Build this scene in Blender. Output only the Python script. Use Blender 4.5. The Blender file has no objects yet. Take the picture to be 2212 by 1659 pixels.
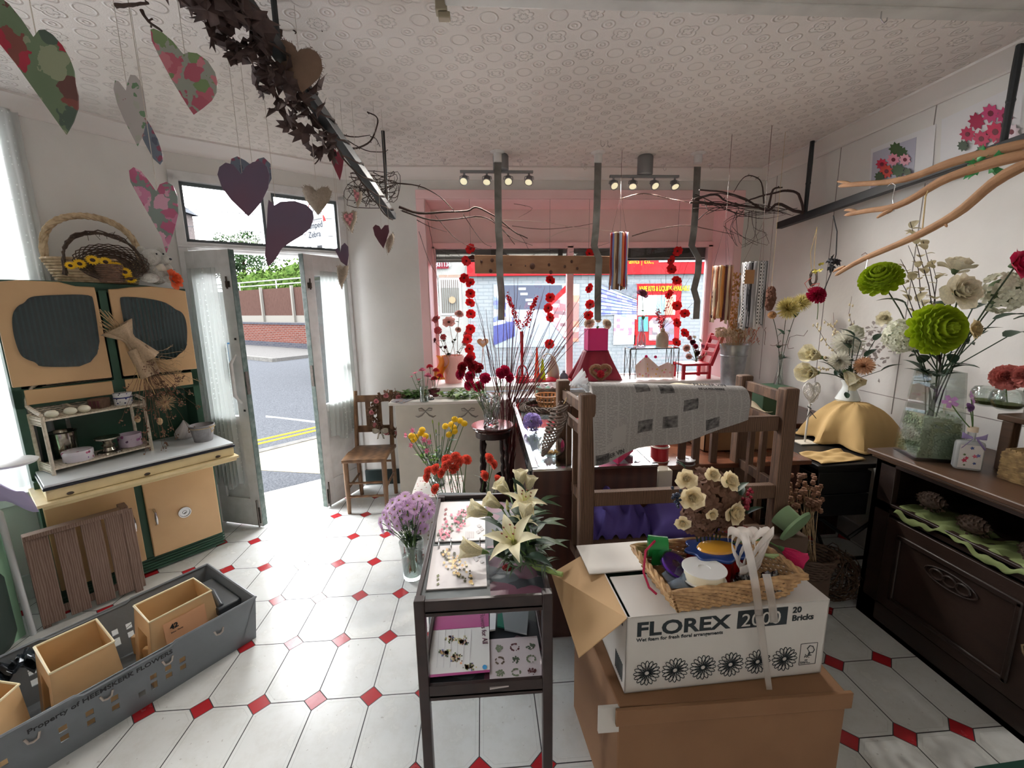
import bpy, math, random
import numpy as np
from mathutils import Vector, Matrix, Quaternion
SC = bpy.context.scene; COL = SC.collection; PI = math.pi; R = random.Random(7)
# short names
V_ = Vector; U_ = R.uniform; cos = math.cos; sin = math.sin; TR = Matrix.Translation; Qn = Quaternion
# ---------------- camera (calibrated on the floor tiles) ----------------
Fpx = 926.535; HC = 1.57819
def _rod(w):
    th = math.sqrt(sum(a*a for a in w)); k = [a/th for a in w]
    K = np.array([[0,-k[2],k[1]],[k[2],0,-k[0]],[-k[1],k[0],0]])
    return np.eye(3)+sin(th)*K+(1-cos(th))*K@K
RC = _rod((1.7492841,-0.07047891,0.03588136)); CC = np.array([0,0,HC])
cam = bpy.data.cameras.new('camera'); co = bpy.data.objects.new('camera', cam); COL.objects.link(co)
cam.sensor_width = 36; cam.lens = 36*Fpx/2212; cam.clip_start = .02; cam.clip_end = 300
co.matrix_world = Matrix([[RC[0][i], -RC[1][i], -RC[2][i], CC[i]] for i in range(3)]+[[0,0,0,1]])
SC.camera = co
# ---------------- view, world, lights ----------------
vs = SC.view_settings; vs.view_transform = 'Standard'; vs.look = 'None'; vs.exposure = 0.3; vs.gamma = 1; vs.use_curve_mapping = False
WS = 19.0
w = bpy.data.worlds.new('sky'); SC.world = w; w.use_nodes = True
nt = w.node_tree; bg = nt.nodes['Background']
tc = nt.nodes.new('ShaderNodeTexCoord'); no = nt.nodes.new('ShaderNodeTexNoise'); no.inputs['Scale'].default_value = 2.2; no.inputs['Detail'].default_value = 5
rp = nt.nodes.new('ShaderNodeValToRGB'); rp.color_ramp.elements[0].color = (.80,.86,.95,1); rp.color_ramp.elements[1].color = (1,1,1,1)
rp.color_ramp.elements[0].position = .35; rp.color_ramp.elements[1].position = .6
nt.links.new(tc.outputs['Generated'], no.inputs['Vector']); nt.links.new(no.outputs['Fac'], rp.inputs['Fac']); nt.links.new(rp.outputs['Color'], bg.inputs['Color'])
bg.inputs['Strength'].default_value = WS
cy = SC.cycles; cy.max_bounces = 7; cy.diffuse_bounces = 4; cy.glossy_bounces = 3; cy.transmission_bounces = 5; cy.transparent_max_bounces = 14
cy.caustics_reflective = False; cy.caustics_refractive = False; cy.use_denoising = True; cy.sample_clamp_indirect = 6
# ---------------- pixel rays (reference photo 2212x1659) to world points on known planes ----------------
def ray(u, v): return RC.T@np.array([(u-1106)/Fpx, (v-829.5)/Fpx, 1.])
def pz(u, v, z=0): d = ray(u,v); return V_(CC+d*(z-HC)/d[2])
def py(u, v, y): d = ray(u,v); return V_(CC+d*y/d[1])
def px(u, v, x): d = ray(u,v); return V_(CC+d*x/d[0])
def pp(u, v, P0, n): d = ray(u,v); n = np.array(n,float); t = ((np.array(P0,float)-CC)@n)/(d@n); return V_(CC+d*t)
# ---------------- materials ----------------
def C(r, g, b):
    f = lambda c: (c/255/12.92) if c/255 <= .04045 else ((c/255+.055)/1.055)**2.4
    return (f(r), f(g), f(b), 1)
MATS = {}
OUTDOOR = False
def mat(name, col, rough=.6, metal=0, var=0, vscale=12, col2=None, bump=0, bscale=80, wood=False, alpha=1, trans=0, sheen=0, emit=0, stretch=None, coat=0, transl=0, ior=1.45, check=None):
    if name in MATS: return MATS[name]
    m = bpy.data.materials.new(name); m.use_nodes = True; n = m.node_tree; L = n.links.new
    b = n.nodes['Principled BSDF']; I = b.inputs
    I['Base Color'].default_value = C(*col); I['Roughness'].default_value = rough; I['Metallic'].default_value = metal; I['IOR'].default_value = ior
    if OUTDOOR: I['Specular IOR Level'].default_value = 0
    if alpha < 1: I['Alpha'].default_value = alpha
    if trans: I['Transmission Weight'].default_value = trans
    if sheen: I['Sheen Weight'].default_value = sheen
    if coat: I['Coat Weight'].default_value = coat; I['Coat Roughness'].default_value = .1
    if emit: I['Emission Color'].default_value = C(*col); I['Emission Strength'].default_value = emit
    t = None
    if var or bump or wood or check:
        t = n.nodes.new('ShaderNodeTexCoord'); mp = n.nodes.new('ShaderNodeMapping'); L(t.outputs['Object'], mp.inputs['Vector'])
        if stretch: mp.inputs['Scale'].default_value = stretch
    if wood or var or check:
        c2 = C(*(col2 or [c*.72 for c in col]))
        r = n.nodes.new('ShaderNodeMix'); r.data_type = 'RGBA'; r.inputs[6].default_value = C(*col); r.inputs[7].default_value = c2
        if check:
            x = n.nodes.new('ShaderNodeTexChecker'); x.inputs['Scale'].default_value = check; x.inputs['Color1'].default_value = (1,1,1,1); x.inputs['Color2'].default_value = (0,0,0,1)
            L(mp.outputs[0], x.inputs['Vector']); L(x.outputs['Fac'], r.inputs[0])
        elif wood:
            x = n.nodes.new('ShaderNodeTexWave'); x.inputs['Scale'].default_value = vscale; x.inputs['Distortion'].default_value = 5; x.inputs['Detail'].default_value = 3; x.inputs['Detail Scale'].default_value = 1.5
            L(mp.outputs[0], x.inputs['Vector']); mm = n.nodes.new('ShaderNodeMath'); mm.operation = 'MULTIPLY'; mm.inputs[1].default_value = var or .8
            L(x.outputs['Fac'], mm.inputs[0]); L(mm.outputs[0], r.inputs[0])
        else:
            x = n.nodes.new('ShaderNodeTexNoise'); x.inputs['Scale'].default_value = vscale; x.inputs['Detail'].default_value = 4
            L(mp.outputs[0], x.inputs['Vector']); mr = n.nodes.new('ShaderNodeMapRange'); mr.inputs[1].default_value = .38; mr.inputs[2].default_value = .66; mr.inputs[4].default_value = var
            L(x.outputs['Fac'], mr.inputs[0]); L(mr.outputs[0], r.inputs[0])
        L(r.outputs[2], I['Base Color'])
    if bump:
        x = n.nodes.new('ShaderNodeTexNoise'); x.inputs['Scale'].default_value = bscale; L(mp.outputs[0], x.inputs['Vector'])
        bp = n.nodes.new('ShaderNodeBump'); bp.inputs['Strength'].default_value = bump; bp.inputs['Distance'].default_value = .01
        L(x.outputs['Fac'], bp.inputs['Height']); L(bp.outputs[0], I['Normal'])
    if transl:
        tr = n.nodes.new('ShaderNodeBsdfTranslucent'); mx = n.nodes.new('ShaderNodeMixShader'); mx.inputs[0].default_value = transl
        if wood or var or check: L(r.outputs[2], tr.inputs['Color'])
        else: tr.inputs['Color'].default_value = C(*col)
        out = n.nodes['Material Output']; L(b.outputs[0], mx.inputs[1]); L(tr.outputs[0], mx.inputs[2]); L(mx.outputs[0], out.inputs[0])
    MATS[name] = m; return m
def pane(name, tint=(1,1,1,1), k=.08, rough=0.0):
    """thin window glass: clear with a weak reflection"""
    if name in MATS: return MATS[name]
    m = bpy.data.materials.new(name); m.use_nodes = True; n = m.node_tree; n.nodes.remove(n.nodes['Principled BSDF'])
    a = n.nodes.new('ShaderNodeBsdfTransparent'); a.inputs[0].default_value = tint
    g = n.nodes.new('ShaderNodeBsdfGlossy'); g.inputs['Roughness'].default_value = rough+.02
    f = n.nodes.new('ShaderNodeFresnel'); f.inputs[0].default_value = 1.45
    mul = n.nodes.new('ShaderNodeMath'); mul.operation = 'MULTIPLY_ADD'; mul.inputs[1].default_value = .9 if k < .2 else .45; mul.inputs[2].default_value = k*.3
    x = n.nodes.new('ShaderNodeMixShader'); n.links.new(f.outputs[0], mul.inputs[0]); n.links.new(mul.outputs[0], x.inputs[0])
    n.links.new(a.outputs[0], x.inputs[1]); n.links.new(g.outputs[0], x.inputs[2]); n.links.new(x.outputs[0], n.nodes['Material Output'].inputs[0])
    MATS[name] = m; return m
def sheer(name, col, dens=.5, dots=False, transl=.5):
    """see-through cloth: part transparent, part diffuse and translucent"""
    if name in MATS: return MATS[name]
    m = bpy.data.materials.new(name); m.use_nodes = True; n = m.node_tree; L = n.links.new; n.nodes.remove(n.nodes['Principled BSDF'])
    d = n.nodes.new('ShaderNodeBsdfDiffuse'); d.inputs[0].default_value = C(*col)
    t = n.nodes.new('ShaderNodeBsdfTranslucent'); t.inputs[0].default_value = C(*col)
    a = n.nodes.new('ShaderNodeBsdfTransparent'); m1 = n.nodes.new('ShaderNodeMixShader'); m1.inputs[0].default_value = transl
    m2 = n.nodes.new('ShaderNodeMixShader'); m2.inputs[0].default_value = dens
    L(d.outputs[0], m1.inputs[1]); L(t.outputs[0], m1.inputs[2]); L(a.outputs[0], m2.inputs[1]); L(m1.outputs[0], m2.inputs[2]); L(m2.outputs[0], n.nodes['Material Output'].inputs[0])
    if dots:
        tc = n.nodes.new('ShaderNodeTexCoord'); v = n.nodes.new('ShaderNodeTexVoronoi'); v.inputs['Scale'].default_value = 28; v.inputs['Randomness'].default_value = .25
        L(tc.outputs['Object'], v.inputs['Vector']); c = n.nodes.new('ShaderNodeMath'); c.operation = 'LESS_THAN'; c.inputs[1].default_value = .14; L(v.outputs['Distance'], c.inputs[0])
        mm = n.nodes.new('ShaderNodeMath'); mm.operation = 'MULTIPLY_ADD'; mm.inputs[1].default_value = .95-dens; mm.inputs[2].default_value = dens; L(c.outputs[0], mm.inputs[0]); L(mm.outputs[0], m2.inputs[0])
    MATS[name] = m; return m
# ---------------- mesh builder ----------------
def rotM(a, b):
    """rotation taking +Z to direction b-a"""
    d = (V_(b)-V_(a)).normalized(); return V_((0,0,1)).rotation_difference(d).to_matrix().to_4x4()
class B:
    def __init__(s): s.v = []; s.f = []; s.m = []; s.M = Matrix(); s.mi = 0
    def add(s, vs, fs, mi=None):
        o = len(s.v); M = s.M
        s.v += [M@V_(p) for p in vs]; s.f += [tuple(i+o for i in f) for f in fs]; s.m += [s.mi if mi is None else mi]*len(fs); return s
    def box(s, x0, x1, y0, y1, z0, z1, mi=None):
        return s.add([(x0,y0,z0),(x1,y0,z0),(x1,y1,z0),(x0,y1,z0),(x0,y0,z1),(x1,y0,z1),(x1,y1,z1),(x0,y1,z1)], [(0,3,2,1),(4,5,6,7),(0,1,5,4),(1,2,6,5),(2,3,7,6),(3,0,4,7)], mi)
    def beam(s, a, b, w, h, up=(0,0,1), mi=None):
        a = V_(a); b = V_(b); d = (b-a).normalized(); u = V_(up)
        x = d.cross(u); x = x.normalized() if x.length > 1e-4 else V_((1,0,0)); y = x.cross(d).normalized()
        q = [x*(i*w/2)+y*(j*h/2) for i, j in ((-1,-1),(1,-1),(1,1),(-1,1))]
        return s.add([a+k for k in q]+[b+k for k in q], [(0,1,2,3),(7,6,5,4),(0,4,5,1),(1,5,6,2),(2,6,7,3),(3,7,4,0)], mi)
    def tube(s, pts, r, n=6, cap=True, mi=None, flat=1):
        pts = [V_(p) for p in pts]; k = len(pts); rs = r if isinstance(r, (list, tuple)) else [r]*k
        vs = []; prev = None
        for i, p in enumerate(pts):
            d = (pts[min(i+1,k-1)]-pts[max(i-1,0)]); d = d.normalized() if d.length > 1e-9 else V_((0,0,1))
            x = (prev - d*prev.dot(d)) if prev else d.orthogonal()
            if x.length < 1e-6: x = d.orthogonal()
            x.normalize(); prev = x; y = d.cross(x)
            for j in range(n):
                a = 2*PI*j/n; vs.append(p+(x*cos(a)+y*sin(a)*flat)*rs[i])
        fs = [(i*n+j, i*n+(j+1)%n, (i+1)*n+(j+1)%n, (i+1)*n+j) for i in range(k-1) for j in range(n)]
        if cap: fs += [tuple(range(n))[::-1], tuple((k-1)*n+j for j in range(n))]
        return s.add(vs, fs, mi)
    def lathe(s, prof, c=(0,0,0), n=24, mi=None, sx=1, sy=1, close=False):
        vs = []; c = V_(c)
        for r, z in prof:
            for j in range(n): a = 2*PI*j/n; vs.append((c.x+r*cos(a)*sx, c.y+r*sin(a)*sy, c.z+z))
        k = len(prof); fs = [(i*n+j, i*n+(j+1)%n, (i+1)*n+(j+1)%n, (i+1)*n+j) for i in range(k-1) for j in range(n)]
        if prof[0][0] > 1e-5: fs.append(tuple(range(n))[::-1])
        if close: fs.append(tuple((k-1)*n+j for j in range(n)))
        return s.add(vs, fs, mi)
    def ball(s, c, r, n=10, m=7, mi=None):
        c = V_(c); r = V_(r) if isinstance(r, (tuple, list, Vector)) else V_((r,r,r))
        vs = [(c.x,c.y,c.z+r.z)]; 
        for i in range(1, m):
            t = PI*i/m
            for j in range(n): a = 2*PI*j/n; vs.append((c.x+r.x*sin(t)*cos(a), c.y+r.y*sin(t)*sin(a), c.z+r.z*cos(t)))
        vs.append((c.x,c.y,c.z-r.z)); e = len(vs)-1
        fs = [(0,1+j,1+(j+1)%n) for j in range(n)]+[(1+i*n+j,1+(i+1)*n+j,1+(i+1)*n+(j+1)%n,1+i*n+(j+1)%n) for i in range(m-2) for j in range(n)]
        fs += [(e,1+(m-2)*n+(j+1)%n,1+(m-2)*n+j) for j in range(n)]
        return s.add(vs, fs, mi)
    def prism(s, poly, z0, z1, mi=None, inner=.0):
        n = len(poly); vs = [(x,y,z0) for x,y in poly]+[(x,y,z1) for x,y in poly]
        return s.add(vs, [tuple(range(n))[::-1], tuple(range(n,2*n))]+[(j,(j+1)%n,n+(j+1)%n,n+j) for j in range(n)], mi)
    def grid(s, fn, nu, nv, mi=None, closev=False):
        vs = [fn(i/nu, j/nv) for i in range(nu+1) for j in range(nv+1)]; q = nv+1
        return s.add(vs, [(i*q+j,i*q+j+1,(i+1)*q+j+1,(i+1)*q+j) for i in range(nu) for j in range(nv)], mi)
    def petal(s, L, W, e0, e1, az, r0=0, z0=0, nu=4, nv=2, cup=.3, ruf=0, point=.0, mi=None, ph=0):
        """petal from the centre outwards; elevation runs e0 to e1 degrees; cup bends the sides up"""
        ca, sa = cos(az), sin(az); r, z = r0, z0; rows = []
        for i in range(nu+1):
            u = i/nu; e = math.radians(e0+(e1-e0)*u)
            if i: r += L/nu*cos(e); z += L/nu*sin(e)
            wd = W*(sin(PI*min(1, .12+.88*u)**(1.35-.5*point))**(.55+.6*point))*.5 if point else W*.5*(.25+.75*sin(PI/2*min(1,u*1.5)))*(1 if u < .8 else (.78 if u > .95 else .95))
            if i == nu and point: wd = W*.03
            for j in range(nv+1):
                v = 2*j/nv-1; h = cup*wd*v*v+(ruf*sin(v*5+ph+u*4)*u)
                rr = r-sin(e)*h; zz = z+cos(e)*h; t = wd*v
                rows.append((rr*ca-t*sa, rr*sa+t*ca, zz))
        q = nv+1
        return s.add(rows, [(i*q+j,i*q+j+1,(i+1)*q+j+1,(i+1)*q+j) for i in range(nu) for j in range(nv)], mi)
LOC = {}
def mesh_of(name, b, mats, off=V_(), smooth=True, ang=40):
    me = bpy.data.meshes.new(name); me.from_pydata([tuple(p-off) for p in b.v], [], b.f)
    for m in (mats if isinstance(mats, (list, tuple)) else [mats]): me.materials.append(m)
    me.polygons.foreach_set('material_index', b.m); me.validate()
    if smooth: me.shade_smooth(); me.set_sharp_from_angle(angle=math.radians(ang))
    me.update(); return me
def ob(name, b, mats, par=None, loc=None, smooth=True, bev=0, ang=40, solid=0, sub=0):
    if par: off = LOC.get(par.name, V_())
    elif loc is not None: off = V_(loc)
    else:
        xs = [p.x for p in b.v]; ys = [p.y for p in b.v]; off = V_(((min(xs)+max(xs))/2, (min(ys)+max(ys))/2, min(p.z for p in b.v)))
    me = mesh_of(name, b, mats, off, smooth, ang); o = bpy.data.objects.new(name, me); COL.objects.link(o)
    if par: o.parent = par
    else: o.location = off
    LOC[o.name] = off
    if solid: md = o.modifiers.new('solid','SOLIDIFY'); md.thickness = solid; md.offset = 0
    if sub: md = o.modifiers.new('sub','SUBSURF'); md.levels = sub; md.render_levels = sub
    if bev: md = o.modifiers.new('bevel','BEVEL'); md.width = bev; md.segments = 2; md.limit_method = 'ANGLE'; md.angle_limit = .7; md.harden_normals = False
    return o
def tag(o, label, cat, group=None, kind=None):
    if label: o['label'] = label
    if cat: o['category'] = cat
    if group: o['group'] = group
    if kind: o['kind'] = kind
    return o
def thing(name, label, cat, loc=(0,0,0), group=None):
    o = bpy.data.objects.new(name, None); COL.objects.link(o); o.location = loc; o.empty_display_size = .05; LOC[o.name] = V_(loc)
    return tag(o, label, cat, group)
def single(name, b, m, label, cat, group=None, **k): return tag(ob(name, b, m, **k), label, cat, group)
def struct(name, b, m, par=None, **k):
    o = ob(name, b, m, par, **k)
    if not par: o['kind'] = 'structure'
    return o
def inst(name, me, par, loc, rot=None, sc=1):
    """object sharing mesh data, placed at world loc under par (par unrotated)"""
    o = bpy.data.objects.new(name, me); COL.objects.link(o)
    if par: o.parent = par; o.location = V_(loc)-LOC.get(par.name, V_())
    else: o.location = loc
    if rot is not None: o.rotation_mode = 'QUATERNION'; o.rotation_quaternion = rot
    o.scale = (sc,sc,sc) if not isinstance(sc, tuple) else sc; LOC[o.name] = V_(loc); return o
def dup(root, loc, label=None, group=None, rz=None, sc=None):
    r = root.copy(); COL.objects.link(r); r.location = loc; LOC[r.name] = V_(loc)
    if label: r['label'] = label
    if group: r['group'] = group
    if rz is not None: r.rotation_euler.z = rz
    if sc: r.scale = (sc,sc,sc)
    for ch in list(root.children):
        c = ch.copy(); COL.objects.link(c); c.parent = r
        for g in list(ch.children): d = g.copy(); COL.objects.link(d); d.parent = c
    return r
TEXTS = []
def text(s, loc, size, m, par, rot=None, name='lettering', ext=.0006, align='LEFT', M=None, sx=1, bold=0):
    cu = bpy.data.curves.new(name, 'FONT'); cu.body = s; cu.size = size; cu.extrude = ext; cu.align_x = align; cu.offset = bold; cu.resolution_u = 3
    o = bpy.data.objects.new(name, cu); COL.objects.link(o); cu.materials.append(m)
    T = TR(V_(loc)-(LOC.get(par.name, V_()) if par else V_()))
    if par: o.parent = par
    o.matrix_local = T@(M.to_4x4() if M is not None else Matrix())@Matrix.Diagonal((sx,1,1,1)); TEXTS.append(o); return o
def basis(xd, yd):
    """rotation matrix whose x axis runs along xd and y axis along yd"""
    x = V_(xd).normalized(); z = x.cross(V_(yd)).normalized(); y = z.cross(x); return Matrix((x,y,z)).transposed()
def wig(a, b, n=5, amp=.02, rnd=R):
    a = V_(a); b = V_(b); out = [a]
    for i in range(1, n): out.append(a.lerp(b, i/n)+V_([rnd.uniform(-amp,amp) for _ in range(3)]))
    return out+[b]
def arc(a, b, sag, n=8, d=(0,0,1)):
    a = V_(a); b = V_(b); return [a.lerp(b,i/n)+V_(d)*sag*4*(i/n)*(1-i/n) for i in range(n+1)]

def bake_text():
    dg = bpy.context.evaluated_depsgraph_get()
    for o in TEXTS:
        me = bpy.data.meshes.new_from_object(o.evaluated_get(dg)); n = bpy.data.objects.new('lettering', me); COL.objects.link(n); n.parent = o.parent; n.matrix_local = o.matrix_local.copy()
    for o in TEXTS: cu = o.data; bpy.data.objects.remove(o); bpy.data.curves.remove(cu)
# ================= ROOM =================
PX, PY, X0, Y0 = .224, .32460, -1.17505, 2.20151      # tile pitch and lattice origin
ZC, ZCOV = 2.68, 2.61
XR = 2.45; YW = 3.77; YG = 4.10; XL, XRv = -.45, 2.20; ZL = 2.45
CB = V_((-1.10,YW,0)); CA = V_((-2.03,3.14,0)); dB = (CB-CA).normalized(); dA = V_((.5812,.8137,0)); CZ = CA-dA*5.2
nB = V_((dB.y,-dB.x,0)); nA = V_((dA.y,-dA.x,0))   # into the room
def math_node(n, op, a, b=None, c=None):
    x = n.nodes.new('ShaderNodeMath'); x.operation = op
    for i, q in enumerate((a,b,c)):
        if q is None: continue
        if isinstance(q, (int, float)): x.inputs[i].default_value = q
        else: n.links.new(q, x.inputs[i])
    return x.outputs[0]
def tile_material():
    m = bpy.data.materials.new('floor_tiles'); m.use_nodes = True; n = m.node_tree; L = n.links.new; b = n.nodes['Principled BSDF']
    tc = n.nodes.new('ShaderNodeTexCoord'); sp = n.nodes.new('ShaderNodeSeparateXYZ'); L(tc.outputs['Object'], sp.inputs[0])
    def dist(o, off, p):
        a = math_node(n,'DIVIDE', math_node(n,'SUBTRACT',o,off), p); f = math_node(n,'FRACT', math_node(n,'ADD',a,.5))
        return math_node(n,'MULTIPLY', math_node(n,'ABSOLUTE', math_node(n,'SUBTRACT',f,.5)), p)
    dx = dist(sp.outputs[0], X0, PX); dy = dist(sp.outputs[1], Y0, PY); mn = math_node(n,'MINIMUM',dx,dy); sm = math_node(n,'ADD',dx,dy)
    red = math_node(n,'LESS_THAN',sm,.0465)
    g1 = math_node(n,'MULTIPLY', math_node(n,'LESS_THAN',mn,.0021), math_node(n,'GREATER_THAN',sm,.0465))
    g2 = math_node(n,'LESS_THAN', math_node(n,'ABSOLUTE', math_node(n,'SUBTRACT',sm,.0465)), .0024)
    grout = math_node(n,'MAXIMUM',g1,g2)
    edge = math_node(n,'MINIMUM', mn, math_node(n,'MULTIPLY', math_node(n,'SUBTRACT',sm,.0465), .707))
    line = math_node(n,'LESS_THAN', math_node(n,'ABSOLUTE', math_node(n,'SUBTRACT',edge,.0150)), .0011)
    ns = n.nodes.new('ShaderNodeTexNoise'); ns.inputs['Scale'].default_value = 9; ns.inputs['Detail'].default_value = 7; ns.inputs['Roughness'].default_value = .7; L(tc.outputs['Object'], ns.inputs['Vector'])
    def mix(f, a, b_):
        x = n.nodes.new('ShaderNodeMix'); x.data_type = 'RGBA'
        if isinstance(f,(int,float)): x.inputs[0].default_value = f
        else: L(f, x.inputs[0])
        for i, q in ((6,a),(7,b_)):
            if isinstance(q, tuple): x.inputs[i].default_value = q
            else: L(q, x.inputs[i])
        return x.outputs[2]
    mr = n.nodes.new('ShaderNodeMapRange'); mr.inputs[1].default_value = .45; mr.inputs[2].default_value = .8; mr.inputs[4].default_value = .55; L(ns.outputs['Fac'], mr.inputs[0])
    base = mix(mr.outputs[0], C(216,218,216), C(186,184,174))
    # dark scratches and grime specks
    n2 = n.nodes.new('ShaderNodeTexNoise'); n2.inputs['Scale'].default_value = 45; n2.inputs['Detail'].default_value = 3; L(tc.outputs['Object'], n2.inputs['Vector'])
    sp2 = math_node(n,'MULTIPLY', math_node(n,'GREATER_THAN', n2.outputs['Fac'], .70), .35)
    base = mix(sp2, base, C(120,112,100))
    base = mix(math_node(n,'MULTIPLY',line,.22), base, C(150,152,150))
    redc = mix(mr.outputs[0], C(172,42,48), C(150,30,36))
    c = mix(red, base, redc); c = mix(grout, c, C(52,50,52)); L(c, b.inputs['Base Color'])
    b.inputs['Roughness'].default_value = .28
    rr = math_node(n,'ADD', math_node(n,'MULTIPLY', grout, .5), math_node(n,'MULTIPLY', ns.outputs['Fac'], .45)); L(rr, b.inputs['Roughness'])
    hgt = math_node(n,'SUBTRACT', math_node(n,'MULTIPLY', line, .5), grout); hg2 = math_node(n,'ADD', hgt, math_node(n,'MULTIPLY', n2.outputs['Fac'], .25))
    bp = n.nodes.new('ShaderNodeBump'); bp.inputs['Strength'].default_value = .5; bp.inputs['Distance'].default_value = .002; L(hg2, bp.inputs['Height']); L(bp.outputs[0], b.inputs['Normal'])
    return m
def anaglypta():
    """embossed white ceiling paper: scroll medallions on a diagonal lattice"""
    m = bpy.data.materials.new('embossed_ceiling_paper'); m.use_nodes = True; n = m.node_tree; L = n.links.new; b = n.nodes['Principled BSDF']
    b.inputs['Base Color'].default_value = C(226,219,214); b.inputs['Roughness'].default_value = .7
    tc = n.nodes.new('ShaderNodeTexCoord'); mp = n.nodes.new('ShaderNodeMapping'); mp.inputs['Rotation'].default_value = (0,0,.10); L(tc.outputs['Object'], mp.inputs[0])
    sp = n.nodes.new('ShaderNodeSeparateXYZ'); L(mp.outputs[0], sp.inputs[0]); P = .27
    def ring(ox, oy, rad, wdt, k=4, amp=0, p=P):
        def cc(o, off): f = math_node(n,'FRACT', math_node(n,'ADD', math_node(n,'DIVIDE',o,p), off)); return math_node(n,'MULTIPLY', math_node(n,'SUBTRACT',f,.5), p)
        x, y = cc(sp.outputs[0],ox), cc(sp.outputs[1],oy)
        r = math_node(n,'SQRT', math_node(n,'ADD', math_node(n,'MULTIPLY',x,x), math_node(n,'MULTIPLY',y,y)))
        if amp:
            a = math_node(n,'ARCTAN2',y,x); r = math_node(n,'SUBTRACT', r, math_node(n,'MULTIPLY', math_node(n,'ABSOLUTE', math_node(n,'SINE', math_node(n,'MULTIPLY',a,k/2.))), amp))
        d = math_node(n,'ABSOLUTE', math_node(n,'SUBTRACT', r, rad)); return math_node(n,'SMOOTH_MAX', 0, math_node(n,'SUBTRACT',1, math_node(n,'DIVIDE', d, wdt)), .1)
    h = ring(0,0,.030,.006,4,.014)
    for a in ((0,0,.014,.005,4,.010),(.5,.5,.030,.005,8,.010),(.25,.25,.026,.006),(.75,.25,.026,.006),(.25,.75,.026,.006),(.75,.75,.026,.006),(.25,.25,.010,.006),(.75,.25,.010,.006),(.25,.75,.010,.006),(.75,.75,.010,.006),(.5,0,.034,.006),(0,.5,.034,.006),(.5,.5,.012,.004,8,.006)):
        h = math_node(n,'MAXIMUM', h, ring(*a))
    ns = n.nodes.new('ShaderNodeTexNoise'); ns.inputs['Scale'].default_value = 160; L(tc.outputs['Object'], ns.inputs['Vector'])
    hh = math_node(n,'ADD', h, math_node(n,'MULTIPLY', ns.outputs['Fac'], .3))
    bp = n.nodes.new('ShaderNodeBump'); bp.inputs['Strength'].default_value = .75; bp.inputs['Distance'].default_value = .0065; L(hh, bp.inputs['Height']); L(bp.outputs[0], b.inputs['Normal'])
    return m
WHITE = mat('white_wall_paint', (226,224,220), .65, var=.35, vscale=3, col2=(206,202,198), bump=.08, bscale=40)
GLOSSW = mat('white_gloss_paint', (228,228,228), .35, var=.4, vscale=14, col2=(196,196,194))
PINK = mat('pink_gloss_paint', (246,206,207), .35, var=.3, vscale=6, col2=(238,194,196))
PINKP = mat('pink_panel_paint', (234,208,205), .6, var=.4, vscale=4, col2=(222,194,192))
BLACK = mat('black_iron', (30,31,33), .45, bump=.1)
b = B(); b.add([(CZ.x,CZ.y,0),(XR,CZ.y,0),(XR,YW,0),(CB.x,CB.y,0),(CA.x,CA.y,0)], [(0,1,2,3,4)])
struct('floor', b, tile_material(), loc=(0,0,0))
b = B(); b.add([(CZ.x-.3,CZ.y,ZC),(XR+.3,CZ.y,ZC),(XR+.3,YW+.02,ZC),(CB.x,CB.y+.05,ZC),(CA.x-.06,CA.y+.04,ZC),(CZ.x-.3,CZ.y,ZC+.25),(XR+.3,CZ.y,ZC+.25),(XR+.3,YW+.02,ZC+.25),(CB.x,CB.y+.05,ZC+.25),(CA.x-.06,CA.y+.04,ZC+.25)], [(4,3,2,1,0),(5,6,7,8,9),(0,1,6,5),(1,2,7,6),(2,3,8,7),(3,4,9,8),(4,0,5,9)])
struct('ceiling', b, anaglypta(), loc=(0,0,0))
# right wall with panel joints, back wall behind the camera
b = B(); b.box(XR,XR+.12,CZ.y,YW+.6,0,ZC); struct('wall_right', b, WHITE, loc=(0,0,0))
GREY = mat('joint_grey', (140,134,130), .8)
b = B()
for y in (3.62, 2.98, 2.36, 1.74): b.box(XR-.0015,XR+.002,y-.0025,y+.0025,.9,ZCOV)
b.box(XR-.0015,XR+.002,1.2,2.6,1.0,1.004); struct('trim_1', b, GREY, loc=(0,0,0))
b = B(); b.box(CZ.x-.1,XR+.12,CZ.y-.12,CZ.y,0,ZC); struct('wall_back', b, WHITE, loc=(0,0,0))
# left wall (A) with a tall side window
def wframe(o, d, nrm):
    """matrix: x along the wall, y out of the room, z up"""
    return Matrix(((d.x,-nrm.x,0,o.x),(d.y,-nrm.y,0,o.y),(0,0,1,0),(0,0,0,1)))
MA = wframe(CA, -dA, nA); b = B(); b.M = MA
w0, w1 = .66, 1.75
b.box(0,w0,0,.12,0,ZC); b.box(w1,5.2,0,.12,0,ZC); b.box(w0,w1,0,.12,0,.55); b.box(w0,w1,0,.12,2.66,ZC)
struct('wall_left', b, WHITE, loc=(0,0,0))
wn = struct('window_2', (lambda q: (setattr(q,'M',MA), q.box(w0,w0+.06,-.02,.10,.55,2.66), q.box(w1-.06,w1,-.02,.10,.55,2.66), q.box(w0,w1,-.02,.10,.55,.61), q.box(w0,w1,-.02,.10,2.6,2.66), q.box((w0+w1)/2-.02,(w0+w1)/2+.02,.03,.08,.6,2.6), q)[-1])(B()), GLOSSW, bev=.004)
b = B(); b.M = MA; b.box(w0+.05,w1-.05,.05,.055,.6,2.6); ob('pane', b, pane('clear_glass'), wn)
b = B(); b.M = MA; b.grid(lambda u,v: (w0-.02+u*.44, -.045+.02*sin(u*40), .62+v*1.98), 60, 2)
tag(single('side_curtain', b, sheer('white_net', (240,242,240), .62, dots=True), 'white net curtain hanging in the window left of the cream dresser', 'curtain', solid=.001), None, None)
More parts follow.
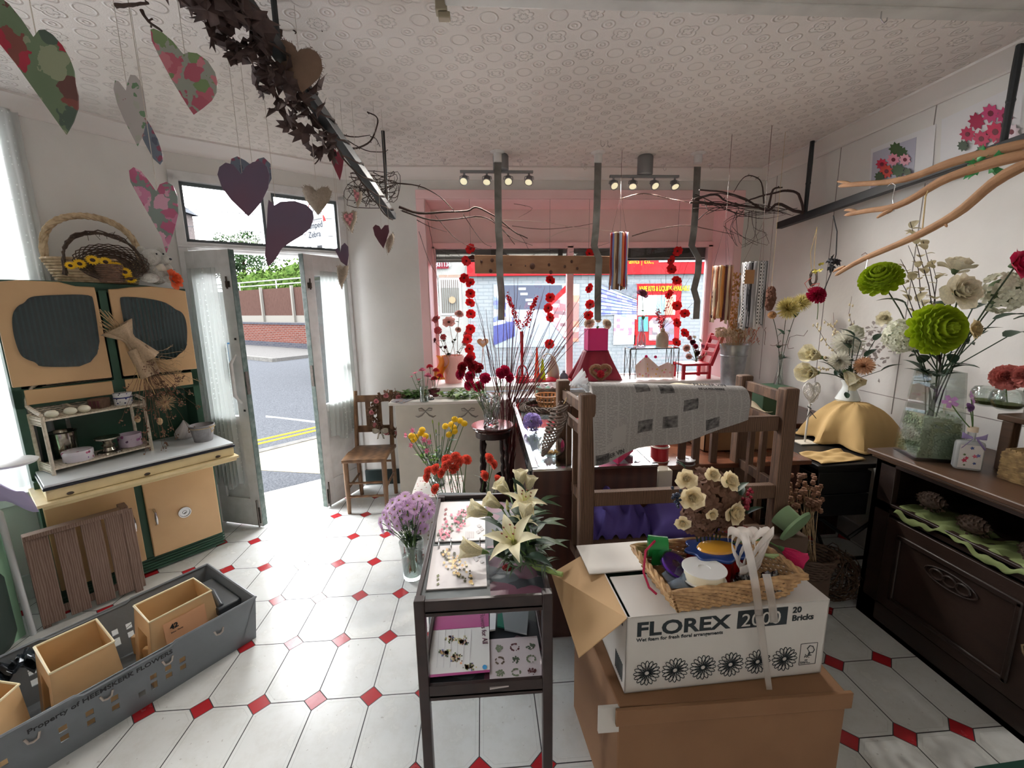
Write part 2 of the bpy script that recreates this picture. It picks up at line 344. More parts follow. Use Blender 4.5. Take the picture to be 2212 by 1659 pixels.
# front wall (window wall): pier, header, right return
b = B(); b.box(CB.x,XL,YW,YW+.12,0,ZC); b.box(XL,XRv,YW,YW+.12,ZL,ZC); b.box(XRv,XR,YW,YW+.12,0,ZC); b.box(XL,XRv,YW,YW+.12,0,.80)
struct('wall_front', b, WHITE, loc=(0,0,0))
# door wall (B)
MB = wframe(CA, dB, nB); LB = (CB-CA).length; b = B(); b.M = MB
b.box(-.03,LB,0,.12,2.46,ZC); struct('wall_door', b, WHITE, loc=(0,0,0))
# ceiling coving and picture line
def cov(path, zt=ZC, zb=ZCOV, dpt=.115):
    q = B(); dpt = .10; P = [V_(p) for p in path]; prof = [(0,zb-.012),(.012,zb-.012),(.014,zb),(.028,zb+.012),(.05,zb+.036),(.082,zb+.054),(dpt,zb+.058),(dpt,zt)]
    rows = []
    for i, p in enumerate(P):
        ns = []
        for a, c in ((i-1,i),(i,i+1)):
            if 0 <= a and c < len(P): d = (P[c]-P[a]).normalized(); ns.append(V_((d.y,-d.x,0)))
        nn = (sum(ns, V_())).normalized(); k = 1/max(.3, nn.dot(ns[0])); rows.append([p+nn*k*r+V_((0,0,z)) for r, z in prof])
    m_ = len(prof)
    q.add([v for r in rows for v in r], [(i*m_+j,(i+1)*m_+j,(i+1)*m_+j+1,i*m_+j+1) for i in range(len(P)-1) for j in range(m_-1)]); return q
struct('trim_2', cov([(CZ.x,CZ.y,0),CA,CB,(XR,YW,0),(XR,CZ.y,0)]), mat('coving_paint', (226,220,216), .5), loc=(0,0,0), ang=60)
b = B(); b.box(XR-.018,XR,CZ.y,YW,0,.12); struct('baseboard_right', b, GLOSSW, loc=(0,0,0))
b = B(); b.box(CB.x,XL+1.0,YW-.018,YW,0,.14); struct('baseboard_front', b, mat('dark_green_gloss', (24,38,38), .4), loc=(0,0,0), bev=.003)
b = B(); b.M = MA; b.box(.0,5.2,-.018,0,0,.14); struct('baseboard_left', b, GLOSSW, loc=(0,0,0))
# beam across the ceiling near the camera, with a drilled hole plate
b = B(); b.box(-.10,XR,1.42,1.69,2.605,ZC+.01); b.box(-.10,XR,1.64,1.70,2.598,2.625); struct('trim_3', b, mat('beam_paint', (206,203,198), .45, var=.4, vscale=5), loc=(0,0,0), bev=.006)
# ---- shop window bay ----
wf = struct('window_1', (lambda q: (
    q.box(XL-.0,XL+.006,YW-.02,YG+.06,.80,ZL), q.box(XRv-.006,XRv,YW-.02,YG+.06,.80,ZL), q.box(XL,XRv,YW-.02,YG+.06,ZL-.008,ZL-.001),
    q.box(XL,XRv,YG-.01,YG+.05,2.10,2.15), q.box(XL,XL+.035,YG-.01,YG+.05,.80,2.12), q.box(XRv-.05,XRv,YG-.01,YG+.05,.80,2.12), q.box(.80,.86,YG-.01,YG+.05,.80,2.12), q.box(XL,XRv,YG-.01,YG+.05,.80,.90),
    q.box(XL-.07,XL-.0005,YW-.022,YW,.84,ZL-.0005), q.box(XRv+.0005,XRv+.07,YW-.022,YW,.84,ZL-.0005), q.box(XL-.07,XRv+.07,YW-.022,YW,ZL,ZL+.07),
    q)[-1])(B()), PINK, bev=.005)
b = B(); b.box(XL,XRv,YG+.01,YG+.03,2.14,ZL); ob('panel', b, PINKP, wf)
b = B(); b.box(XL,XRv,YG+.052,YG+.09,1.99,2.13); b.box(XL,XRv,YG+.05,YG+.055,2.005,2.012,1); ob('shutter_box', b, [mat('dark_shutter', (70,66,62), .6, var=.6, vscale=30, stretch=(1,1,8)), GLOSSW], wf)
b = B(); b.box(XL+.03,.805,YG+.015,YG+.021,.89,2.11); b.box(.855,XRv-.045,YG+.015,YG+.021,.89,2.11); ob('pane', b, pane('clear_glass'), wf)
b = B(); b.box(XL-.01,XRv+.01,YW-.10,YG,.855,.895); struct('trim_4', b, mat('white_deck', (236,232,228), .35, var=.2), loc=(0,0,0), bev=.004)
# ---- doorway: frame, transom lights, two leaves ----
b = B(); b.M = MB
b.box(0,.055,-.015,.10,0,2.47); b.box(LB-.055,LB,-.015,.10,0,2.47); b.box(0,LB,-.015,.10,2.43,2.49); b.box(0,LB,-.01,.10,1.985,2.04); b.box(LB*.51-.025,LB*.51+.025,0,.09,2.03,2.44)
b.box(0,LB,-.03,-.01,2.0,2.02)
dr = struct('door_1', b, GLOSSW, bev=.004)
b = B(); b.M = MB
for a, c in ((.055,LB*.51-.025),(LB*.51+.025,LB-.055)):
    for z0, z1, x0, x1 in ((2.04,2.062,a,c),(2.41,2.43,a,c),(2.04,2.43,a,a+.018),(2.04,2.43,c-.018,c)): b.box(x0,x1,.02,.05,z0,z1)
ob('transom_frame', b, mat('dark_putty', (88,94,96), .6), dr)
b = B(); b.M = MB; b.box(.055,LB-.055,.03,.034,2.04,2.43); ob('transom_pane', b, pane('clear_glass'), dr)
DG = mat('dark_green_door_edge', (40,62,54), .5, var=.7, vscale=25, col2=(90,100,92))
def leaf(name, hinge, free, ztop, label, flip):
    h = V_(hinge); f = V_(free); d = (f-h).normalized(); W_ = (f-h).length; nn = V_((d.y,-d.x,0))*(1 if flip else -1)
    M = Matrix(((d.x,nn.x,0,h.x),(d.y,nn.y,0,h.y),(0,0,1,0),(0,0,0,1)))
    t = thing(name, label, 'door', h); T_ = .042
    b = B(); b.M = M; z0 = .012
    b.box(0,.07,0,T_,z0,ztop); b.box(W_-.085,W_,0,T_,z0,ztop); b.box(.07,W_-.085,0,T_,z0,.22); b.box(.07,W_-.085,0,T_,ztop-.15,ztop); b.box(.07,W_-.085,0,T_,.78,.84)
    b.box(.07,W_-.085,.012,T_-.012,.22,.78)
    b.box(W_,W_+.003,-.001,T_+.001,z0,ztop,1)
    ob('frame', b, [GLOSSW, DG], t, bev=.003)
    b = B(); b.M = M; b.box(.07,W_-.085,.018,.022,.84,ztop-.15); ob('pane', b, pane('clear_glass'), t)
    b = B(); b.M = M; b.box(W_+.003,W_+.006,.008,T_-.008,1.0,1.16); ST = mat('rusty_steel', (88,80,74), .5, .8, var=.6, vscale=60); ob('lock_plate', b, ST, t)
    b = B(); b.M = M; b.box(W_-.03,W_-.008,T_,T_+.008,.04,.16); b.tube([(W_-.02,T_+.012,.01),(W_-.02,T_+.012,.22)], .006); ob('bolt', b, ST, t)
    b = B(); b.M = M; b.tube([(W_-.03,T_+.012,1.72),(W_-.03,T_+.012,1.80)], .006); b.box(W_-.045,W_-.015,T_,T_+.01,1.73,1.77); ob('bolt', b, ST, t)
    return t, M, W_
s = -1
t1, M1, W1 = leaf('door_leaf', (-1.985,3.185,0), (-1.640,3.075,0), 1.975, 'left leaf of the white glazed double door, folded in behind the dresser', True)
t2, M2, W2 = leaf('door_leaf', (-1.135,3.705,0), (-1.320,3.322,0), 1.975, 'right leaf of the white glazed double door, next to the wooden chair', False)
b = B(); b.M = M1; b.tube([(W1-.045,.044,1.28),(W1-.05,.085,1.22),(W1-.05,.085,1.0),(W1-.045,.044,.94)], [.008,.012,.012,.008], 8); ob('door_handle', b, GLOSSW, t1)
b = B(); b.M = M1
for z in (1.38,.88): b.lathe([(0,0),(.012,0),(.012,.006),(0,.006)], (0,0,0), 12) if 0 else b.box(W1-.036,W1-.022,.042,.046,z,z+.014)
ob('keyhole', b, BLACK, t1)
b = B(); b.M = M1; b.box(W1-.125,W1-.09,.022,.024,1.12,1.36); b.box(W1-.120,W1-.095,.024,.025,1.13,1.35,1); ob('sticker', b, [mat('sticker_blue',(70,140,200),.4), mat('sticker_white',(235,240,245),.4)], t1)
b = B(); b.M = M2; b.tube([(.10,-.03,1.12),(.12,-.035,.99)], .012); b.box(.07,.13,-.03,-.0,1.10,1.15); ob('letterbox_lever', b, BLACK, t2)
# lace curtains hung on the room side of the leaves
def curtain(name, M, x0, x1, z0, z1, label, yoff, n=7, skew=0):
    b = B(); b.M = M
    b.grid(lambda u,v: (x0+(x1-x0)*u*(1+skew*(1-v)), yoff+.012*sin(u*n*2*PI)*(1.3-.7*v), z0+(z1-z0)*v+.03*(1-v)*sin(u*9)), 70, 8)
    return single(name, b, sheer('lace_curtain', (236,240,238), .62, dots=True), label, 'curtain', solid=.0008)
curtain('lace_curtain', M1, .03, W1-.10, .32, 1.86, 'spotted white lace curtain on the left door leaf', .065)
curtain('lace_curtain', M2, .03, W2-.12, .55, 1.86, 'spotted white lace curtain on the right door leaf', .065, skew=.12)
struct('trim_5', (lambda q: (setattr(q,'M',MB), q.box(-.05,LB+.05,0,.42,-.10,-.004), q)[-1])(B()), mat('stone_step', (150,142,132), .8, var=.6, vscale=40), loc=(0,0,0), bev=.01)
# ================= OUTSIDE =================
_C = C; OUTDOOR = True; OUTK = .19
def C(r, g, b): c = _C(r,g,b); return (c[0]*OUTK,c[1]*OUTK,c[2]*OUTK,1)   # outdoor colours darkened to stand in for a lower exposure than indoors
ZG = -.08
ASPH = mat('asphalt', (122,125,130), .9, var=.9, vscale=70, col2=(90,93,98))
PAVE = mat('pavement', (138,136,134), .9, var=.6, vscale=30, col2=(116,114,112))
b = B(); b.add([(-60,3.0,ZG),(60,3.0,ZG),(60,70,ZG),(-60,70,ZG)], [(0,1,2,3)]); struct('trim_6', b, ASPH, loc=(0,0,0))
def band(name, pts, z, m, label=None, cat=None, kind=None, th=.004, group=None):
    q = B(); q.prism([(p[0],p[1]) for p in pts], z, z+th); o = ob(name, q, m, smooth=False); tag(o, label, cat, group, kind); return o
def lin(u0,v0,u1,v1,ext0=0,ext1=0):
    a, c = pz(u0,v0,ZG), pz(u1,v1,ZG); d = (c-a).normalized(); return a-d*ext0, c+d*ext1
def strip(n0, n1, f0, f1, e=2.5): (a,c),(d,g) = lin(*n0,*n1,e,e), lin(*f0,*f1,e,e); return [a,c,g,d]
def tactile():
    m = bpy.data.materials.new('buff_tactile_paving'); m.use_nodes = True; n = m.node_tree; b_ = n.nodes['Principled BSDF']; b_.inputs['Roughness'].default_value = .85
    t = n.nodes.new('ShaderNodeTexCoord'); v = n.nodes.new('ShaderNodeTexVoronoi'); v.inputs['Scale'].default_value = 15; v.inputs['Randomness'].default_value = 0; n.links.new(t.outputs['Object'], v.inputs['Vector'])
    r = n.nodes.new('ShaderNodeValToRGB'); r.color_ramp.elements[0].position = .25; r.color_ramp.elements[0].color = C(180,164,122); r.color_ramp.elements[1].position = .4; r.color_ramp.elements[1].color = C(158,146,116)
    n.links.new(v.outputs['Distance'], r.inputs[0]); n.links.new(r.outputs[0], b_.inputs['Base Color'])
    return m
K1 = V_((-2.652,5.031,ZG)); dK = V_((.692,.722,0)).normalized(); nK = V_((-dK.y,dK.x,0))
def kb(o0, o1, l0=-2.5, l1=3.5): return [K1+nK*o0+dK*l0, K1+nK*o0+dK*l1, K1+nK*o1+dK*l1, K1+nK*o1+dK*l0]
ta, tb2 = V_((-2.326,4.43,0)), V_((-1.706,4.277,0)); td = (tb2-ta).normalized()
band('trim_7', [ta-td*.55, tb2+td*.9, K1+dK*2.6, K1+dK*(-.75)], ZG, tactile(), kind='structure')
KERB = mat('kerb_stone', (152,150,146), .85, var=.5)
band('trim_8', kb(0,.12), ZG, KERB, kind='structure', th=.012)
YEL = mat('road_paint_yellow', (230,200,70), .8, var=.5, vscale=40, col2=(190,166,70)); WHP = mat('road_paint_white', (200,202,204), .8)
band('road_line', kb(.36,.43), ZG, YEL, 'inner line of the double yellow lines along the kerb', 'road marking', group='double yellow lines')
band('road_line', kb(.52,.59), ZG, YEL, 'outer line of the double yellow lines, nearer the middle of the road', 'road marking', group='double yellow lines')
band('road_line', [pz(574,898,ZG),pz(682,910,ZG),pz(682,914,ZG),pz(596,903,ZG),pz(574,902,ZG)], ZG, WHP, 'white line painted across the road outside the door', 'road marking')
P1 = pz(535.5,750,ZG); P2 = pz(669,760,ZG); dW = (P2-P1).normalized(); nW = V_((dW.y,-dW.x,0))
MW = Matrix(((dW.x,nW.x,0,P1.x),(dW.y,nW.y,0,P1.y),(0,0,1,ZG),(0,0,0,1)))
Lw = (P2-P1).length
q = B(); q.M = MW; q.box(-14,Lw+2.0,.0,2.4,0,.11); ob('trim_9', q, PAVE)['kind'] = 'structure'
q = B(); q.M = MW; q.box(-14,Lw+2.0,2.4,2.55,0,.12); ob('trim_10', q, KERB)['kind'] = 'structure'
def brickmat(name, c1, c2, mor, sc=1.0, ax='x'):
    m = bpy.data.materials.new(name); m.use_nodes = True; n = m.node_tree; b_ = n.nodes['Principled BSDF']; b_.inputs['Roughness'].default_value = .9; b_.inputs['Specular IOR Level'].default_value = 0
    t = n.nodes.new('ShaderNodeTexCoord'); k = n.nodes.new('ShaderNodeTexBrick'); sp_ = n.nodes.new('ShaderNodeSeparateXYZ'); cb = n.nodes.new('ShaderNodeCombineXYZ')
    n.links.new(t.outputs['Object'], sp_.inputs[0]); n.links.new(sp_.outputs[0], cb.inputs[0]); n.links.new(sp_.outputs[2], cb.inputs[1]); n.links.new(cb.outputs[0], k.inputs['Vector'])
    k.inputs['Color1'].default_value = C(*c1); k.inputs['Color2'].default_value = C(*c2); k.inputs['Mortar'].default_value = C(*mor)
    k.inputs['Scale'].default_value = 1; k.inputs['Brick Width'].default_value = .225*sc; k.inputs['Row Height'].default_value = .075*sc; k.inputs['Mortar Size'].default_value = .009*sc
    n.links.new(k.outputs['Color'], b_.inputs['Base Color']); return m
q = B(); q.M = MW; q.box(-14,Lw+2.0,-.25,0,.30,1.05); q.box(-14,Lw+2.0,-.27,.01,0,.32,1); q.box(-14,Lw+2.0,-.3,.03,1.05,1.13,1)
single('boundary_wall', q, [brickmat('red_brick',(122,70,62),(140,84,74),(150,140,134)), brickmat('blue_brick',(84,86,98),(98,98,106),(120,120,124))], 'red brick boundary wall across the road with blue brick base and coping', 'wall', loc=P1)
FEN = mat('brown_fence_board', (118,92,84), .9, var=.8, vscale=8, col2=(90,68,62), stretch=(14,14,1))
fn = thing('panel_fence', 'brown close-board fence with concrete posts above the brick wall', 'fence', P1)
q = B(); q.M = MW
for i in range(98):
    x = -7+i*.125; q.box(x,x+.118,-.95-.01*(i%2),-.92,1.38,2.60)
ob('panel', q, FEN, fn, smooth=False)
for x in (-5.2,-2.6,0.02,Lw*.53,Lw+.9,Lw+1.8):
    q = B(); q.M = MW; q.box(x-.05,x+.05,-.90,-.80,.9,2.68); ob('post', q, mat('concrete_post',(168,164,156),.9), fn)
q = B(); q.M = MW; q.box(-9,Lw+2,-.99,-.90,1.1,1.4); ob('gravel_board', q, mat('concrete_post',(168,164,156),.9), fn)
GLOSSO = mat('outdoor_white', (228,228,228), .5)
rl = thing('metal_railing', 'white metal railing running above the fence across the road', 'railing', P1)
for z in (2.82,3.02):
    q = B(); q.M = MW; q.tube([(-7,-1.4,z),(Lw+2,-1.4,z)], .03); ob('rail', q, GLOSSO, rl)
for x in (-3,.4,2.6,5.0):
    q = B(); q.M = MW; q.tube([(x,-1.4,1.1),(x,-1.4,3.02)], .03); ob('post', q, GLOSSO, rl)
# hedge and tree: crowns of leaf clusters
LEAFG = mat('hedge_leaf', (112,140,70), .7, var=.9, vscale=3, col2=(70,100,48)); LEAFD = mat('tree_leaf', (96,124,84), .7, var=.9, vscale=2, col2=(60,86,56))
def crown(q, blobs, n, sz):
    for _ in range(n):
        c, r = R.choice(blobs); d = V_((R.gauss(0,1),R.gauss(0,1),R.gauss(0,1))).normalized(); p = V_(c)+V_((d.x*r[0],d.y*r[1],d.z*r[2]))*U_(.75,1.05)
        a = V_((U_(-1,1),U_(-1,1),U_(-1,1)))*sz; c2 = a.cross(d).normalized()*sz*.6; q.add([p-a,p+c2,p+a,p-c2], [(0,1,2,3)])
q = B(); q.M = MW; bl = [((x,-3.2+U_(-.4,.4),2.6+U_(-.1,.5)),(1.2,.9,1.25)) for x in np.arange(-7,Lw+1.5,1.0)]
for c, r in bl: q.ball(c, [k*.8 for k in r], 8, 6)
crown(q, bl, 9000, .11); single('hedge', q, LEAFG, 'tall leafy green hedge behind the railing across the road', 'hedge', smooth=False)
tb = pp(520,520,P1+nW*-8,nW); q = B(); bl = [((tb.x+U_(-1.6,1.6),tb.y+U_(-1,1),tb.z-1+U_(-1.4,.9)),(1.0,.9,.9)) for _ in range(12)]
crown(q, bl, 5000, .10); t = thing('tree', 'tree crown showing through the light above the door', 'tree', (tb.x,tb.y,0)); ob('crown', q, LEAFD, t, smooth=False)
q = B(); q.tube([(tb.x,tb.y,0),(tb.x,tb.y,tb.z)], [.22,.08], 8); ob('trunk', q, mat('bark',(90,76,64),.9), t)
hs = thing('brick_house', 'pale house end with a chimney, seen through the top left light', 'building', (-15.5,17.5,0))
hp = pp(398,500,P1+nW*-3,nW)
q = B(); q.box(hp.x-5,hp.x+.15,hp.y,hp.y+.8,0,hp.z+1.2); ob('wall', q, mat('pale_brick',(150,140,138),.9,var=.5,vscale=9), hs)
q = B(); q.add([(hp.x-6,hp.y-.3,hp.z+1.1),(hp.x+.5,hp.y-.3,hp.z+1.1),(hp.x-2.4,hp.y-.3,hp.z+3.2),(hp.x-6,hp.y+1,hp.z+1.1),(hp.x+.5,hp.y+1,hp.z+1.1),(hp.x-2.4,hp.y+1,hp.z+3.2)], [(0,1,2),(5,4,3),(1,4,5,2),(0,2,5,3),(0,3,4,1)]); ob('roof', q, mat('slate',(120,124,130),.8), hs)
for k, (v0, v1) in enumerate(((440,462),(478,500))):
    a, c = pp(380,v0,P1+nW*-1,nW), pp(740,v1,P1+nW*-1,nW); d = (c-a)*.6
    q = B(); q.tube(arc(a-d,c+d,-.25,10), .022, 4); single('overhead_cable', q, mat('cable_grey',(110,112,116),.8), ('upper','lower')[k]+' overhead cable crossing the sky above the road', 'cable')
sg = pp(681,500,P1+nW*6,nW); t = thing('road_sign', 'triangular road sign on a post with a plate reading Humped Zebra', 'road sign', (sg.x,sg.y,ZG))
xs = dW; up = V_((0,0,1)); MS = basis(xs, up); SGN = mat('sign_white',(214,218,222),.5); SGK = mat('sign_black',(70,72,80),.6); SGR = mat('sign_red',(190,70,70),.5)
tt = pp(676,432,P1+nW*6,nW)
def plate(par, name, pts, c, th, m): 
    q = B(); q.M = TR(c)@MS.to_4x4(); q.prism(pts, -th/2, th/2); return ob(name, q, m, par)
h3 = .46
plate(t,'warning_triangle',[(-h3*.55,-h3*.45),(h3*.55,-h3*.45),(0,h3*.5)],tt+V_((0,0,-.1)),.02,SGR)
plate(t,'triangle_face',[(-h3*.40,-h3*.36),(h3*.40,-h3*.36),(0,h3*.30)],tt+V_((0,0,-.1))+nW*.015,.02,SGN)
plate(t,'plate',[(-.22,-.22),(.22,-.22),(.22,.22),(-.22,.22)],sg+V_((0,0,.02)),.02,SGN)
text('Humped\nZebra', sg+nW*.02+V_((0,0,.04)), .12, SGK, t, M=MS, align='CENTER')
q = B(); q.tube([(sg.x,sg.y,ZG),tt-nW*.05], .04); ob('post', q, mat('cable_grey',(110,112,116),.8), t)
# ---- shop across the street (plane y = YS) ----
YS = 9.0
t = thing('hardware_shop', 'grey painted brick shop across the street with a red fascia and window posters', 'building', (2.5,YS,ZG))
def quad(name, u0, v0, u1, v1, m, par, dy=0.0, th=.02, **k):
    a = py(u0,v0,YS+dy); c = py(u1,v1,YS+dy); q = B(); q.box(min(a.x,c.x),max(a.x,c.x),YS+dy,YS+dy+th,min(a.z,c.z),max(a.z,c.z)); return ob(name, q, m, par, **k)
GB = brickmat('grey_painted_brick',(176,184,188),(168,178,184),(150,160,166))
q = B(); xg = py(1013,700,YS).x; q.box(xg,8,YS,YS+4,ZG,2.52); ob('wall', q, GB, t)
RED = mat('fascia_red',(196,52,58),.5); SY = mat('sign_yellow',(236,226,60),.5); SW = mat('poster_white',(216,222,232),.5)
za = py(1232,645-72,YS).z
q = B(); q.box(xg,8,YS-.12,YS,2.18,2.75); ob('fascia', q, RED, t)
MSY = basis((1,0,0),(0,0,1))
a = py(1330,561,YS-.13)
text('HARDWARE', (a.x,YS-.125,py(1400,556,YS-.13).z), .27, SY, t, M=MSY, sx=.78, bold=.006)
text('Electricals | Paints | Etc.,', (py(1292,569,YS-.13).x,YS-.125,py(1400,569,YS-.13).z), .165, SY, t, M=MSY, sx=.72)
quad('fascia_picture',1424,548,1560,565,SW,t,-.135,.01)
q = B()
for i in range(10): a = py(1430+i*7,553+(i%2)*6,YS-.14); q.ball((a.x,YS-.14,a.z),(.03,.004,.03),8,5)
ob('fascia_print', q, mat('print_grey',(150,80,90),.6), t)
def posterm(name, cols, sc, dist=1.6, ang=0):
    """printed shelf picture: rows of small coloured goods"""
    m = bpy.data.materials.new(name); m.use_nodes = True; n = m.node_tree; b_ = n.nodes['Principled BSDF']; b_.inputs['Roughness'].default_value = .45
    t_ = n.nodes.new('ShaderNodeTexCoord'); mp = n.nodes.new('ShaderNodeMapping'); mp.inputs['Scale'].default_value = (sc,1,sc*dist); mp.inputs['Rotation'].default_value = (0,ang,0)
    v = n.nodes.new('ShaderNodeTexVoronoi'); v.inputs['Scale'].default_value = 1; v.inputs['Randomness'].default_value = .5; v.distance = 'CHEBYCHEV'
    n.links.new(t_.outputs['Object'], mp.inputs[0]); n.links.new(mp.outputs[0], v.inputs['Vector'])
    r = n.nodes.new('ShaderNodeValToRGB'); r.color_ramp.interpolation = 'CONSTANT'; e = r.color_ramp.elements
    while len(e) < len(cols): e.new(.5)
    for i, c in enumerate(cols): e[i].position = i/len(cols); e[i].color = C(*c)
    s_ = n.nodes.new('ShaderNodeSeparateColor'); n.links.new(v.outputs['Color'], s_.inputs[0]); n.links.new(s_.outputs[0], r.inputs[0]); n.links.new(r.outputs[0], b_.inputs['Base Color']); return m
pk = posterm('goods_print_red',[(220,190,200),(200,60,80),(235,230,235),(120,60,80),(230,150,170)],8)
bl_ = posterm('goods_print_blue',[(110,140,220),(200,215,235),(70,90,190),(150,210,210),(225,230,240)],9,1.3)
pnk = posterm('goods_print_pink',[(225,150,175),(235,225,232),(200,90,130),(240,200,215)],12,1.2)
LBL = mat('poster_ice',(190,206,222),.3)
# left picture window: shop interior print
quad('poster',1066,614,1222,748,LBL,t,-.02,.015)
def ppoly(name, pts, m, dy=-.03):
    q = B(); P_ = [py(u,v,YS+dy) for u, v in pts]; q.add([(p.x,YS+dy,p.z) for p in P_]+[(p.x,YS+dy+.006,p.z) for p in P_], [tuple(range(len(P_)))[::-1]]+[(i,(i+1)%len(P_),(i+1)%len(P_)+len(P_),i+len(P_)) for i in range(len(P_))]); return ob(name, q, m, t, smooth=False)
ppoly('poster_print',[(1074,616),(1214,616),(1214,640),(1176,668),(1108,668)],mat('print_slate',(104,112,132),.5),-.026)
ppoly('poster_print',[(1172,672),(1226,628),(1226,740)],pk); ppoly('poster_print',[(1176,664),(1222,616),(1226,628),(1180,670)],RED,-.036)
ppoly('poster_print',[(1066,640),(1108,662),(1108,700),(1066,712)],bl_); ppoly('poster_print',[(1066,704),(1112,694),(1112,726),(1066,746)],mat('print_navy',(96,104,170),.5),-.034)
for u, v in ((1132,635),(1143,648),(1128,624),(1148,656)): quad('light_print',u-8,v-2.5,u+8,v+2.5,SW,t,-.032,.004)
quad('poster_strip',1238,614,1250,738,posterm('goods_print_food',[(236,220,200),(210,120,80),(240,240,235),(140,80,70)],5),t,-.02,.015)
# middle picture
ppoly('poster_print',[(1294,614),(1376,648),(1376,690),(1326,680),(1294,682)],bl_); ppoly('poster_print',[(1294,614),(1376,614),(1376,646)],mat('print_grey2',(150,160,170),.5,var=.8,vscale=14),-.028)
for k in range(7): ppoly('shelf_line_print',[(1294,622+k*9),(1376,650+k*4.6),(1376,651+k*4.6),(1294,624+k*9)],mat('print_navy',(96,104,170),.5),-.04)
quad('poster',1327,681,1371,724,pnk,t,-.02,.015); quad('poster',1325,725,1372,744,SW,t,-.02,.015)
# red kiosk window
q = B(); a, c = py(1374,613,YS), py(1466,744,YS)
quad('display_case',1374,613,1466,744,RED,t,-.02,.015)
text('VAPE KITS & LIQUIDS AVAILABLE', (py(1379,629,YS).x,YS-.045,py(1379,629,YS).z), .14, SY, t, M=MSY, sx=.53, bold=.004)
quad('shelf_print',1379,638,1458,680,posterm('goods_print_bottles',[(220,230,235),(110,190,200),(225,120,80),(230,235,240),(120,130,160)],5,.15),t,-.04,.01)
ppoly('shelf_print',[(1379,684),(1400,684),(1400,716),(1379,716)],mat('print_cyan',(110,196,216),.5),-.036)
for u in (1402,1432): ppoly('arch_print',[(u,712),(u,695),(u+8,686),(u+17,686),(u+24,696),(u+24,736),(u,736)],posterm('goods_print_dark',[(90,70,90),(150,60,90),(110,100,150),(200,190,200)],8),-.038)
# white building left of it
t = thing('rendered_house', 'white rendered building with a barred window and a burgundy sign', 'building', (-.8,YS,ZG))
q = B(); q.box(-2.5,xg,YS+.02,YS+5,ZG,4.2); ob('wall', q, mat('white_render',(196,198,194),.9,var=.4,vscale=3), t)
quad('window_frame',948,600,998,680,GLOSSO,t,-.0,.03); q = B()
for i in range(9): a = py(953+i*4.4,604,YS-.01); c = py(953+i*4.4,676,YS-.01); q.box(a.x-.006,a.x+.006,YS-.015,YS-.005,c.z,a.z)
ob('window_bars', q, mat('bars_brown',(120,108,100),.6), t); quad('window_pane',952,622,994,676,mat('window_dull',(170,176,172),.3),t,-.004,.004)
quad('lintel',948,594,1000,600,brickmat('buff_brick',(176,150,134),(180,156,140),(190,170,160)),t,.0,.03)
q = B(); a = py(977,648,YS-.03); q.lathe([(0,0),(.07,0),(.07,.012),(0,.012)],(0,0,0),16); q.v = [V_((a.x+p.x,a.y-p.z,a.z+p.y)) for p in q.v]; ob('wall_lamp', q, mat('lamp_straw',(190,170,140),.6), t)
SB = mat('burgundy_sign',(140,48,62),.5)
quad('sign_board',938,546,969,580,SB,t,-.03,.02)
text('APPLIANCE', (py(938,553,YS).x,YS-.04,py(938,552,YS).z), .11, SW, t, M=MSY, sx=.8)
text('01773\n831136', (py(941,562,YS).x,YS-.04,py(941,562,YS).z), .125, SW, t, M=MSY, sx=.8, bold=.003)

C = _C; OUTDOOR = False
# ================= LEFT SIDE: kitchen dresser and what stands on it =================
def zv(u, v, P): d = ray(u,v); t = (P[0]*d[0]+P[1]*d[1])/(d[0]**2+d[1]**2); return HC+t*d[2]
dD = V_((.6605,.7508,0)); nD = V_((-.7508,.6605,0)); OD = V_((-1.821,2.819,0))-dD*.77
MD = Matrix(((dD.x,nD.x,0,OD.x),(dD.y,nD.y,0,OD.y),(0,0,1,0),(0,0,0,1)))
def cp(u, v, off=0): X = pp(u,v,OD+nD*off,nD)-OD; return (X.dot(dD), X.z)
def DB(): b = B(); b.M = MD.copy(); return b
def vprism(b, poly, y0, y1, mi=None):
    """extrude an x-z outline along local y"""
    n = len(poly); return b.add([(x,y0,z) for x,z in poly]+[(x,y1,z) for x,z in poly], [tuple(range(n)), tuple(range(n,2*n))[::-1]]+[(j,n+j,n+(j+1)%n,(j+1)%n) for j in range(n)], mi)
CREAM = mat('cream_dresser_paint', (206,170,126), .42, var=.35, vscale=6, col2=(190,154,112)); GREEN = mat('dresser_green', (46,84,66), .4, var=.4, vscale=10)
CRL = mat('pale_cream_paint', (226,208,162), .5, var=.4, vscale=20, col2=(206,186,140)); DGL = mat('reeded_dark_glass', (26,42,44), .12, var=.5, vscale=1, coat=.5); ENAM = mat('white_enamel', (222,228,230), .15); NAVY = mat('navy_rim', (22,26,38), .3); CHR = mat('chrome', (200,200,200), .2, 1)
t = thing('kitchen_dresser', 'cream and green vintage kitchen dresser with dark glass doors left of the doorway', 'dresser', OD)
b = DB(); b.box(0,.79,.0,.27,.10,.72); b.box(0,.79,.02,.27,0,.10)
b.box(0,.035,.05,.27,.72,1.74); b.box(.755,.79,.05,.27,.72,1.70); b.box(0,.79,.24,.27,.72,1.70); b.box(0,.79,.05,.27,1.10,1.20); b.box(0,.79,.05,.27,1.69,1.715); b.box(.385,.42,.04,.27,1.2,1.70)
vprism(b, [(0,1.70),(.79,1.69),(.79,1.705),(.6,1.73),(.2,1.745),(0,1.745)], .05, .27)
for k in range(5): b.box(-.003,.793,-.004+.0,.0,.012+k*.018,.024+k*.018)
ob('carcass', b, GREEN, t, bev=.003)
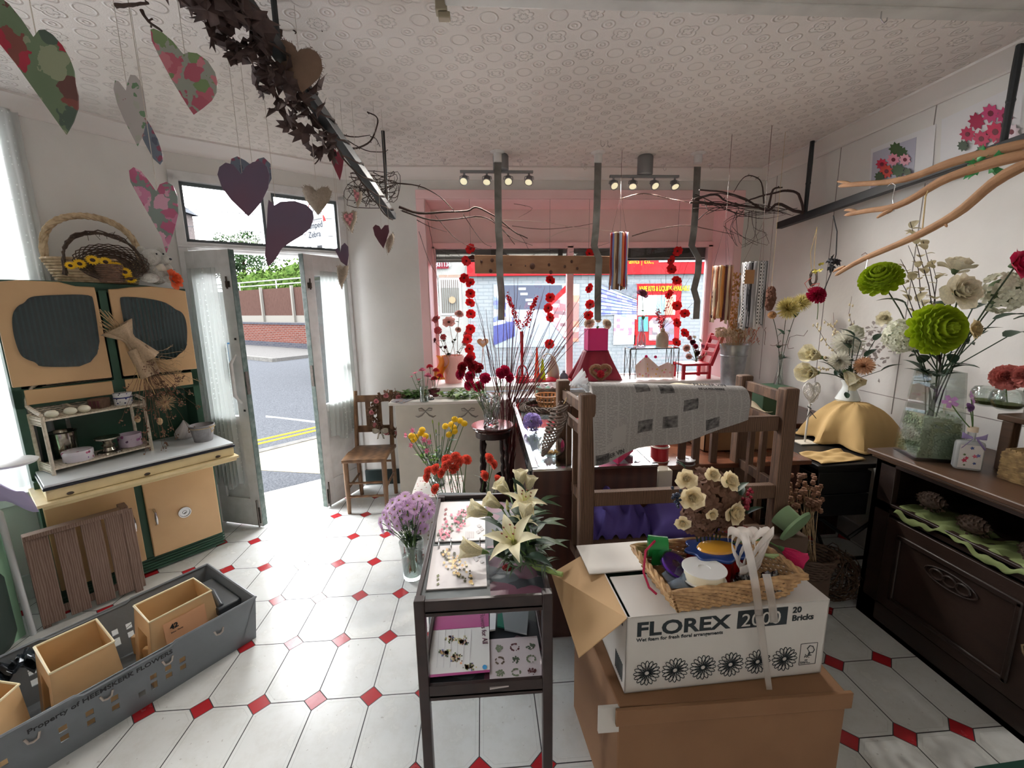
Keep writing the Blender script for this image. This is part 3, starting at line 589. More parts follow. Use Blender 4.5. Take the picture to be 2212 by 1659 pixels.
for x0, x1, hx in ((.012,.375,.345),(.412,.778,.445)):
    b = DB(); b.box(x0,x1,-.022,0,.10,.575); d = ob('door', b, CREAM, t, bev=.005)
    b = DB(); b.tube([(hx,-.02,.30),(hx,-.05,.315),(hx,-.056,.35),(hx,-.05,.385),(hx,-.02,.40)], [.007,.006,.008,.006,.007], 8); ob('handle', b, CHR, d)
    if x0 > .4:
        c = cp(396,1104); b = DB(); M0 = b.M; b.M = MD@TR((c[0],-.022,c[1]))@Matrix.Rotation(PI/2,4,'X')
        b.lathe([(0,.006),(.010,.008),(.012,.004),(.026,.004),(.028,.010),(.034,.010),(.036,0)], (0,0,0), 24); ob('vent', b, CHR, d)
b = DB(); b.box(.012,.778,-.018,0,.59,.665); b2 = ob('drawer_front', b, CREAM, t, bev=.004)
b = DB(); b.tube([(.46,-.018,.632),(.48,-.04,.622),(.53,-.045,.618),(.58,-.04,.622),(.60,-.018,.632)], [.006,.005,.006,.005,.006], 8); ob('handle', b, CHR, b2)
b = DB(); b.box(-.02,.845,-.295,.05,.668,.684); b.box(.0,.835,-.28,.05,.65,.668); ob('pull_out_board', b, CRL, t, bev=.003)
b = DB(); b.box(.02,.83,-.265,.22,.686,.738); w_ = ob('worktop', b, CRL, t, bev=.003)
b = DB(); b.box(.012,.838,-.273,.23,.738,.752,0); b.box(.018,.832,-.267,.22,.752,.765,1); ob('enamel_top', b, [NAVY, ENAM], w_, bev=.003)
for x in (.10,.40,.74): b = DB(); b.ball((x,-.268,.70),(.014,.006,.008),8,5); ob('latch', b, mat('rusty_steel',(88,80,74),.5), w_)
# upper doors, their lobed panes traced on the door plane
def chaikin(p, k=2):
    for _ in range(k): p = [q for a, c in zip(p, p[1:]+p[:1]) for q in ((a[0]*.75+c[0]*.25,a[1]*.75+c[1]*.25),(a[0]*.25+c[0]*.75,a[1]*.25+c[1]*.75))]
    return p
LP = [(25,680),(38,660),(52,655),(62,642),(90,638),(196,635),(203,650),(222,790),(86,794),(78,783),(58,777),(42,766),(28,722)]
RPn = [(258,645),(262,641),(300,642),(350,650),(372,662),(378,668),(395,675),(404,700),(404,745),(398,758),(386,765),(378,775),(345,778),(300,778),(280,770),(268,700)]
for k, (ox, poly) in enumerate((([(0.005,1.215),(.005,1.728),(.10,1.742),(.24,1.738),(.30,1.718),(.375,1.715),(.378,1.215)], LP), ([(.428,1.215),(.428,1.705),(.47,1.708),(.52,1.718),(.62,1.725),(.72,1.715),(.785,1.70),(.785,1.215)], RPn))):
    b = DB(); vprism(b, ox, .028, .05); d = ob('door', b, CREAM, t, bev=.004)
    pts = [cp(u,v,.025) for u, v in chaikin(poly)]; b = DB(); vprism(b, pts[::-1], .022, .029); ob('pane', b, DGL, d)
    xs = [p[0] for p in pts]; b = DB(); n_ = 16
    for i in range(1, n_):
        x = min(xs)+(max(xs)-min(xs))*i/n_; zs = [];
        for a, c in zip(pts, pts[1:]+pts[:1]):
            if (a[0]-x)*(c[0]-x) < 0: zs.append(a[1]+(c[1]-a[1])*(x-a[0])/(c[0]-a[0]))
        if len(zs) >= 2: b.box(x-.004,x+.004,.0195,.023,min(zs)+.006,max(zs)-.006)
    ob('reeding', b, mat('reeded_dark_glass_rib',(44,62,64),.15), d)
for x0, x1 in ((.04,.375),(.43,.755)):
    b = DB(); b.box(x0,x1,.035,.05,1.118,1.195); ob('small_drawer', b, CREAM, t, bev=.003)
def DP(x, y, z): return MD@V_((x,y,z))
# ---- baskets on top ----
WICK = mat('pale_wicker', (206,184,150), .7, var=.8, vscale=40, col2=(150,124,92)); DWICK = mat('dark_willow', (88,72,60), .75, var=.8, vscale=50, col2=(54,42,36)); WWICK = mat('white_wicker', (214,204,186), .7, var=.6, vscale=60, col2=(168,154,132))
def basket(b, c, rx, ry, h, rtop=1.0, rbot=.8, rows=9, n=40, rad=.006, mi=None, rz=0, bulge=0):
    """woven oval basket: wavy horizontal rods round upright stakes"""
    cr, sr = cos(rz), sin(rz)
    for k in range(rows):
        f = k/(rows-1); s_ = rbot+(rtop-rbot)*f+bulge*sin(PI*f); pts = []
        for i in range(n+1):
            a = 2*PI*i/n; w = 1+(.035 if (i+k) % 2 else -.035)*(.1/max(rx,.05)); x, y = rx*s_*w*cos(a), ry*s_*w*sin(a); pts.append((c[0]+x*cr-y*sr, c[1]+x*sr+y*cr, c[2]+h*f))
        b.tube(pts, h/rows*.56, 5, False, mi)
    b.lathe([(0,0),(rx*rbot*.98,0)], (0,0,0), 24) if 0 else None
    q = [(c[0]+rx*rbot*.97*cos(2*PI*i/24)*cr-ry*rbot*.97*sin(2*PI*i/24)*sr, c[1]+rx*rbot*.97*cos(2*PI*i/24)*sr+ry*rbot*.97*sin(2*PI*i/24)*cr, c[2]+.002) for i in range(24)]
    b.add(q, [tuple(range(24))], mi)
def rope(b, pts, r, n=3, tw=14, mi=None):
    """twisted strands along a path"""
    pts = [V_(p) for p in pts]; L_ = len(pts)
    for s_ in range(n):
        out = []
        for i, p in enumerate(pts):
            d = (pts[min(i+1,L_-1)]-pts[max(i-1,0)]).normalized(); x = d.cross(V_((.3,.9,.1))).normalized(); y = d.cross(x); a = tw*i/L_+2*PI*s_/n
            out.append(p+(x*cos(a)+y*sin(a))*r*.6)
        b.tube(out, r*.62, 5, True, mi)
def harc(a, c, h, n=18, k=.5):
    a, c = V_(a), V_(c); return [a.lerp(c,(1-cos(PI*i/n))/2)+V_((0,0,h*sin(PI*i/n)**k)) for i in range(n+1)]
ZT = 1.745; cx = .42; c0 = DP(.42,.16,ZT)
angD = math.atan2(dD.y,dD.x)
t = thing('handled_basket', 'large pale wicker basket with a tall rope handle on top of the dresser', 'basket', c0)
b = B(); basket(b, (c0.x,c0.y,ZT), .20, .11, .12, 1.05, .82, 9, 44, rz=angD); ob('bowl', b, WICK, t)
b = B(); rope(b, harc(DP(.222,.16,ZT+.10), DP(.618,.16,ZT+.10), .26, 24, .62), .016, 4, 26); ob('handle', b, WICK, t)
t = thing('willow_ring_basket', 'dark willow basket with a twiggy hoop handle, in front of the pale basket', 'basket', DP(.36,.12,ZT))
b = B()
for k in range(7): b.tube([p+V_([U_(-.008,.008) for _ in range(3)]) for p in harc(DP(.27,.03,ZT+.03), DP(.60,.03,ZT+.02), .235+U_(-.008,.008), 20, .6)], .0035, 4)
for _ in range(14): a = U_(.1,.9); p = harc(DP(.27,.03,ZT+.03), DP(.60,.03,ZT+.02), .235, 20, .6)[int(a*20)]; b.tube([p, p+V_((U_(-.03,.03),U_(-.03,.03),U_(-.04,.02)))], .0015, 3)
ob('hoop', b, DWICK, t)
b = B(); c = DP(.46,.04,ZT+.09); M0 = TR(c)@Matrix.Rotation(angD,4,'Z')@Matrix.Rotation(math.radians(74),4,'X'); b.M = M0
basket(b, (0,0,0), .155, .10, .05, 1.0, .55, 10, 48); 
for k in range(10): b.tube([(.015*k*cos(a),.010*k*sin(a),.002) for a in np.linspace(0,2*PI,30)], .0042, 4, False)
ob('tray', b, DWICK, t)
b = B(); c2 = DP(.44,-.01,ZT); basket(b, c2, .055, .05, .085, 1.0, .8, 9, 24); ob('small_basket', b, mat('brown_wicker',(120,92,74),.75,var=.7,vscale=50), t)
# sunflower string
def bloom_mesh(kind, cols, seed=1):
    r = random.Random(seed); b = B(); ms = cols
    if kind == 'sun':
        for L_, n, e in ((1,14,8),(.9,14,22)):
            for i in range(n): b.petal(L_*.72,.26,e,e-12,2*PI*(i+(.5 if e > 10 else 0))/n,.28,0,3,2,.1,0,1,0)
        b.lathe([(0,.12),(.2,.12),(.34,.05),(.36,0)],(0,0,0),14,1)
    elif kind == 'daisy':
        for k, (e, n) in enumerate(((4,17),(16,17))):
            for i in range(n): b.petal(.86,.24,e,e-8+r.uniform(-8,8),2*PI*(i+.5*k)/n,.14,0,3,2,.15,0,.4,0)
        b.ball((0,0,.05),(.18,.18,.10),10,6,1)
    elif kind == 'carn':
        for k in range(6):
            n = 7+k; e = 84-k*15
            for i in range(n): b.petal(.62+.06*k,.5,e,e-22,2*PI*(i+r.random()*.6)/n,.02+.02*k,.12-.05*k,4,6,.1,.12,0,0,r.uniform(0,6))
        b.lathe([(.06,-.75),(.13,-.7),(.17,-.3),(.2,-.05)],(0,0,0),8,1)
    elif kind == 'poppy':
        for k in range(2):
            for i in range(4): b.petal(.95,1.1,38-k*14,10-k*12,2*PI*(i+.5*k)/4,.06,-.04*k,4,5,.22,.05,0,0,r.uniform(0,6))
        b.ball((0,0,.14),(.15,.15,.13),8,5,1)
        for i in range(16): a = r.uniform(0,6.28); b.tube([(0,0,.05),(.26*cos(a),.26*sin(a),.2)], .014, 3, True, 1)
    elif kind == 'rose':
        for i in range(27):
            f = i/26; e0 = 100-62*f; b.petal(.46+.30*f,.34+.62*f,e0,e0+14-62*f*f,i*2.4,.025+.17*f,.16-.30*f,6,4,.55-.25*f,.012+.012*f,0,0,r.uniform(0,6))
        b.lathe([(.05,-.35),(.14,-.25),(.2,-.06)],(0,0,0),8,1)
    elif kind == 'pom':
        for k in range(9):
            e = 88-k*14; n = 4+int(15*sin(PI*(k+1)/11))
            for i in range(n): b.petal(.42,.30,e-6,e+34,2*PI*(i+.5*(k%2)+r.uniform(-.1,.1))/n,.5*cos(math.radians(e)),.5*sin(math.radians(e))*.75,4,2,.55,0,0,0)
        b.ball((0,0,-.02),(.55,.55,.42),10,6,0)
    elif kind == 'spider':
        for k in range(8):
            e = 86-k*15; n = 7+int(14*sin(PI*(k+1)/10))
            for i in range(n): b.petal(.95-.03*k,.13,e,e-12,2*PI*(i+r.random()*.5)/n,.05,.02,4,2,.5,0,.6,0)
        b.lathe([(.05,-.3),(.2,-.1),(.25,0)],(0,0,0),8,1)
    elif kind == 'button':
        for k in range(6):
            e = 80-k*17; n = 3+int(13*sin(PI*(k+1)/8))
            for i in range(n): a = 2*PI*(i+.5*(k%2))/n; ce = cos(math.radians(e)); b.ball((.8*ce*cos(a),.8*ce*sin(a),.62*sin(math.radians(e))),.2,6,4,0)
        b.ball((0,0,0),(.85,.85,.6),10,6,0); b.lathe([(.1,-.7),(.3,-.6),(.5,-.45)],(0,0,0),8,1)
    elif kind == 'lily':
        for i in range(6): b.petal(1.25,.46,66,-12,2*PI*i/6,.05,0,7,4,.25,.01,1,0)
        for i in range(6): a = 2*PI*(i+.5)/6; b.tube([(0,0,.1),(.12*cos(a),.12*sin(a),.5),(.25*cos(a),.25*sin(a),.78)], .014, 4, True, 2); b.ball((.25*cos(a),.25*sin(a),.78),(.035,.06,.03),6,4,1)
        b.lathe([(.03,-.2),(.07,0),(.1,.15)],(0,0,0),8,2)
    elif kind == 'bell':   # half-open lisianthus
        for i in range(5): b.petal(1.15,.75,84,52,2*PI*i/5,.03,0,5,4,.45,.02,0,0)
        for i in range(5): b.petal(1.0,.6,88,78,2*PI*(i+.5)/5,.02,0,4,3,.5,0,0,0)
        b.lathe([(.03,-.22),(.1,-.1),(.14,.08)],(0,0,0),8,1)
    elif kind == 'bud': b.lathe([(.02,0),(.16,.18),(.22,.5),(.16,.95),(.03,1.3)],(0,0,0),8,0); b.lathe([(.03,-.1),(.12,.0),(.17,.2)],(0,0,0),8,1)
    elif kind == 'hyd':
        for _ in range(78):
            d = V_((r.gauss(0,1),r.gauss(0,1),r.gauss(.25,1))).normalized(); q = V_((0,0,1)).rotation_difference(d).to_matrix().to_4x4(); b.M = TR(d*.82*V_((1,1,.8)).length/1.62)@q@Matrix.Rotation(r.random()*6,4,'Z')
            b.M = b.M@Matrix.Rotation(r.gauss(0,.35),4,'X')
            for i in range(4): b.petal(.25,.23,36,-6,2*PI*i/4,.01,0,3,2,.35,0,0,0)
        b.M = Matrix(); b.ball((0,0,0),(.66,.66,.58),10,6,1)
    elif kind == 'peony':
        for k in range(7):
            n = 5+k; e = 92-k*14
            for i in range(n): b.petal(.72+.03*k,.62,e,e+6 if k < 4 else e-14,2*PI*(i+r.random()*.5)/n,.03+.03*k,.10-.04*k,5,4,.4,.035,0,0,r.uniform(0,6))
        b.lathe([(.05,-.4),(.14,-.25),(.2,-.05)],(0,0,0),8,1)
    elif kind == 'tiny':
        for i in range(5): b.petal(1,.7,20,0,2*PI*i/5,.05,0,2,2,.2,0,0,0)
        b.ball((0,0,.05),.2,6,4,1)
    xs = max(math.hypot(p.x,p.y) for p in b.v)
    if kind not in ('bud',): b.v = [p/xs for p in b.v]
    return mesh_of('bloom_'+kind, b, ms, ang=60)
STEM = mat('flower_stem', (84,116,62), .6, var=.4, vscale=20); STEMD = mat('dark_stem', (52,66,44), .6, var=.4, vscale=20); TWIG = mat('brown_twig', (92,70,56), .8, var=.6, vscale=40)
LF = mat('green_leaf', (78,116,62), .5, var=.6, vscale=12, col2=(48,84,44), transl=.2); LFD = mat('dark_green_leaf', (44,70,52), .5, var=.6, vscale=12, col2=(28,50,38)); LFB = mat('bright_leaf', (124,164,74), .5, var=.5, vscale=10, transl=.25)
def leafmesh(m, w=.5, point=1, e0=20, e1=-25):
    b = B(); b.petal(1, w, e0, e1, 0, .0, 0, 6, 4, .22, 0, point); b.tube([(-.0,0,0),(.1,0,.03)], .018, 4); return mesh_of('leaf', b, m)
LM = {}
def leafm(key, m, **k):
    if key not in LM: LM[key] = leafmesh(m, **k)
    return LM[key]
BM = {}
def bm_(kind, name, col, c2=(86,116,60), rough=.6, transl=.25, var=.35, third=None, seed=1, col2=None):
    k = (kind, name)
    if k not in BM:
        ms = [mat('petal_'+name, col, rough, var=var, vscale=9, col2=col2, transl=transl), mat('calyx_'+name, c2, .6)]
        if third: ms.append(mat('inner_'+name, third, .6))
        BM[k] = bloom_mesh(kind, ms, seed)
    return BM[k]
def qdir(d, spin=0): return V_((0,0,1)).rotation_difference(V_(d).normalized())@Qn((0,0,1), spin)
def flower(base, tip, me, r, label, group, name='cut_flower', cat='flower', face=None, sr=.0022, sm=None, leaves=2, lk='g', ll=.07, rnd=R, bend=.03, scl=None, mid=None):
    """one cut flower: stem, bloom and leaves as parts of one thing"""
    base = V_(base); tip = V_(tip); t = thing(name, label, cat, base, group)
    d = tip-base; L_ = d.length; k = V_((rnd.uniform(-1,1),rnd.uniform(-1,1),0))*L_*bend
    pts = [base+d*(i/6)+k*sin(PI*i/6) for i in range(7)]
    if mid: m_ = V_(mid); pts = [base*(1-i/6)**2+m_*2*(i/6)*(1-i/6)+tip*(i/6)**2 for i in range(7)]
    b = B(); b.tube(pts, [sr]*7, 6); ob('stem', b, sm or STEM, t)
    f = V_(face) if face else (tip-pts[4]); 
    inst('bloom', me, t, tip, qdir(f, rnd.uniform(0,6)), r if not scl else tuple(r*s_ for s_ in scl))
    lmsh = {'g':leafm('g',LF), 'd':leafm('d',LFD,w=.42), 'n':leafm('n',LFD,w=.10), 'b':leafm('b',LFB), 'round':leafm('round',LFD,w=.75,point=.4)}[lk]
    for i in range(leaves):
        f_ = rnd.uniform(.45,.9) if L_ > .1 else .5; p = pts[int(f_*6)]; a = rnd.uniform(0,6.28); q = Qn((0,0,1), a)@Qn((0,1,0), -rnd.uniform(.1,.8)); inst('leaf', lmsh, t, p, q, ll*rnd.uniform(.7,1.2))
    return t
sun = bm_('sun','sunflower',(240,200,40),(58,36,22),col2=(222,160,30))
for i, (u, v, s_) in enumerate(((152,574,10),(172,570,12),(200,562,13),(228,566,13),(252,576,13),(270,588,13),(282,603,12))):
    x, z = cp(u,v,-.02); p = DP(x,-.02,z); o = inst('sunflower', sun, None, p, qdir(-nD+V_((0,0,.5))), s_*2.3/Fpx)
    tag(o, 'small yellow sunflower strung along the front of the dark willow basket', 'flower', 'sunflower garland')
# teddy bear
FUR = mat('white_plush', (206,204,196), .95, var=.5, vscale=80, col2=(170,168,160), bump=.8, bscale=180, sheen=.5)
tb_ = DP(.665,.12,ZT); t = thing('teddy_bear', 'small white plush bear slumped on top of the dresser beside the baskets', 'soft toy', tb_)
b = B(); X_ = lambda x,y,z: DP(.665+x*1.35,.08+y*1.35,ZT+z*1.4)
def blob(b, p, r, n=14, m=10): b.ball((0,0,0), r, n, m); 
def bal(p, r): b.ball(X_(*p), [q*1.42 for q in r], 14, 9)
bal((0,0,.045),(.045,.04,.05)); bal((-.01,-.02,.105),(.04,.04,.036)); bal((.03,-.045,.098),(.022,.02,.018)); bal((-.035,-.04,.02),(.03,.04,.02)); bal((.045,-.04,.018),(.035,.03,.018)); bal((-.035,.0,.06),(.018,.018,.035)); bal((.04,-.02,.055),(.018,.02,.03))
ob('body', b, FUR, t, sub=1)
b = B(); bal((-.04,0,.135),(.016,.012,.016)); ob('ear', b, FUR, t); b = B(); bal((.025,0,.138),(.016,.012,.016)); ob('ear', b, FUR, t)
b = B(); bal((.043,-.062,.10),(.006,.006,.005)); ob('nose', b, BLACK, t)
for q_ in ((-.002,-.056,.118),(.022,-.056,.12)): b = B(); bal(q_,(.004,.003,.004)); ob('eye', b, BLACK, t)
b = B(); b.grid(lambda u,v: X_(-.02+.06*u,-.045+.01*sin(u*9),.05+.03*v*sin(u*PI)), 10, 3); ob('ribbon', b, mat('cream_ribbon',(220,212,196),.4), t, solid=.001)
x, z = cp(374,604,.0); rb = DP(x,.0,z)
t = thing('silk_rose', 'orange artificial rose with green leaves lying on the right end of the dresser top', 'flower', rb)
inst('bloom', bm_('rose','orange_rose',(236,120,72),(70,110,70),col2=(226,70,60)), t, rb, qdir(-nD+dD*.9+V_((0,0,.35))), .066)
b = B(); b.tube([rb, DP(.72,.05,ZT+.03), DP(.66,.1,ZT+.02)], .004, 6); ob('stem', b, STEM, t)
for (u, v, a, s_) in ((330,570,2.4,.05),(352,568,.6,.055),(372,588,.2,.06),(318,590,3.4,.05)): x, z = cp(u,v,.05); inst('leaf', leafm('rl',mat('silk_leaf',(50,120,88),.5),w=.6), t, DP(x-.03,.06,z), Qn((0,0,1),angD+a)@Qn((0,1,0),-.4), s_)
# ---- white wicker shelf on the worktop ----
ZW = .765
fL, fR, bL = MD@V_((.071,-.11,ZW)), MD@V_((.485,-.03,ZW)), MD@V_((.03,.055,ZW)); ex = (fR-fL); wS = ex.length; ex.normalize(); ey = V_((-ex.y,ex.x,0)); dS = .165
MS2 = Matrix(((ex.x,ey.x,0,fL.x),(ex.y,ey.y,0,fL.y),(0,0,1,ZW),(0,0,0,1)))
t = thing('wicker_shelf', 'white two-tier wicker shelf with an arched back on the dresser worktop', 'shelf', fL)
ZS = .285
b = B(); b.M = MS2
for x, y in ((0,0),(wS,0),(0,dS),(wS,dS)): b = B(); b.M = MS2; b.tube([(x,y,0),(x,y,ZS+.02)], .0085, 8); ob('post', b, WWICK, t)
for z, nm in ((.03,'lower_shelf'),(ZS,'upper_shelf')):
    b = B(); b.M = MS2; b.box(-.005,wS+.005,-.005,dS+.005,z-.004,z+.004)
    for k in range(30): x = wS*k/29; b.tube([(x,-.004,z+.004),(x,dS,z+.004)], .003, 4)
    ob(nm, b, WWICK, t)
b = B(); b.M = MS2
for x in (0, wS):
    for k in range(6): b.tube([(x+.003*(k%2),0,ZS+.008*k-.03),(x,dS,ZS+.008*k-.03)], .0038, 4); b.tube([(x+.003*(k%2),0,.008+.008*k),(x,dS,.008+.008*k)], .0038, 4)
for k in range(22):
    z = .01*k; hw = wS/2*(1-(max(0,k-6)/16)**1.9) if k > 6 else wS/2
    if hw > .02: b.tube([(wS/2-hw+2*hw*i/30, dS+(.003 if (i+k)%2 else -.003), ZS+z) for i in range(31)], .0042, 4)
b.tube([(wS/2+wS/2*cos(PI-PI*i/20)*1.0, dS, ZS+.06+.155*sin(PI*i/20)**.8) for i in range(21)], .009, 6)
b.tube([(-.002,0,ZS+.03),(-.002,dS*.5,ZS+.045),(0,dS,ZS+.06)], .009, 6); b.tube([(wS,0,ZS+.03),(wS,dS*.5,ZS+.045),(wS,dS,ZS+.06)], .009, 6)
b.tube([(wS*.45+.055*cos(a),dS-.012,ZS+.075+.055*sin(a)) for a in np.linspace(0,2*PI,20)], .007, 6)
for a in np.linspace(.2,3,7): b.tube([(wS*.45,dS-.012,ZS+.04),(wS*.45+.052*cos(a),dS-.012,ZS+.075+.052*sin(a))], .0022, 4)
ob('woven_back', b, WWICK, t)
def SP(x, y, z): return MS2@V_((x,y,z))
EGG = mat('eggshell', (226,224,204), .35)
for i, (x, y) in enumerate(((.045,.03),(.115,.03),(.17,.03))):
    b = B(); c = SP(x,y,ZS+.004); b.lathe([(0,0),(.010,.001),(.017,.006),(.0225,.014),(.0235,.020),(.021,.029),(.014,.036),(.006,.039),(0,.040)], c, 18, sx=1.22, sy=1.0)
    single('egg', b, EGG, ('leftmost','middle','rightmost')[i]+' of the three white china eggs on the upper wicker shelf', 'egg', 'china eggs')
b = B(); c = SP(.255,.09,ZS+.004); b.box(c.x-.035,c.x+.035,c.y-.03,c.y+.03,c.z,c.z+.055); 
for k in range(3): b.box(c.x-.026+k*.02,c.x-.014+k*.02,c.y-.033,c.y-.03,c.z+.008,c.z+.045,1)
single('wicker_box', b, [mat('brown_wicker',(120,92,74),.75), mat('plum_cloth',(96,52,60),.8)], 'small brown lidded wicker box behind the china eggs', 'box', bev=.003)
def bandtin(name, c, r, h, mats, label, cat='tin', prof=None):
    b = B(); b.lathe(prof or [(0,0),(r*.96,0),(r,.004),(r,h*.66),(r*1.02,h*.67),(r*1.02,h),(r*.98,h+.003),(0,h+.003)], c, 30); o = ob(name, b, mats, None); return tag(o, label, cat)
def floral(name, base, cols, sc=40, th=.2, warp=0):
    m = bpy.data.materials.new(name); m.use_nodes = True; n = m.node_tree; b_ = n.nodes['Principled BSDF']; b_.inputs['Roughness'].default_value = .25
    t_ = n.nodes.new('ShaderNodeTexCoord'); v = n.nodes.new('ShaderNodeTexVoronoi'); v.inputs['Scale'].default_value = sc; n.links.new(t_.outputs['Object'], v.inputs['Vector'])
    ns = n.nodes.new('ShaderNodeTexNoise'); ns.inputs['Scale'].default_value = sc*2; n.links.new(t_.outputs['Object'], ns.inputs['Vector'])
    if warp:
        wn_ = n.nodes.new('ShaderNodeTexNoise'); wn_.inputs['Scale'].default_value = sc*.9; wn_.inputs['Detail'].default_value = 4; n.links.new(t_.outputs['Object'], wn_.inputs['Vector']); vm = n.nodes.new('ShaderNodeVectorMath'); vm.operation = 'MULTIPLY_ADD'; vm.inputs[1].default_value = (warp,)*3; n.links.new(wn_.outputs['Color'], vm.inputs[0]); n.links.new(t_.outputs['Object'], vm.inputs[2]); n.links.new(vm.outputs[0], v.inputs['Vector'])
    ad = math_node(n,'ADD', v.outputs['Distance'], math_node(n,'MULTIPLY', ns.outputs['Fac'], .35)); f = math_node(n,'LESS_THAN', ad, th+.18)
    s_ = n.nodes.new('ShaderNodeSeparateColor'); n.links.new(v.outputs['Color'], s_.inputs[0]); r = n.nodes.new('ShaderNodeValToRGB'); r.color_ramp.interpolation = 'CONSTANT'; e = r.color_ramp.elements
    while len(e) < len(cols): e.new(.5)
    for i, c in enumerate(cols): e[i].position = i/len(cols); e[i].color = C(*c)
    n.links.new(s_.outputs[0], r.inputs[0]); x = n.nodes.new('ShaderNodeMix'); x.data_type = 'RGBA'; x.inputs[6].default_value = C(*base); n.links.new(f, x.inputs[0]); n.links.new(r.outputs[0], x.inputs[7]); n.links.new(x.outputs[2], b_.inputs['Base Color']); return m
tn = bandtin('lidded_tin', SP(.355,.07,ZS+.004), .042, .068, floral('blue_floral_print',(226,228,230),[(40,56,120),(60,80,150),(30,40,90)],60,.22), 'round white lidded tin with a blue flower print on the upper wicker shelf')
b = B(); c = SP(.355,.07,ZS+.044); b.lathe([(.0432,0),(.0434,.007)], c, 30, close=False); ob('band', b, mat('tin_navy',(40,52,110),.3), tn)
DSIL = mat('mercury_glass', (190,184,170), .12, .95, var=.7, vscale=30, col2=(90,84,74)); GL = pane('vase_glass', (.93,.96,.95,1), .25)
bandtin('shallow_tin', SP(.12,.06,.035), .062, .052, floral('pink_floral_print',(214,208,216),[(150,60,90),(120,90,150),(80,90,80),(190,110,140)],34,.22), 'shallow round tin with a pink and mauve flower print on the lower wicker shelf', 'tin')
bandtin('floral_pot', SP(.36,.09,.035), .055, .075, floral('mauve_floral_print',(190,176,190),[(150,90,130),(210,200,210),(90,60,90),(170,120,160)],36,.3), 'round pot with a dense mauve flower print at the right of the lower wicker shelf', 'pot', [(0,0),(.05,0),(.055,.004),(.056,.075),(.052,.075),(.05,.01),(0,.008)])
bandtin('silver_cake_stand', SP(.25,.06,.035), .05, .1, DSIL, 'small silvered glass pedestal in the middle of the lower wicker shelf', 'candle holder', [(0,0),(.055,0),(.052,.008),(.03,.014),(.022,.03),(.032,.045),(.018,.058),(.03,.07),(.055,.082),(.056,.09),(.05,.088),(0,.082)])
bandtin('mercury_vase', MD@V_((.15,.12,ZW)), .06, .19, DSIL, 'tall mottled silver glass beaker standing behind the wicker shelf', 'vase', [(0,0),(.045,0),(.05,.02),(.055,.17),(.06,.175),(.055,.178),(.05,.17),(.045,.02),(0,.015)])
# ribbed zinc pot and ribbed onion ornament on the worktop
ZN = mat('weathered_zinc', (150,148,150), .5, .4, var=.7, vscale=18, col2=(120,116,116)); c = MD@V_((.738,-.06,ZW)); b = B()
for k in range(1):
    n = 88; prof = [(.048,0),(.056,.05),(.062,.085),(.068,.092),(.071,.105),(.066,.106),(.058,.085),(.046,.008),(0,.006)]; vs_ = []
    for r_, z_ in prof:
        for j in range(n): a = 2*PI*j/n; rr = r_*(1+(.02 if (j % 2 and z_ < .088 and r_ > .04) else 0)); vs_.append((c.x+rr*cos(a), c.y+rr*sin(a), c.z+z_))
    b.add(vs_, [(i*n+j,i*n+(j+1)%n,(i+1)*n+(j+1)%n,(i+1)*n+j) for i in range(len(prof)-1) for j in range(n)]+[tuple(range(n))[::-1]])
pz_ = ob('ribbed_pot', b, ZN, None, ang=20); tag(pz_, 'ribbed grey zinc pot with a twine bow at the right end of the dresser worktop', 'pot')
b = B(); b.tube([(c.x+.07*cos(a),c.y+.07*sin(a),c.z+.09) for a in np.linspace(0,2*PI,24)], .002, 4, False)
for s_ in (-1,1): b.tube([(c.x+.066,c.y-.02,c.z+.09),(c.x+.08,c.y-.03+.02*s_,c.z+.105),(c.x+.085,c.y-.03+.012*s_,c.z+.08),(c.x+.07,c.y-.022,c.z+.06)], .0018, 4)
ob('twine', b, mat('twine',(196,170,120),.9), pz_)
c = MD@V_((.69,.10,ZW)); b = B(); n = 48; prof = [(.03,0),(.052,.015),(.056,.035),(.046,.06),(.026,.085),(.010,.108),(.004,.12)]; vs_ = []
for r_, z_ in prof:
    for j in range(n): a = 2*PI*j/n; rr = r_*(1+.07*abs(sin(a*8))); vs_.append((c.x+rr*cos(a+z_*6), c.y+rr*sin(a+z_*6), c.z+z_))
b.add(vs_, [(i*n+j,i*n+(j+1)%n,(i+1)*n+(j+1)%n,(i+1)*n+j) for i in range(len(prof)-1) for j in range(n)]+[tuple((len(prof)-1)*n+j for j in range(n))])
single('ribbed_ornament', b, mat('plaster_grey',(186,182,180),.7), 'fluted grey onion-shaped ornament beside the ribbed zinc pot', 'ornament')
# dried bouquet wrapped in hessian, hanging down the front of the right door
DRY = mat('dried_straw', (190,164,126), .85, var=.7, vscale=50, col2=(140,112,80)); DRB = mat('dried_brown', (128,98,78), .9, var=.8, vscale=60, col2=(88,62,50)); HES = mat('hessian', (178,154,126), .95, var=.4, vscale=120, bump=.4, bscale=300)
def CQ(u, v, off): x, z = cp(u,v,off); return DP(x,off,z)
t = thing('dried_bouquet', 'bunch of dried flowers wrapped in hessian, hanging head down on the right dresser door', 'dried flowers', CQ(300,760,-.04))
b = B()
for i in range(26):
    a = CQ(214+U_(0,26),668+U_(0,48),-.05+U_(-.03,.02)); b.tube([a, CQ(285+U_(-6,6),738+U_(-8,8),-.05)], .0022, 4)
ob('stems', b, DRY, t)
b = B(); ax0, ax1 = CQ(252,706,-.05), CQ(322,775,-.06); M0 = TR(ax0)@rotM(ax0,ax1); L_ = (ax1-ax0).length; b.M = M0
b.grid(lambda u,v: ((.075-.15*u if u < .35 else .0225+.05*(u-.35))*cos(2*PI*v)*(1+.18*sin(v*25)), (.075-.15*u if u < .35 else .0225+.05*(u-.35))*sin(2*PI*v)*(1+.18*sin(v*25)), L_*u), 10, 30)
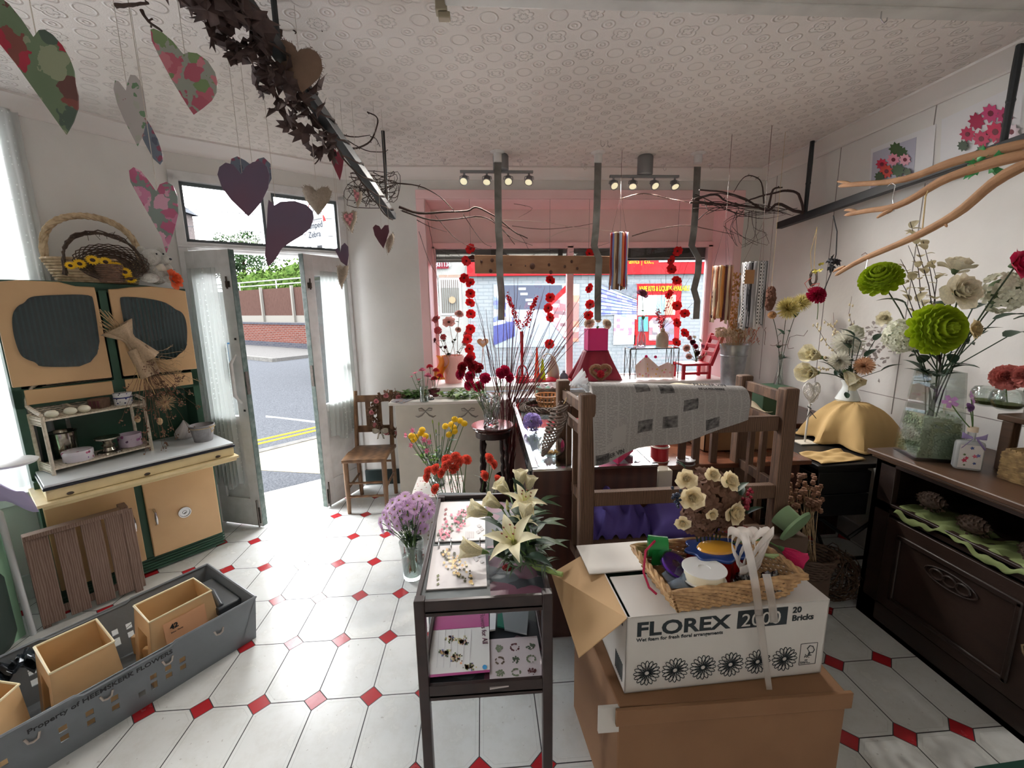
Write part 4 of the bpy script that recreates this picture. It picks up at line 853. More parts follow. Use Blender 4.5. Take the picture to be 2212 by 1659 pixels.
ob('hessian_wrap', b, HES, t, solid=.002)
b = B(); b.M = TR(CQ(300,770,-.08)); b.grid(lambda u,v: tuple((CQ(296+42*(u-.5)+30*v,752+60*v-16*(u-.5),-.085-.02*sin(u*6))-CQ(300,770,-.08))), 8, 6); ob('hessian_bow', b, HES, t, solid=.002)
b = B()
for i in range(60):
    e = CQ(340+R.gauss(0,34),880+R.gauss(0,52),-.08+U_(-.06,.05)); p = CQ(312,778,-.05); pts = wig(p,e,4,.008); b.tube(pts, .0011, 3)
    for _ in range(9): d = V_((R.gauss(0,1),R.gauss(0,1),R.gauss(0,1)))*.010; b.ball(pts[-1]+d, U_(.002,.0055), 5, 4)
ob('dried_heads', b, DRB, t)
b = B()
for i in range(34):
    e = CQ(372+R.gauss(0,20),808+R.gauss(0,22),-.06+U_(-.04,.05)); p = CQ(318,770,-.05); pts = wig(p,e,4,.008); b.tube(pts, .0012, 3)
    for _ in range(6): b.tube([pts[-1],pts[-1]+V_((R.gauss(0,1),R.gauss(0,1),R.gauss(0,1)))*.014], .0009, 3)
ob('dried_grass', b, DRY, t)
b = B(); cc = CQ(358,870,-.10)
for i in range(120): d = V_((R.gauss(0,1),R.gauss(0,1),R.gauss(0,1))).normalized()*.05; b.tube([cc,cc+d], .0009, 3)
b.ball(cc,.012,8,6); ob('seed_head', b, DRY, t)
for k, (u, v) in enumerate(((297,905),(345,910))): 
    b = B(); cc = CQ(u,v,-.09); b.ball(cc,(.016,.014,.022),8,6); ob('seed_pod', b, DRY, t)
b = B()
for (u0,v0,u1,v1) in ((290,775,301,830),(300,780,335,852)): b.tube(wig(CQ(u0,v0,-.09),CQ(u1,v1,-.10),5,.004), .0014, 4)
ob('twine', b, mat('twine',(196,170,120),.9), t)
# ---- wooden slatted crate leaning in front of the dresser ----
OLDW = mat('old_crate_wood', (146,124,112), .85, wood=True, var=.9, vscale=6, col2=(112,88,76), stretch=(9,9,.7), bump=.2, bscale=60)
t = thing('slatted_crate', 'old open-slatted wooden crate standing on end in front of the dresser', 'crate', CQ(160,1330,-.16))
for (a, c) in (((46,97),(62,112)),((117,160),(128,172)),((178,218),(188,226)),((232,290),(242,298))):
    x0, z0 = cp(a[0],1160,-.16); x1, _ = cp(a[1],1130,-.16); b = DB(); b.box(x0,x1,-.172,-.16,.02,.50-.0*x0); ob('slat', b, OLDW, t, bev=.002)
x0, zt = cp(45,1155,-.16); x1, zt1 = cp(268,1096,-.16)
b = DB(); b.box(x0,x1+.01,-.185,-.13,.49,.515); ob('top_rail', b, OLDW, t, bev=.003)
b = DB(); b.box(x1-.02,x1+.015,-.175,-.09,.0,.52); ob('corner_post', b, OLDW, t, bev=.003)
b = DB(); b.box(x0,x0+.03,-.16,-.09,.0,.5); ob('corner_post', b, OLDW, t, bev=.003)
b = DB(); b.box(x0,x1,-.16,-.148,.05,.09); ob('back_rail', b, OLDW, t, bev=.002)
# ---- grey flower crate with cream collars ----
GP = mat('grey_plastic', (118,124,130), .45, var=.25, vscale=8, bump=.05); CRP = mat('cream_plastic', (228,196,150), .4, var=.3, vscale=10, col2=(210,176,130), transl=.3)
eR = V_((.598,.801,0)); eR.normalize(); eN = V_((-.801,.598,0)); OC = V_((-1.11,1.898,0))
MC = Matrix(((eR.x,eN.x,0,OC.x),(eR.y,eN.y,0,OC.y),(0,0,1,0),(0,0,0,1)))   # x towards the far end (0 at the right corner, negative toward camera), y to the back
LCr, WCr, HCr = 1.12, .50, .24
t = thing('flower_crate', 'long grey plastic flower crate on the floor holding cream collars', 'crate', OC)
holes = [(-.52-.07*k, z) for k in range(3) for z in (.085,.13)]+[(-.30-.05*k,z) for k in range(3) for z in (.085,.125)]+[(-.40-.04*k,.075) for k in range(2)]+[(-.80-.05*k,z) for k in range(3) for z in (.08,.13)]
def wallgrid(b, x0, x1, yf, z0, z1, th, hs):
    """side wall with real rectangular openings"""
    xs = sorted(set([x0,x1]+[h[0]-.011 for h in hs]+[h[0]+.011 for h in hs])); zs = sorted(set([z0,z1]+[h[1]-.013 for h in hs]+[h[1]+.013 for h in hs]))
    for i in range(len(xs)-1):
        for j in range(len(zs)-1):
            xm, zm = (xs[i]+xs[i+1])/2, (zs[j]+zs[j+1])/2
            if any(abs(xm-h[0]) < .011 and abs(zm-h[1]) < .013 for h in hs): continue
            a0, a1 = yf(zs[j]), yf(zs[j+1]); b.add([(xs[i],a0,zs[j]),(xs[i+1],a0,zs[j]),(xs[i+1],a1,zs[j+1]),(xs[i],a1,zs[j+1]),(xs[i],a0+th,zs[j]),(xs[i+1],a0+th,zs[j]),(xs[i+1],a1+th,zs[j+1]),(xs[i],a1+th,zs[j+1])], [(0,1,2,3),(7,6,5,4),(0,4,5,1),(1,5,6,2),(2,6,7,3),(3,7,4,0)])
b = B(); b.M = MC
wallgrid(b, -LCr, 0, lambda z: .05*(1-z/HCr), .0, HCr, .005, holes); wallgrid(b, -LCr, 0, lambda z: WCr-.05*(1-z/HCr), .0, HCr, .005, holes)
for x0, s_ in ((0,-1),(-LCr,1)): b.add([(x0+s_*.07,.05,0),(x0+s_*.07,WCr-.05,0),(x0,WCr,HCr),(x0,0,HCr),(x0+s_*.076,.05,0),(x0+s_*.076,WCr-.05,0),(x0+s_*.006,WCr,HCr),(x0+s_*.006,0,HCr)], [(0,1,2,3),(7,6,5,4),(0,4,5,1),(1,5,6,2),(2,6,7,3),(3,7,4,0)])
b.box(-LCr+.07,-.07,.05,WCr-.05,0,.006)
ob('shell', b, GP, t, smooth=False)
b = B(); b.M = MC; 
for y in (0,WCr): b.tube([(-LCr,y,HCr),(-.62,y,HCr),(-.60,y,HCr-.012),(-.34,y,HCr-.012),(-.32,y,HCr),(.0,y,HCr)], .0065, 6)
for x in (0,-LCr): b.tube([(x,0,HCr),(x,WCr,HCr)], .0065, 6)
ob('rim', b, GP, t)
b = B(); b.M = MC; b.box(-.12,-.02,.10,.40,HCr-.07,HCr-.03); b.tube([(-.1,.12,HCr-.03),(-.08,.25,HCr-.015),(-.1,.38,HCr-.03)], .014, 6); ob('end_handle', b, mat('dark_plastic',(62,66,70),.4), t, bev=.006)
for k in range(5):
    b = B(); b.M = MC@TR((-.16-.19*k,-.002+.05*(1-.16/HCr),.165)); b.tube([(-.018,-.002,.012),(-.012,-.004,-.008),(0,-.005,-.012),(.012,-.004,-.008),(.018,-.002,.012)], .004, 5); ob('clip', b, mat('clip_edge',(176,166,158),.5), t)
INK = mat('printed_ink', (34,36,40), .6)
pp0 = MC@V_((-.74,.012,.20)); text('Property of HEEMSKERK FLOWERS', pp0+V_((eN.x,eN.y,0))*-.016, .027, INK, t, M=basis(eR, V_((-eN.x*.2,-eN.y*.2,1))), bold=.0005)
def collar(i, top, label):
    """open tapered cream collar: wider at the foot"""
    cs = [pz(u,v,.30) for u, v in top]; c = sum(cs, V_())/4; tt = thing('plastic_collar', label, 'flower collar', (c.x,c.y,.012), 'cream collars')
    for k in range(4):
        a, d = cs[k], cs[(k+1)%4]; f = lambda p: V_((c.x+(p.x-c.x)*1.22, c.y+(p.y-c.y)*1.22, .012)); b = B(); q = [f(a),f(d),d,a]
        nrm = (d-a).cross(V_((0,0,1))).normalized()*.004
        # a panel with a rounded window
        def P4(u, v): return q[0].lerp(q[1],u).lerp(q[3].lerp(q[2],u),v)
        for (u0,u1,v0,v1) in ((0,.22,0,1),(.78,1,0,1),(.22,.78,.72,1),(.22,.78,0,.12)) if k % 2 == 1 else ((0,1,0,1),):
            e = [P4(u0,v0),P4(u1,v0),P4(u1,v1),P4(u0,v1)]; b.add(e+[p+nrm for p in e], [(0,1,2,3),(7,6,5,4),(0,4,5,1),(1,5,6,2),(2,6,7,3),(3,7,4,0)])
        ob('panel', b, CRP, tt)
    b = B(); b.tube(cs+[cs[0]], .005, 6, False); ob('rim', b, mat('cream_plastic_edge',(236,222,184),.4), tt)
    return tt, cs, c
t1_, cs1, c1_ = collar(0, ((74,1398),(208,1338),(246,1386),(107,1456)), 'larger cream plastic collar in the middle of the grey crate')
t2_, cs2, c2_ = collar(1, ((289,1309),(418,1249),(456,1276),(322,1345)), 'cream plastic collar with a printed panel at the far end of the grey crate')
t3_, cs3, c3_ = collar(2, ((-95,1520),(-20,1470),(40,1479),(-30,1540)), 'cream plastic collar cut off at the left edge of the photo')
a, d = cs2[3], cs2[2]; f = V_((c2_.x+(a.x-c2_.x)*1.12, c2_.y+(a.y-c2_.y)*1.12, .155)); f2 = V_((c2_.x+(d.x-c2_.x)*1.12, c2_.y+(d.y-c2_.y)*1.12, .155)); up_ = ((a+d)/2-(f+f2)/2); nr = (d-a).cross(up_).normalized()*.008
b = B(); e = [f.lerp(f2,.2),f.lerp(f2,.8),f.lerp(f2,.8)+up_*.75,f.lerp(f2,.2)+up_*.75]; b.add([p+nr for p in e]+[p+nr*1.2 for p in e], [(0,1,2,3),(7,6,5,4)]); ob('label_panel', b, mat('orange_cream',(226,170,128),.5), t2_, smooth=False)
text('42', f.lerp(f2,.28)+up_*.5+nr*1.5, .030, INK, t2_, M=basis(f2-f, up_), bold=.001)
text('Extra - Florist', f.lerp(f2,.28)+up_*.38+nr*1.5, .008, INK, t2_, M=basis(f2-f, up_))
# black plastic scraps and wood chips lying in the crate
b = B(); p0 = pz(28,1450,.20)
for k in range(5): q0 = p0+V_((U_(-.06,.06),U_(-.06,.06),U_(-.02,.03))); b.grid(lambda u,v: q0+V_((u*.1-.05,v*.06,.02*sin(u*8+v*5+k))), 6, 3)
single('film_scrap', b, mat('black_film',(36,42,48),.15), 'crumpled piece of shiny black film in the grey crate', 'plastic film', solid=.0005)
for k, (u, v) in enumerate(((300,1372),(325,1398))):
    p = pz(u,v,.10); b = B(); b.box(p.x-.03,p.x+.03,p.y-.012,p.y+.012,p.z-.09,p.z); single('plastic_clip', b, CRP, ('nearer the far collar: ','further left: ')[k]+'small cream plastic clip lying in the grey crate', 'clip', 'cream clips', bev=.004)
# tubular white trolley handle and dark sack at the left edge
t = thing('folding_stand', 'grey-white tubular folding stand at the far left edge', 'stand', pz(65,1360,0))
b = B(); p0 = pz(72,1370,0); p1 = V_((p0.x,p0.y,0)); zt_ = zv(12,1062,p0); b.tube([p0,V_((p0.x-.02,p0.y,zt_-.1)),V_((p0.x-.06,p0.y-.03,zt_)),V_((p0.x-.25,p0.y-.16,zt_+.02))], .013, 10); ob('frame', b, mat('white_enamelled_tube',(200,204,206),.35), t)
b = B(); b.tube([p0+V_((-.25,-.2,0)),p0+V_((-.25,-.2,zt_-.05))], .013, 10); ob('leg', b, mat('white_enamelled_tube',(200,204,206),.35), t)
c = pz(-60,1420,0)
b = B(); b.lathe([(0,0),(.13,0),(.15,.06),(.15,.34),(.13,.40),(.06,.42),(0,.42)], (c.x,c.y,0), 20); o = single('watering_can', b, mat('dark_green_plastic',(52,68,62),.5), 'dark green plastic container with a pale figure 8, cut off by the left edge', 'container')
pw = pz(10,1045,.86); b = B(); b.grid(lambda u,v: pw+V_((-.12+.2*u,.05*v-.02,-.12*v*v+.03*sin(u*5))), 8, 5); single('lilac_paper', b, mat('lilac_tissue',(196,186,226),.7), 'sheet of lilac tissue at the far left edge beside the dresser', 'paper', solid=.001)
pw = pz(28,1003,.90); b = B(); b.lathe([(0,0),(.075,0),(.085,.012),(.07,.02),(0,.022)], pw, 24); single('round_dish', b, GLOSSW, 'white round dish at the far left edge beside the dresser', 'lid')
pw = V_((-2.35,2.0,0)); b = B(); b.box(pw.x-.12,pw.x+.03,pw.y-.1,pw.y+.05,0,.88); single('side_table', b, mat('pale_green_paint',(150,190,160),.5), 'pale green side table half hidden at the far left edge', 'table', bev=.004)
# ================= CEILING AND HANGING THINGS =================
IRON = mat('black_square_iron', (34,37,40), .5, var=.4, vscale=14, col2=(48,52,54)); SPOTG = mat('satin_grey_metal', (136,138,140), .4, .6); LENS = mat('spot_lens', (236,228,190), .2, emit=.6)
def spotbar(us, vs, can, label):
    Yb = 3.42; z = py(us[1],vs[1]-16,Yb).z; P_ = [py(u,v,Yb) for u, v in zip(us,vs)]; t = thing('spotlight_bar', label, 'ceiling light', (P_[1].x,Yb,z), 'spotlight bars')
    b = B(); b.box(P_[0].x-.03,P_[3].x+.03,Yb-.012,Yb+.012,z,z+.018); ob('bar', b, SPOTG, t, bev=.002)
    cx = py(can,372,Yb).x; b = B(); b.lathe([(0,0),(.052,0),(.058,.006),(.058,ZC-z-.03),(.05,ZC-z-.018)], (cx,Yb,z+.018), 24); ob('canopy', b, SPOTG, t)
    for i, p in enumerate(P_):
        b = B(); d = V_((U_(-.25,.25),-.65,-.9 if i % 2 else -.6)).normalized(); c = V_((p.x,Yb,z-.045)); b.tube([(p.x,Yb,z),(p.x,Yb,z-.022)], .008, 8)
        b.M = TR(c)@rotM((0,0,0),d); b.lathe([(.012,-.022),(.024,-.02),(.026,.0),(.030,.018),(.033,.022),(.033,.03),(.026,.03)], (0,0,0), 20); b.M = Matrix(); b.tube([(p.x-.034,Yb,z-.045),(p.x-.032,Yb,z-.025),(p.x,Yb,z-.014),(p.x+.032,Yb,z-.025),(p.x+.034,Yb,z-.045)], .003, 5); h = ob('spot_head', b, SPOTG, t)
        b = B(); b.M = TR(c)@rotM((0,0,0),d); b.lathe([(0,.027),(.027,.027)], (0,0,0), 18); ob('lens', b, LENS, h)
        l = bpy.data.lights.new('spot_lamp','SPOT'); l.energy = SPE; l.color = (1,.95,.88); l.spot_size = 2.2; l.spot_blend = .9; l.shadow_soft_size = .03; lo = bpy.data.objects.new('spot_lamp', l); COL.objects.link(lo); lo.location = c+d*.04; lo.rotation_mode = 'QUATERNION'; lo.rotation_quaternion = V_((0,0,-1)).rotation_difference(d)
SPE = 30
spotbar((1003,1052,1098,1143),(386,390,394,398),1082,'left grey four-spot bar on the ceiling before the shop window')
spotbar((1325,1367,1413,1457),(398,400,400,400),1393,'right grey four-spot bar on the ceiling before the shop window')
# fluorescent battens added out of view as weak fill light from the camera side
FILLT = mat('added_fill_tube', (255,250,240), .4, emit=4.5)
for k, (y, x0, x1) in enumerate(((.35,-1.6,-.1),(.35,.5,2.0),(-.9,-1.6,-.1),(-.9,.5,2.0))):
    t = thing('added_fill_batten', 'unseen fluorescent batten added to the ceiling as fill light, '+('nearer left','nearer right','farther left','farther right')[k], 'ceiling light', (x0,y,ZC-.07))
    b = B(); b.box(x0,x1,y-.03,y+.03,ZC-.045,ZC-.002); ob('housing', b, GLOSSW, t, bev=.004)
    b = B(); b.tube([(x0+.03,y,ZC-.07),(x1-.03,y,ZC-.07)], .016, 10); ob('tube', b, FILLT, t)
b = B(); c = pz(953,8,ZC-.06); b.box(c.x-.02,c.x+.02,c.y-.02,c.y+.02,c.z-.03,ZC-.001); b.box(c.x-.012,c.x+.03,c.y-.015,c.y+.015,c.z-.05,c.z-.03); single('ceiling_socket', b, mat('brass_fitting',(150,140,120),.4,.5), 'small metal fitting on the ceiling left of the painted beam', 'ceiling fitting', bev=.003)
# hooks
for k, (u, v) in enumerate(((958,350),(1122,352),(1260,360),(1433,362),(1533,360),(1298,308),(1313,309),(1905,20))):
    p = pz(u,v-6,ZC); 
    if k == 7: p = V_((pz(1905,20,2.605).x,pz(1905,20,2.605).y,2.605))
    b = B(); b.lathe([(0,0),(.018,0),(.014,-.014),(.006,-.018),(0,-.018)], p, 14) if k < 5 else None
    b.tube([p,p+V_((0,0,-.03)),p+V_((.012,0,-.044)),p+V_((.024,0,-.036)),p+V_((.024,0,-.026))], .0022, 5)
    single('ceiling_hook', b, CHR if k >= 5 else mat('hook_white',(210,200,198),.4), ['far left white ceiling hook near the window','second white ceiling hook, beside the left spotlight bar','white ceiling hook left of the middle strap','white ceiling hook beside the right spotlight bar','white ceiling hook right of the right strap','left of the pair of bare hooks in the ceiling','right of the pair of bare hooks in the ceiling','small hook in the painted beam'][k], 'hook', 'ceiling hooks')
# three bent steel straps and the plank
STL = mat('brushed_steel_strap', (128,126,122), .25, .85, var=.6, vscale=14, col2=(84,82,80))
for k, pts in enumerate((((1075,350),(1076,440),(1077,500),(1080,530),(1078,552),(1080,600),(1084,640),(1083,690)), ((1292,350),(1290,440),(1287,500),(1285,530),(1292,560),(1290,600),(1293,640),(1293,690)), ((1507,360),(1504,430),(1499,500),(1497,530),(1506,560),(1504,590),(1502,625),(1509,650),(1504,688)))):
    Ys = 3.36; P_ = [py(u,v,Ys) for u, v in pts]; t = thing('steel_strap', ('left','middle','right')[k]+' of the three bent steel straps hanging from the ceiling', 'strap', (P_[0].x,Ys,ZC), 'steel straps')
    off = [0,0,0,.02,-.03,-.03,.02,.02,.0]; b = B(); rows = []
    for i, p in enumerate(P_):
        for dx, dy in ((-.026,0),(.026,0),(.026,.005),(-.026,.005)): rows.append((p.x+dx,Ys+dy+off[i],p.z))
    n = len(P_); b.add(rows, [(0,1,2,3),(n*4-1,n*4-2,n*4-3,n*4-4)]+[(i*4+j,(i+1)*4+j,(i+1)*4+(j+1)%4,i*4+(j+1)%4) for i in range(n-1) for j in range(4)]); ob('strap', b, STL, t, ang=50)
    b = B(); b.lathe([(.055,0),(.045,-.006),(.03,-.012),(.03,-.07),(0,-.07)], (P_[0].x,Ys,ZC), 20); ob('ceiling_cup', b, GLOSSW, t)
    b = B(); e = P_[-1]; b.box(e.x-.026,e.x+.026,Ys-.0,Ys+.04,e.z-.005,e.z); ob('foot', b, STL, t)
a, c = py(1025,552,3.45), py(1338,592,3.45)
b = B(); b.add([(a.x,3.42,a.z),(c.x,3.42,c.z+.135),(c.x,3.42,c.z-.0),(a.x,3.42,a.z-.135),(a.x,3.465,a.z),(c.x,3.465,c.z+.135),(c.x,3.465,c.z),(a.x,3.465,a.z-.135)], [(0,1,2,3),(7,6,5,4),(0,4,5,1),(1,5,6,2),(2,6,7,3),(3,7,4,0)])
pk_ = single('plank', b, mat('pine_plank', (150,112,84), .6, wood=True, var=.5, vscale=3, col2=(126,90,64), stretch=(.6,1,8)), 'short pine plank held by the left and middle steel straps', 'plank', bev=.003)
b = B()
for (u, v, r) in ((1040,565,3),(1063,562,4),(1060,585,4),(1104,572,2),(1150,575,6),(1186,572,3),(1220,576,3),(1190,588,4),(1247,580,3),(1235,565,3),(1135,574,2)): p = py(u,v,3.418); b.ball(p,(r*.0034,.002,r*.0042),8,5)
ob('knot', b, mat('pine_knot',(74,44,32),.7), pk_)
# ---- left iron bar on rods with vine, twigs and hearts ----
rA, rB = pz(591,0,ZC), pz(827,283,ZC); zA, zB = zv(602,112,rA), zv(838,452,rB); dir_ = (V_((rB.x,rB.y,zB))-V_((rA.x,rA.y,zA))); end = V_((rB.x,rB.y,zB))+dir_.normalized()*.10; start = V_((rA.x,rA.y,zA))-dir_.normalized()*1.1
t = thing('iron_hanging_bar', 'left black iron bar hung from the ceiling on rods, wound with dried vine', 'hanging bar', (rA.x,rA.y,zA))
b = B(); b.beam(start,end,.045,.045); ob('bar', b, IRON, t, bev=.003)
for r_, z_ in ((rA,zA),(rB,zB),(rA*2-rB,zA*2-zB)): b = B(); b.tube([(r_.x,r_.y,ZC),(r_.x,r_.y,z_)], .011, 8); ob('rod', b, IRON, t)
def onbar(f, o=(0,0,0)): return start.lerp(end,f)+V_(o)
LEAFB = mat('dried_maple_leaf', (84,66,62), .85, var=.8, vscale=18, col2=(52,40,40)); VINE = mat('dried_vine', (70,54,48), .85, var=.6, vscale=30)
MAPLE = [(0,0),(.12,-.2),(.3,-.12),(.34,-.3),(.62,-.34),(.58,-.18),(.95,-.16),(.78,0),(.98,.14),(.62,.16),(.66,.34),(.38,.3),(.3,.1),(.12,.2)]
def mleaf(b, p, s, q, mi=None):
    M0 = TR(p)@q.to_matrix().to_4x4(); o = [M0@V_((x*s,y*s,.14*s*sin(x*5+y*4))) for x, y in MAPLE]; c = M0@V_((.5*s,0,-.07*s)); o.append(c); n = len(MAPLE); b.add(o, [(i,(i+1)%n,n) for i in range(n)], mi)
t = thing('dried_vine_garland', 'dark dried vine with curled maple leaves wound along the left iron bar', 'vine garland', onbar(.5))
b = B()
for k in range(3):
    pts = []
    for i in range(60): f = i/59; a = f*26+k*2.1; pts.append(onbar(.1+f*.88)+V_((cos(a)*.035,0,sin(a)*.035-.01))+V_([U_(-.006,.006) for _ in range(3)]))
    b.tube(pts, .0045, 5)
ob('vine', b, VINE, t)
b = B()
for i in range(150):
    f = R.choice([U_(.12,.46),U_(.25,.40),U_(.42,.66)]); p = onbar(f)+V_((U_(-.10,.02),U_(-.05,.05),U_(-.14,.0))); mleaf(b, p, U_(.06,.125), Qn((R.gauss(0,1),R.gauss(0,1),R.gauss(0,1),R.gauss(0,1))).normalized())
ob('leaf', b, LEAFB, t, solid=.0008)['kind'] = 'stuff'
def twigs(name, label, paths, m, depth=None, loc=None, cat='twigs', group=None):
    """branches from image paths, each vertex with its own depth y"""
    P_ = [[py(u,v,y) for u, v, y in p] for p, r in paths]; t = thing(name, label, cat, P_[0][0], group)
    for (p, r), q in zip(paths, P_):
        pts = []
        for i in range(len(q)-1):
            for k in range(4):
                f = k/4; c0, c1, c2, c3 = q[max(i-1,0)], q[i], q[i+1], q[min(i+2,len(q)-1)]; pts.append(.5*((2*c1)+(c2-c0)*f+(2*c0-5*c1+4*c2-c3)*f*f+(-c0+3*c1-3*c2+c3)*f**3))
        pts.append(q[-1]); n = len(pts); b = B(); b.tube([x+V_([U_(-.15,.15)*r for _ in range(3)]) for x in pts], [r*(1-.55*i/(n-1))*U_(.9,1.1) for i in range(n)], 6)
        for _ in range(int(n/4)): i = R.randrange(n); b.tube([pts[i],pts[i]+V_((U_(-1,1),U_(-.5,.5),U_(-1,1)))*.012], r*.4, 4)
        ob('branch', b, m, t)
    return t
twigs('forked_twig','crooked dark twigs sticking out from the left iron bar near its lower end',[(((740,318,2.75),(770,320,2.7),(800,305,2.65),(815,270,2.6),(813,252,2.6),(793,242,2.6)),.006),(((735,290,2.7),(765,296,2.7),(800,292,2.65)),.004),(((800,295,2.65),(812,300,2.65),(821,317,2.65)),.003),(((745,300,2.7),(790,325,2.7),(828,328,2.7),(838,323,2.7)),.003),(((700,300,2.5),(698,330,2.5),(680,355,2.5)),.006)], VINE)
twigs('vine_branch','bare forked branch beside the brown felt heart at the top of the left iron bar',[(((604,78,2.0),(612,50,2.0),(622,42,2.0),(655,50,2.0),(694,64,2.0)),.008),(((615,55,2.0),(630,62,2.0),(640,70,2.0)),.005),(((605,82,2.0),(575,55,2.0),(540,30,2.0)),.007),(((250,12,1.5),(285,10,1.5),(320,6,1.5)),.007),(((305,22,1.5),(320,45,1.5),(350,68,1.5)),.006)], VINE)
twigs('willow_tangle','fine dark tangle of twigs around the lower rod of the left iron bar',[([(U_(745,860),U_(370,450),U_(2.9,3.1)) for _ in range(5)],.0028) for _ in range(16)], VINE)
twigs('window_branch','long crooked branch reaching from the left iron bar across the shop window',[(((862,447,3.2),(905,460,3.25),(960,458,3.3),(1010,455,3.35),(1030,448,3.35),(1070,468,3.4),(1110,500,3.42),(1140,515,3.45)),.009),(((868,455,3.2),(930,475,3.25),(985,473,3.3),(1040,468,3.35),(1080,490,3.4),(1112,528,3.45)),.006),(((845,395,3.1),(905,402,3.2),(950,425,3.25),(985,460,3.3)),.005),(((900,475,3.25),(930,490,3.25),(965,501,3.3)),.003),(((1000,462,3.3),(1040,520,3.4),(1062,533,3.4)),.003),(((940,465,3.3),(990,520,3.35),(1045,540,3.4)),.003),(((1060,470,3.4),(1100,510,3.4),(1150,530,3.45)),.003),(((1065,480,3.4),(1120,505,3.45),(1145,545,3.45)),.0025),(((905,500,3.4),(925,560,3.5),(945,600,3.5),(948,660,3.5)),.002),(((925,480,3.4),(938,550,3.5),(948,640,3.6)),.002)], VINE)
PBR = mat('pale_birch_twig', (214,196,186), .8); MID = mat('grey_brown_twig', (104,80,72), .8)
twigs('pale_branch','thin pale branch stretched across the pink window panel',[(((1000,468,3.5),(1080,475,3.5),(1165,479,3.5),(1250,492,3.5),(1330,500,3.5)),.0035),(((1180,517,3.5),(1215,500,3.5),(1260,492,3.5)),.003)], PBR)
twigs('thin_branch','thin grey-brown branch running across the window to the right iron bar',[(((1106,488,3.5),(1170,495,3.5),(1240,490,3.5),(1290,481,3.5)),.003),(((1365,510,3.5),(1420,495,3.45),(1480,487,3.4),(1530,495,3.4),(1585,507,3.4)),.0045),(((1340,430,3.4),(1390,418,3.4),(1450,430,3.4),(1490,437,3.4)),.0045),(((1110,440,3.5),(1150,450,3.5),(1120,470,3.5)),.002),(((1230,545,3.6),(1270,538,3.6),(1330,520,3.6)),.002)], MID)
# corkscrew willow at the right bar
cw = [(((1750,462,3.1),(1715,455,3.1),(1680,440,3.15),(1655,455,3.2),(1610,430,3.2),(1560,415,3.2),(1510,410,3.2)),.012),(((1735,455,3.1),(1725,420,3.1),(1700,412,3.1),(1680,415,3.1),(1640,425,3.15),(1610,435,3.2)),.010),(((1660,450,3.1),(1670,410,3.1),(1690,405,3.1)),.009),(((1650,440,3.2),(1645,395,3.2),(1625,380,3.2),(1605,385,3.2),(1585,415,3.2)),.005),(((1490,437,3.3),(1550,440,3.25),(1600,445,3.2),(1660,452,3.1)),.008),(((1500,430,3.3),(1545,420,3.3),(1570,435,3.25),(1620,447,3.2)),.009)]
cw += [([(1480+U_(0,60),425+U_(-10,50),3.3),(1560+U_(-30,30),435+U_(-20,40),3.25),(1620+U_(-30,30),450+U_(-20,30),3.2),(1700+U_(-20,30),455+U_(-8,12),3.15)],.0032) for _ in range(11)]
cw += [([(1580+U_(0,60),455,3.2),(1560+U_(0,80),480+U_(0,20),3.2),(1580+U_(0,90),510+U_(-10,30),3.2),(1570+U_(0,100),480+U_(0,60),3.2)],.0022) for _ in range(8)]
twigs('corkscrew_willow','tangle of contorted willow branches tied to the front end of the right iron bar',cw,mat('willow_bark',(66,50,48),.8,var=.5,vscale=30))
# right iron bar, rods, driftwood
b0, b1 = px(1665,490,2.16), px(2212,345,2.10); rod1 = V_((2.2,3.0,0)); r1 = pz(1755,305,ZC); zr1 = zv(1740,468,r1); r2 = pz(2206,88,ZC); zr2 = zv(2192,315,r2)
e0 = V_((r1.x,r1.y,zr1)); e1 = V_((r2.x,r2.y,zr2)); dR = (e1-e0)
t = thing('iron_hanging_bar', 'right black iron bar hung from two rods along the right wall', 'hanging bar', e0)
b = B(); b.beam(e0-dR.normalized()*.26,e1+dR*.6,.045,.05); ob('bar', b, IRON, t, bev=.003)
for r_, z_ in ((r1,zr1),(r2,zr2)): 
    b = B(); b.tube([(r_.x,r_.y,ZC),(r_.x,r_.y,ZC-.3*(ZC-z_)),(r_.x,r_.y,z_)], [.014,.016,.013], 8)
    b.ball((r_.x,r_.y,ZC-.55*(ZC-z_)),(.017,.017,.022),8,6); ob('rod', b, IRON, t)
DRIFT = mat('driftwood', (176,134,98), .75, wood=True, var=.6, vscale=4, col2=(140,100,70), stretch=(2,2,2), bump=.15, bscale=50)
def pathx(pts, X): return [px(u,v,x) for (u,v), x in zip(pts, X)]
def drift(label, paths):
    t = None
    for pts, xs, r in paths:
        q = pathx(pts, xs)
        if not t: t = thing('driftwood_branch', label, 'branch', q[0], 'driftwood branches')
        n = len(q); b = B(); b.tube(q, [r*(1-.5*i/(n-1))*(1.15 if i % 2 else .95) for i in range(n)], 8); o = ob('branch', b, DRIFT, t, sub=1)
drift('upper driftwood branch lying above the right iron bar',[(((2240,305),(2170,322),(2110,335),(2050,352),(2010,368),(1960,388),(1900,396),(1845,397),(1808,403)),[1.95]*9,.022),(((1840,397),(1822,393),(1806,392)),[1.95]*3,.010)])
drift('middle driftwood branch hanging just below the right iron bar',[(((2240,330),(2160,345),(2080,372),(2030,390),(1985,422),(1935,448),(1900,452),(1870,455),(1820,466)),[1.9]*9,.022),(((1935,448),(1910,460),(1892,472)),[1.9]*3,.013),(((1855,458),(1835,452),(1822,455)),[1.9]*3,.010)])
drift('lowest, longest driftwood branch hanging on twine below the right iron bar',[(((2240,345),(2170,375),(2120,415),(2085,450),(2040,478),(1990,505),(1940,528),(1890,548),(1845,568),(1800,598)),[1.85]*10,.022),(((1828,575),(1812,580),(1798,588)),[1.85]*3,.010),(((2040,478),(2046,492)),[1.85]*2,.008)])
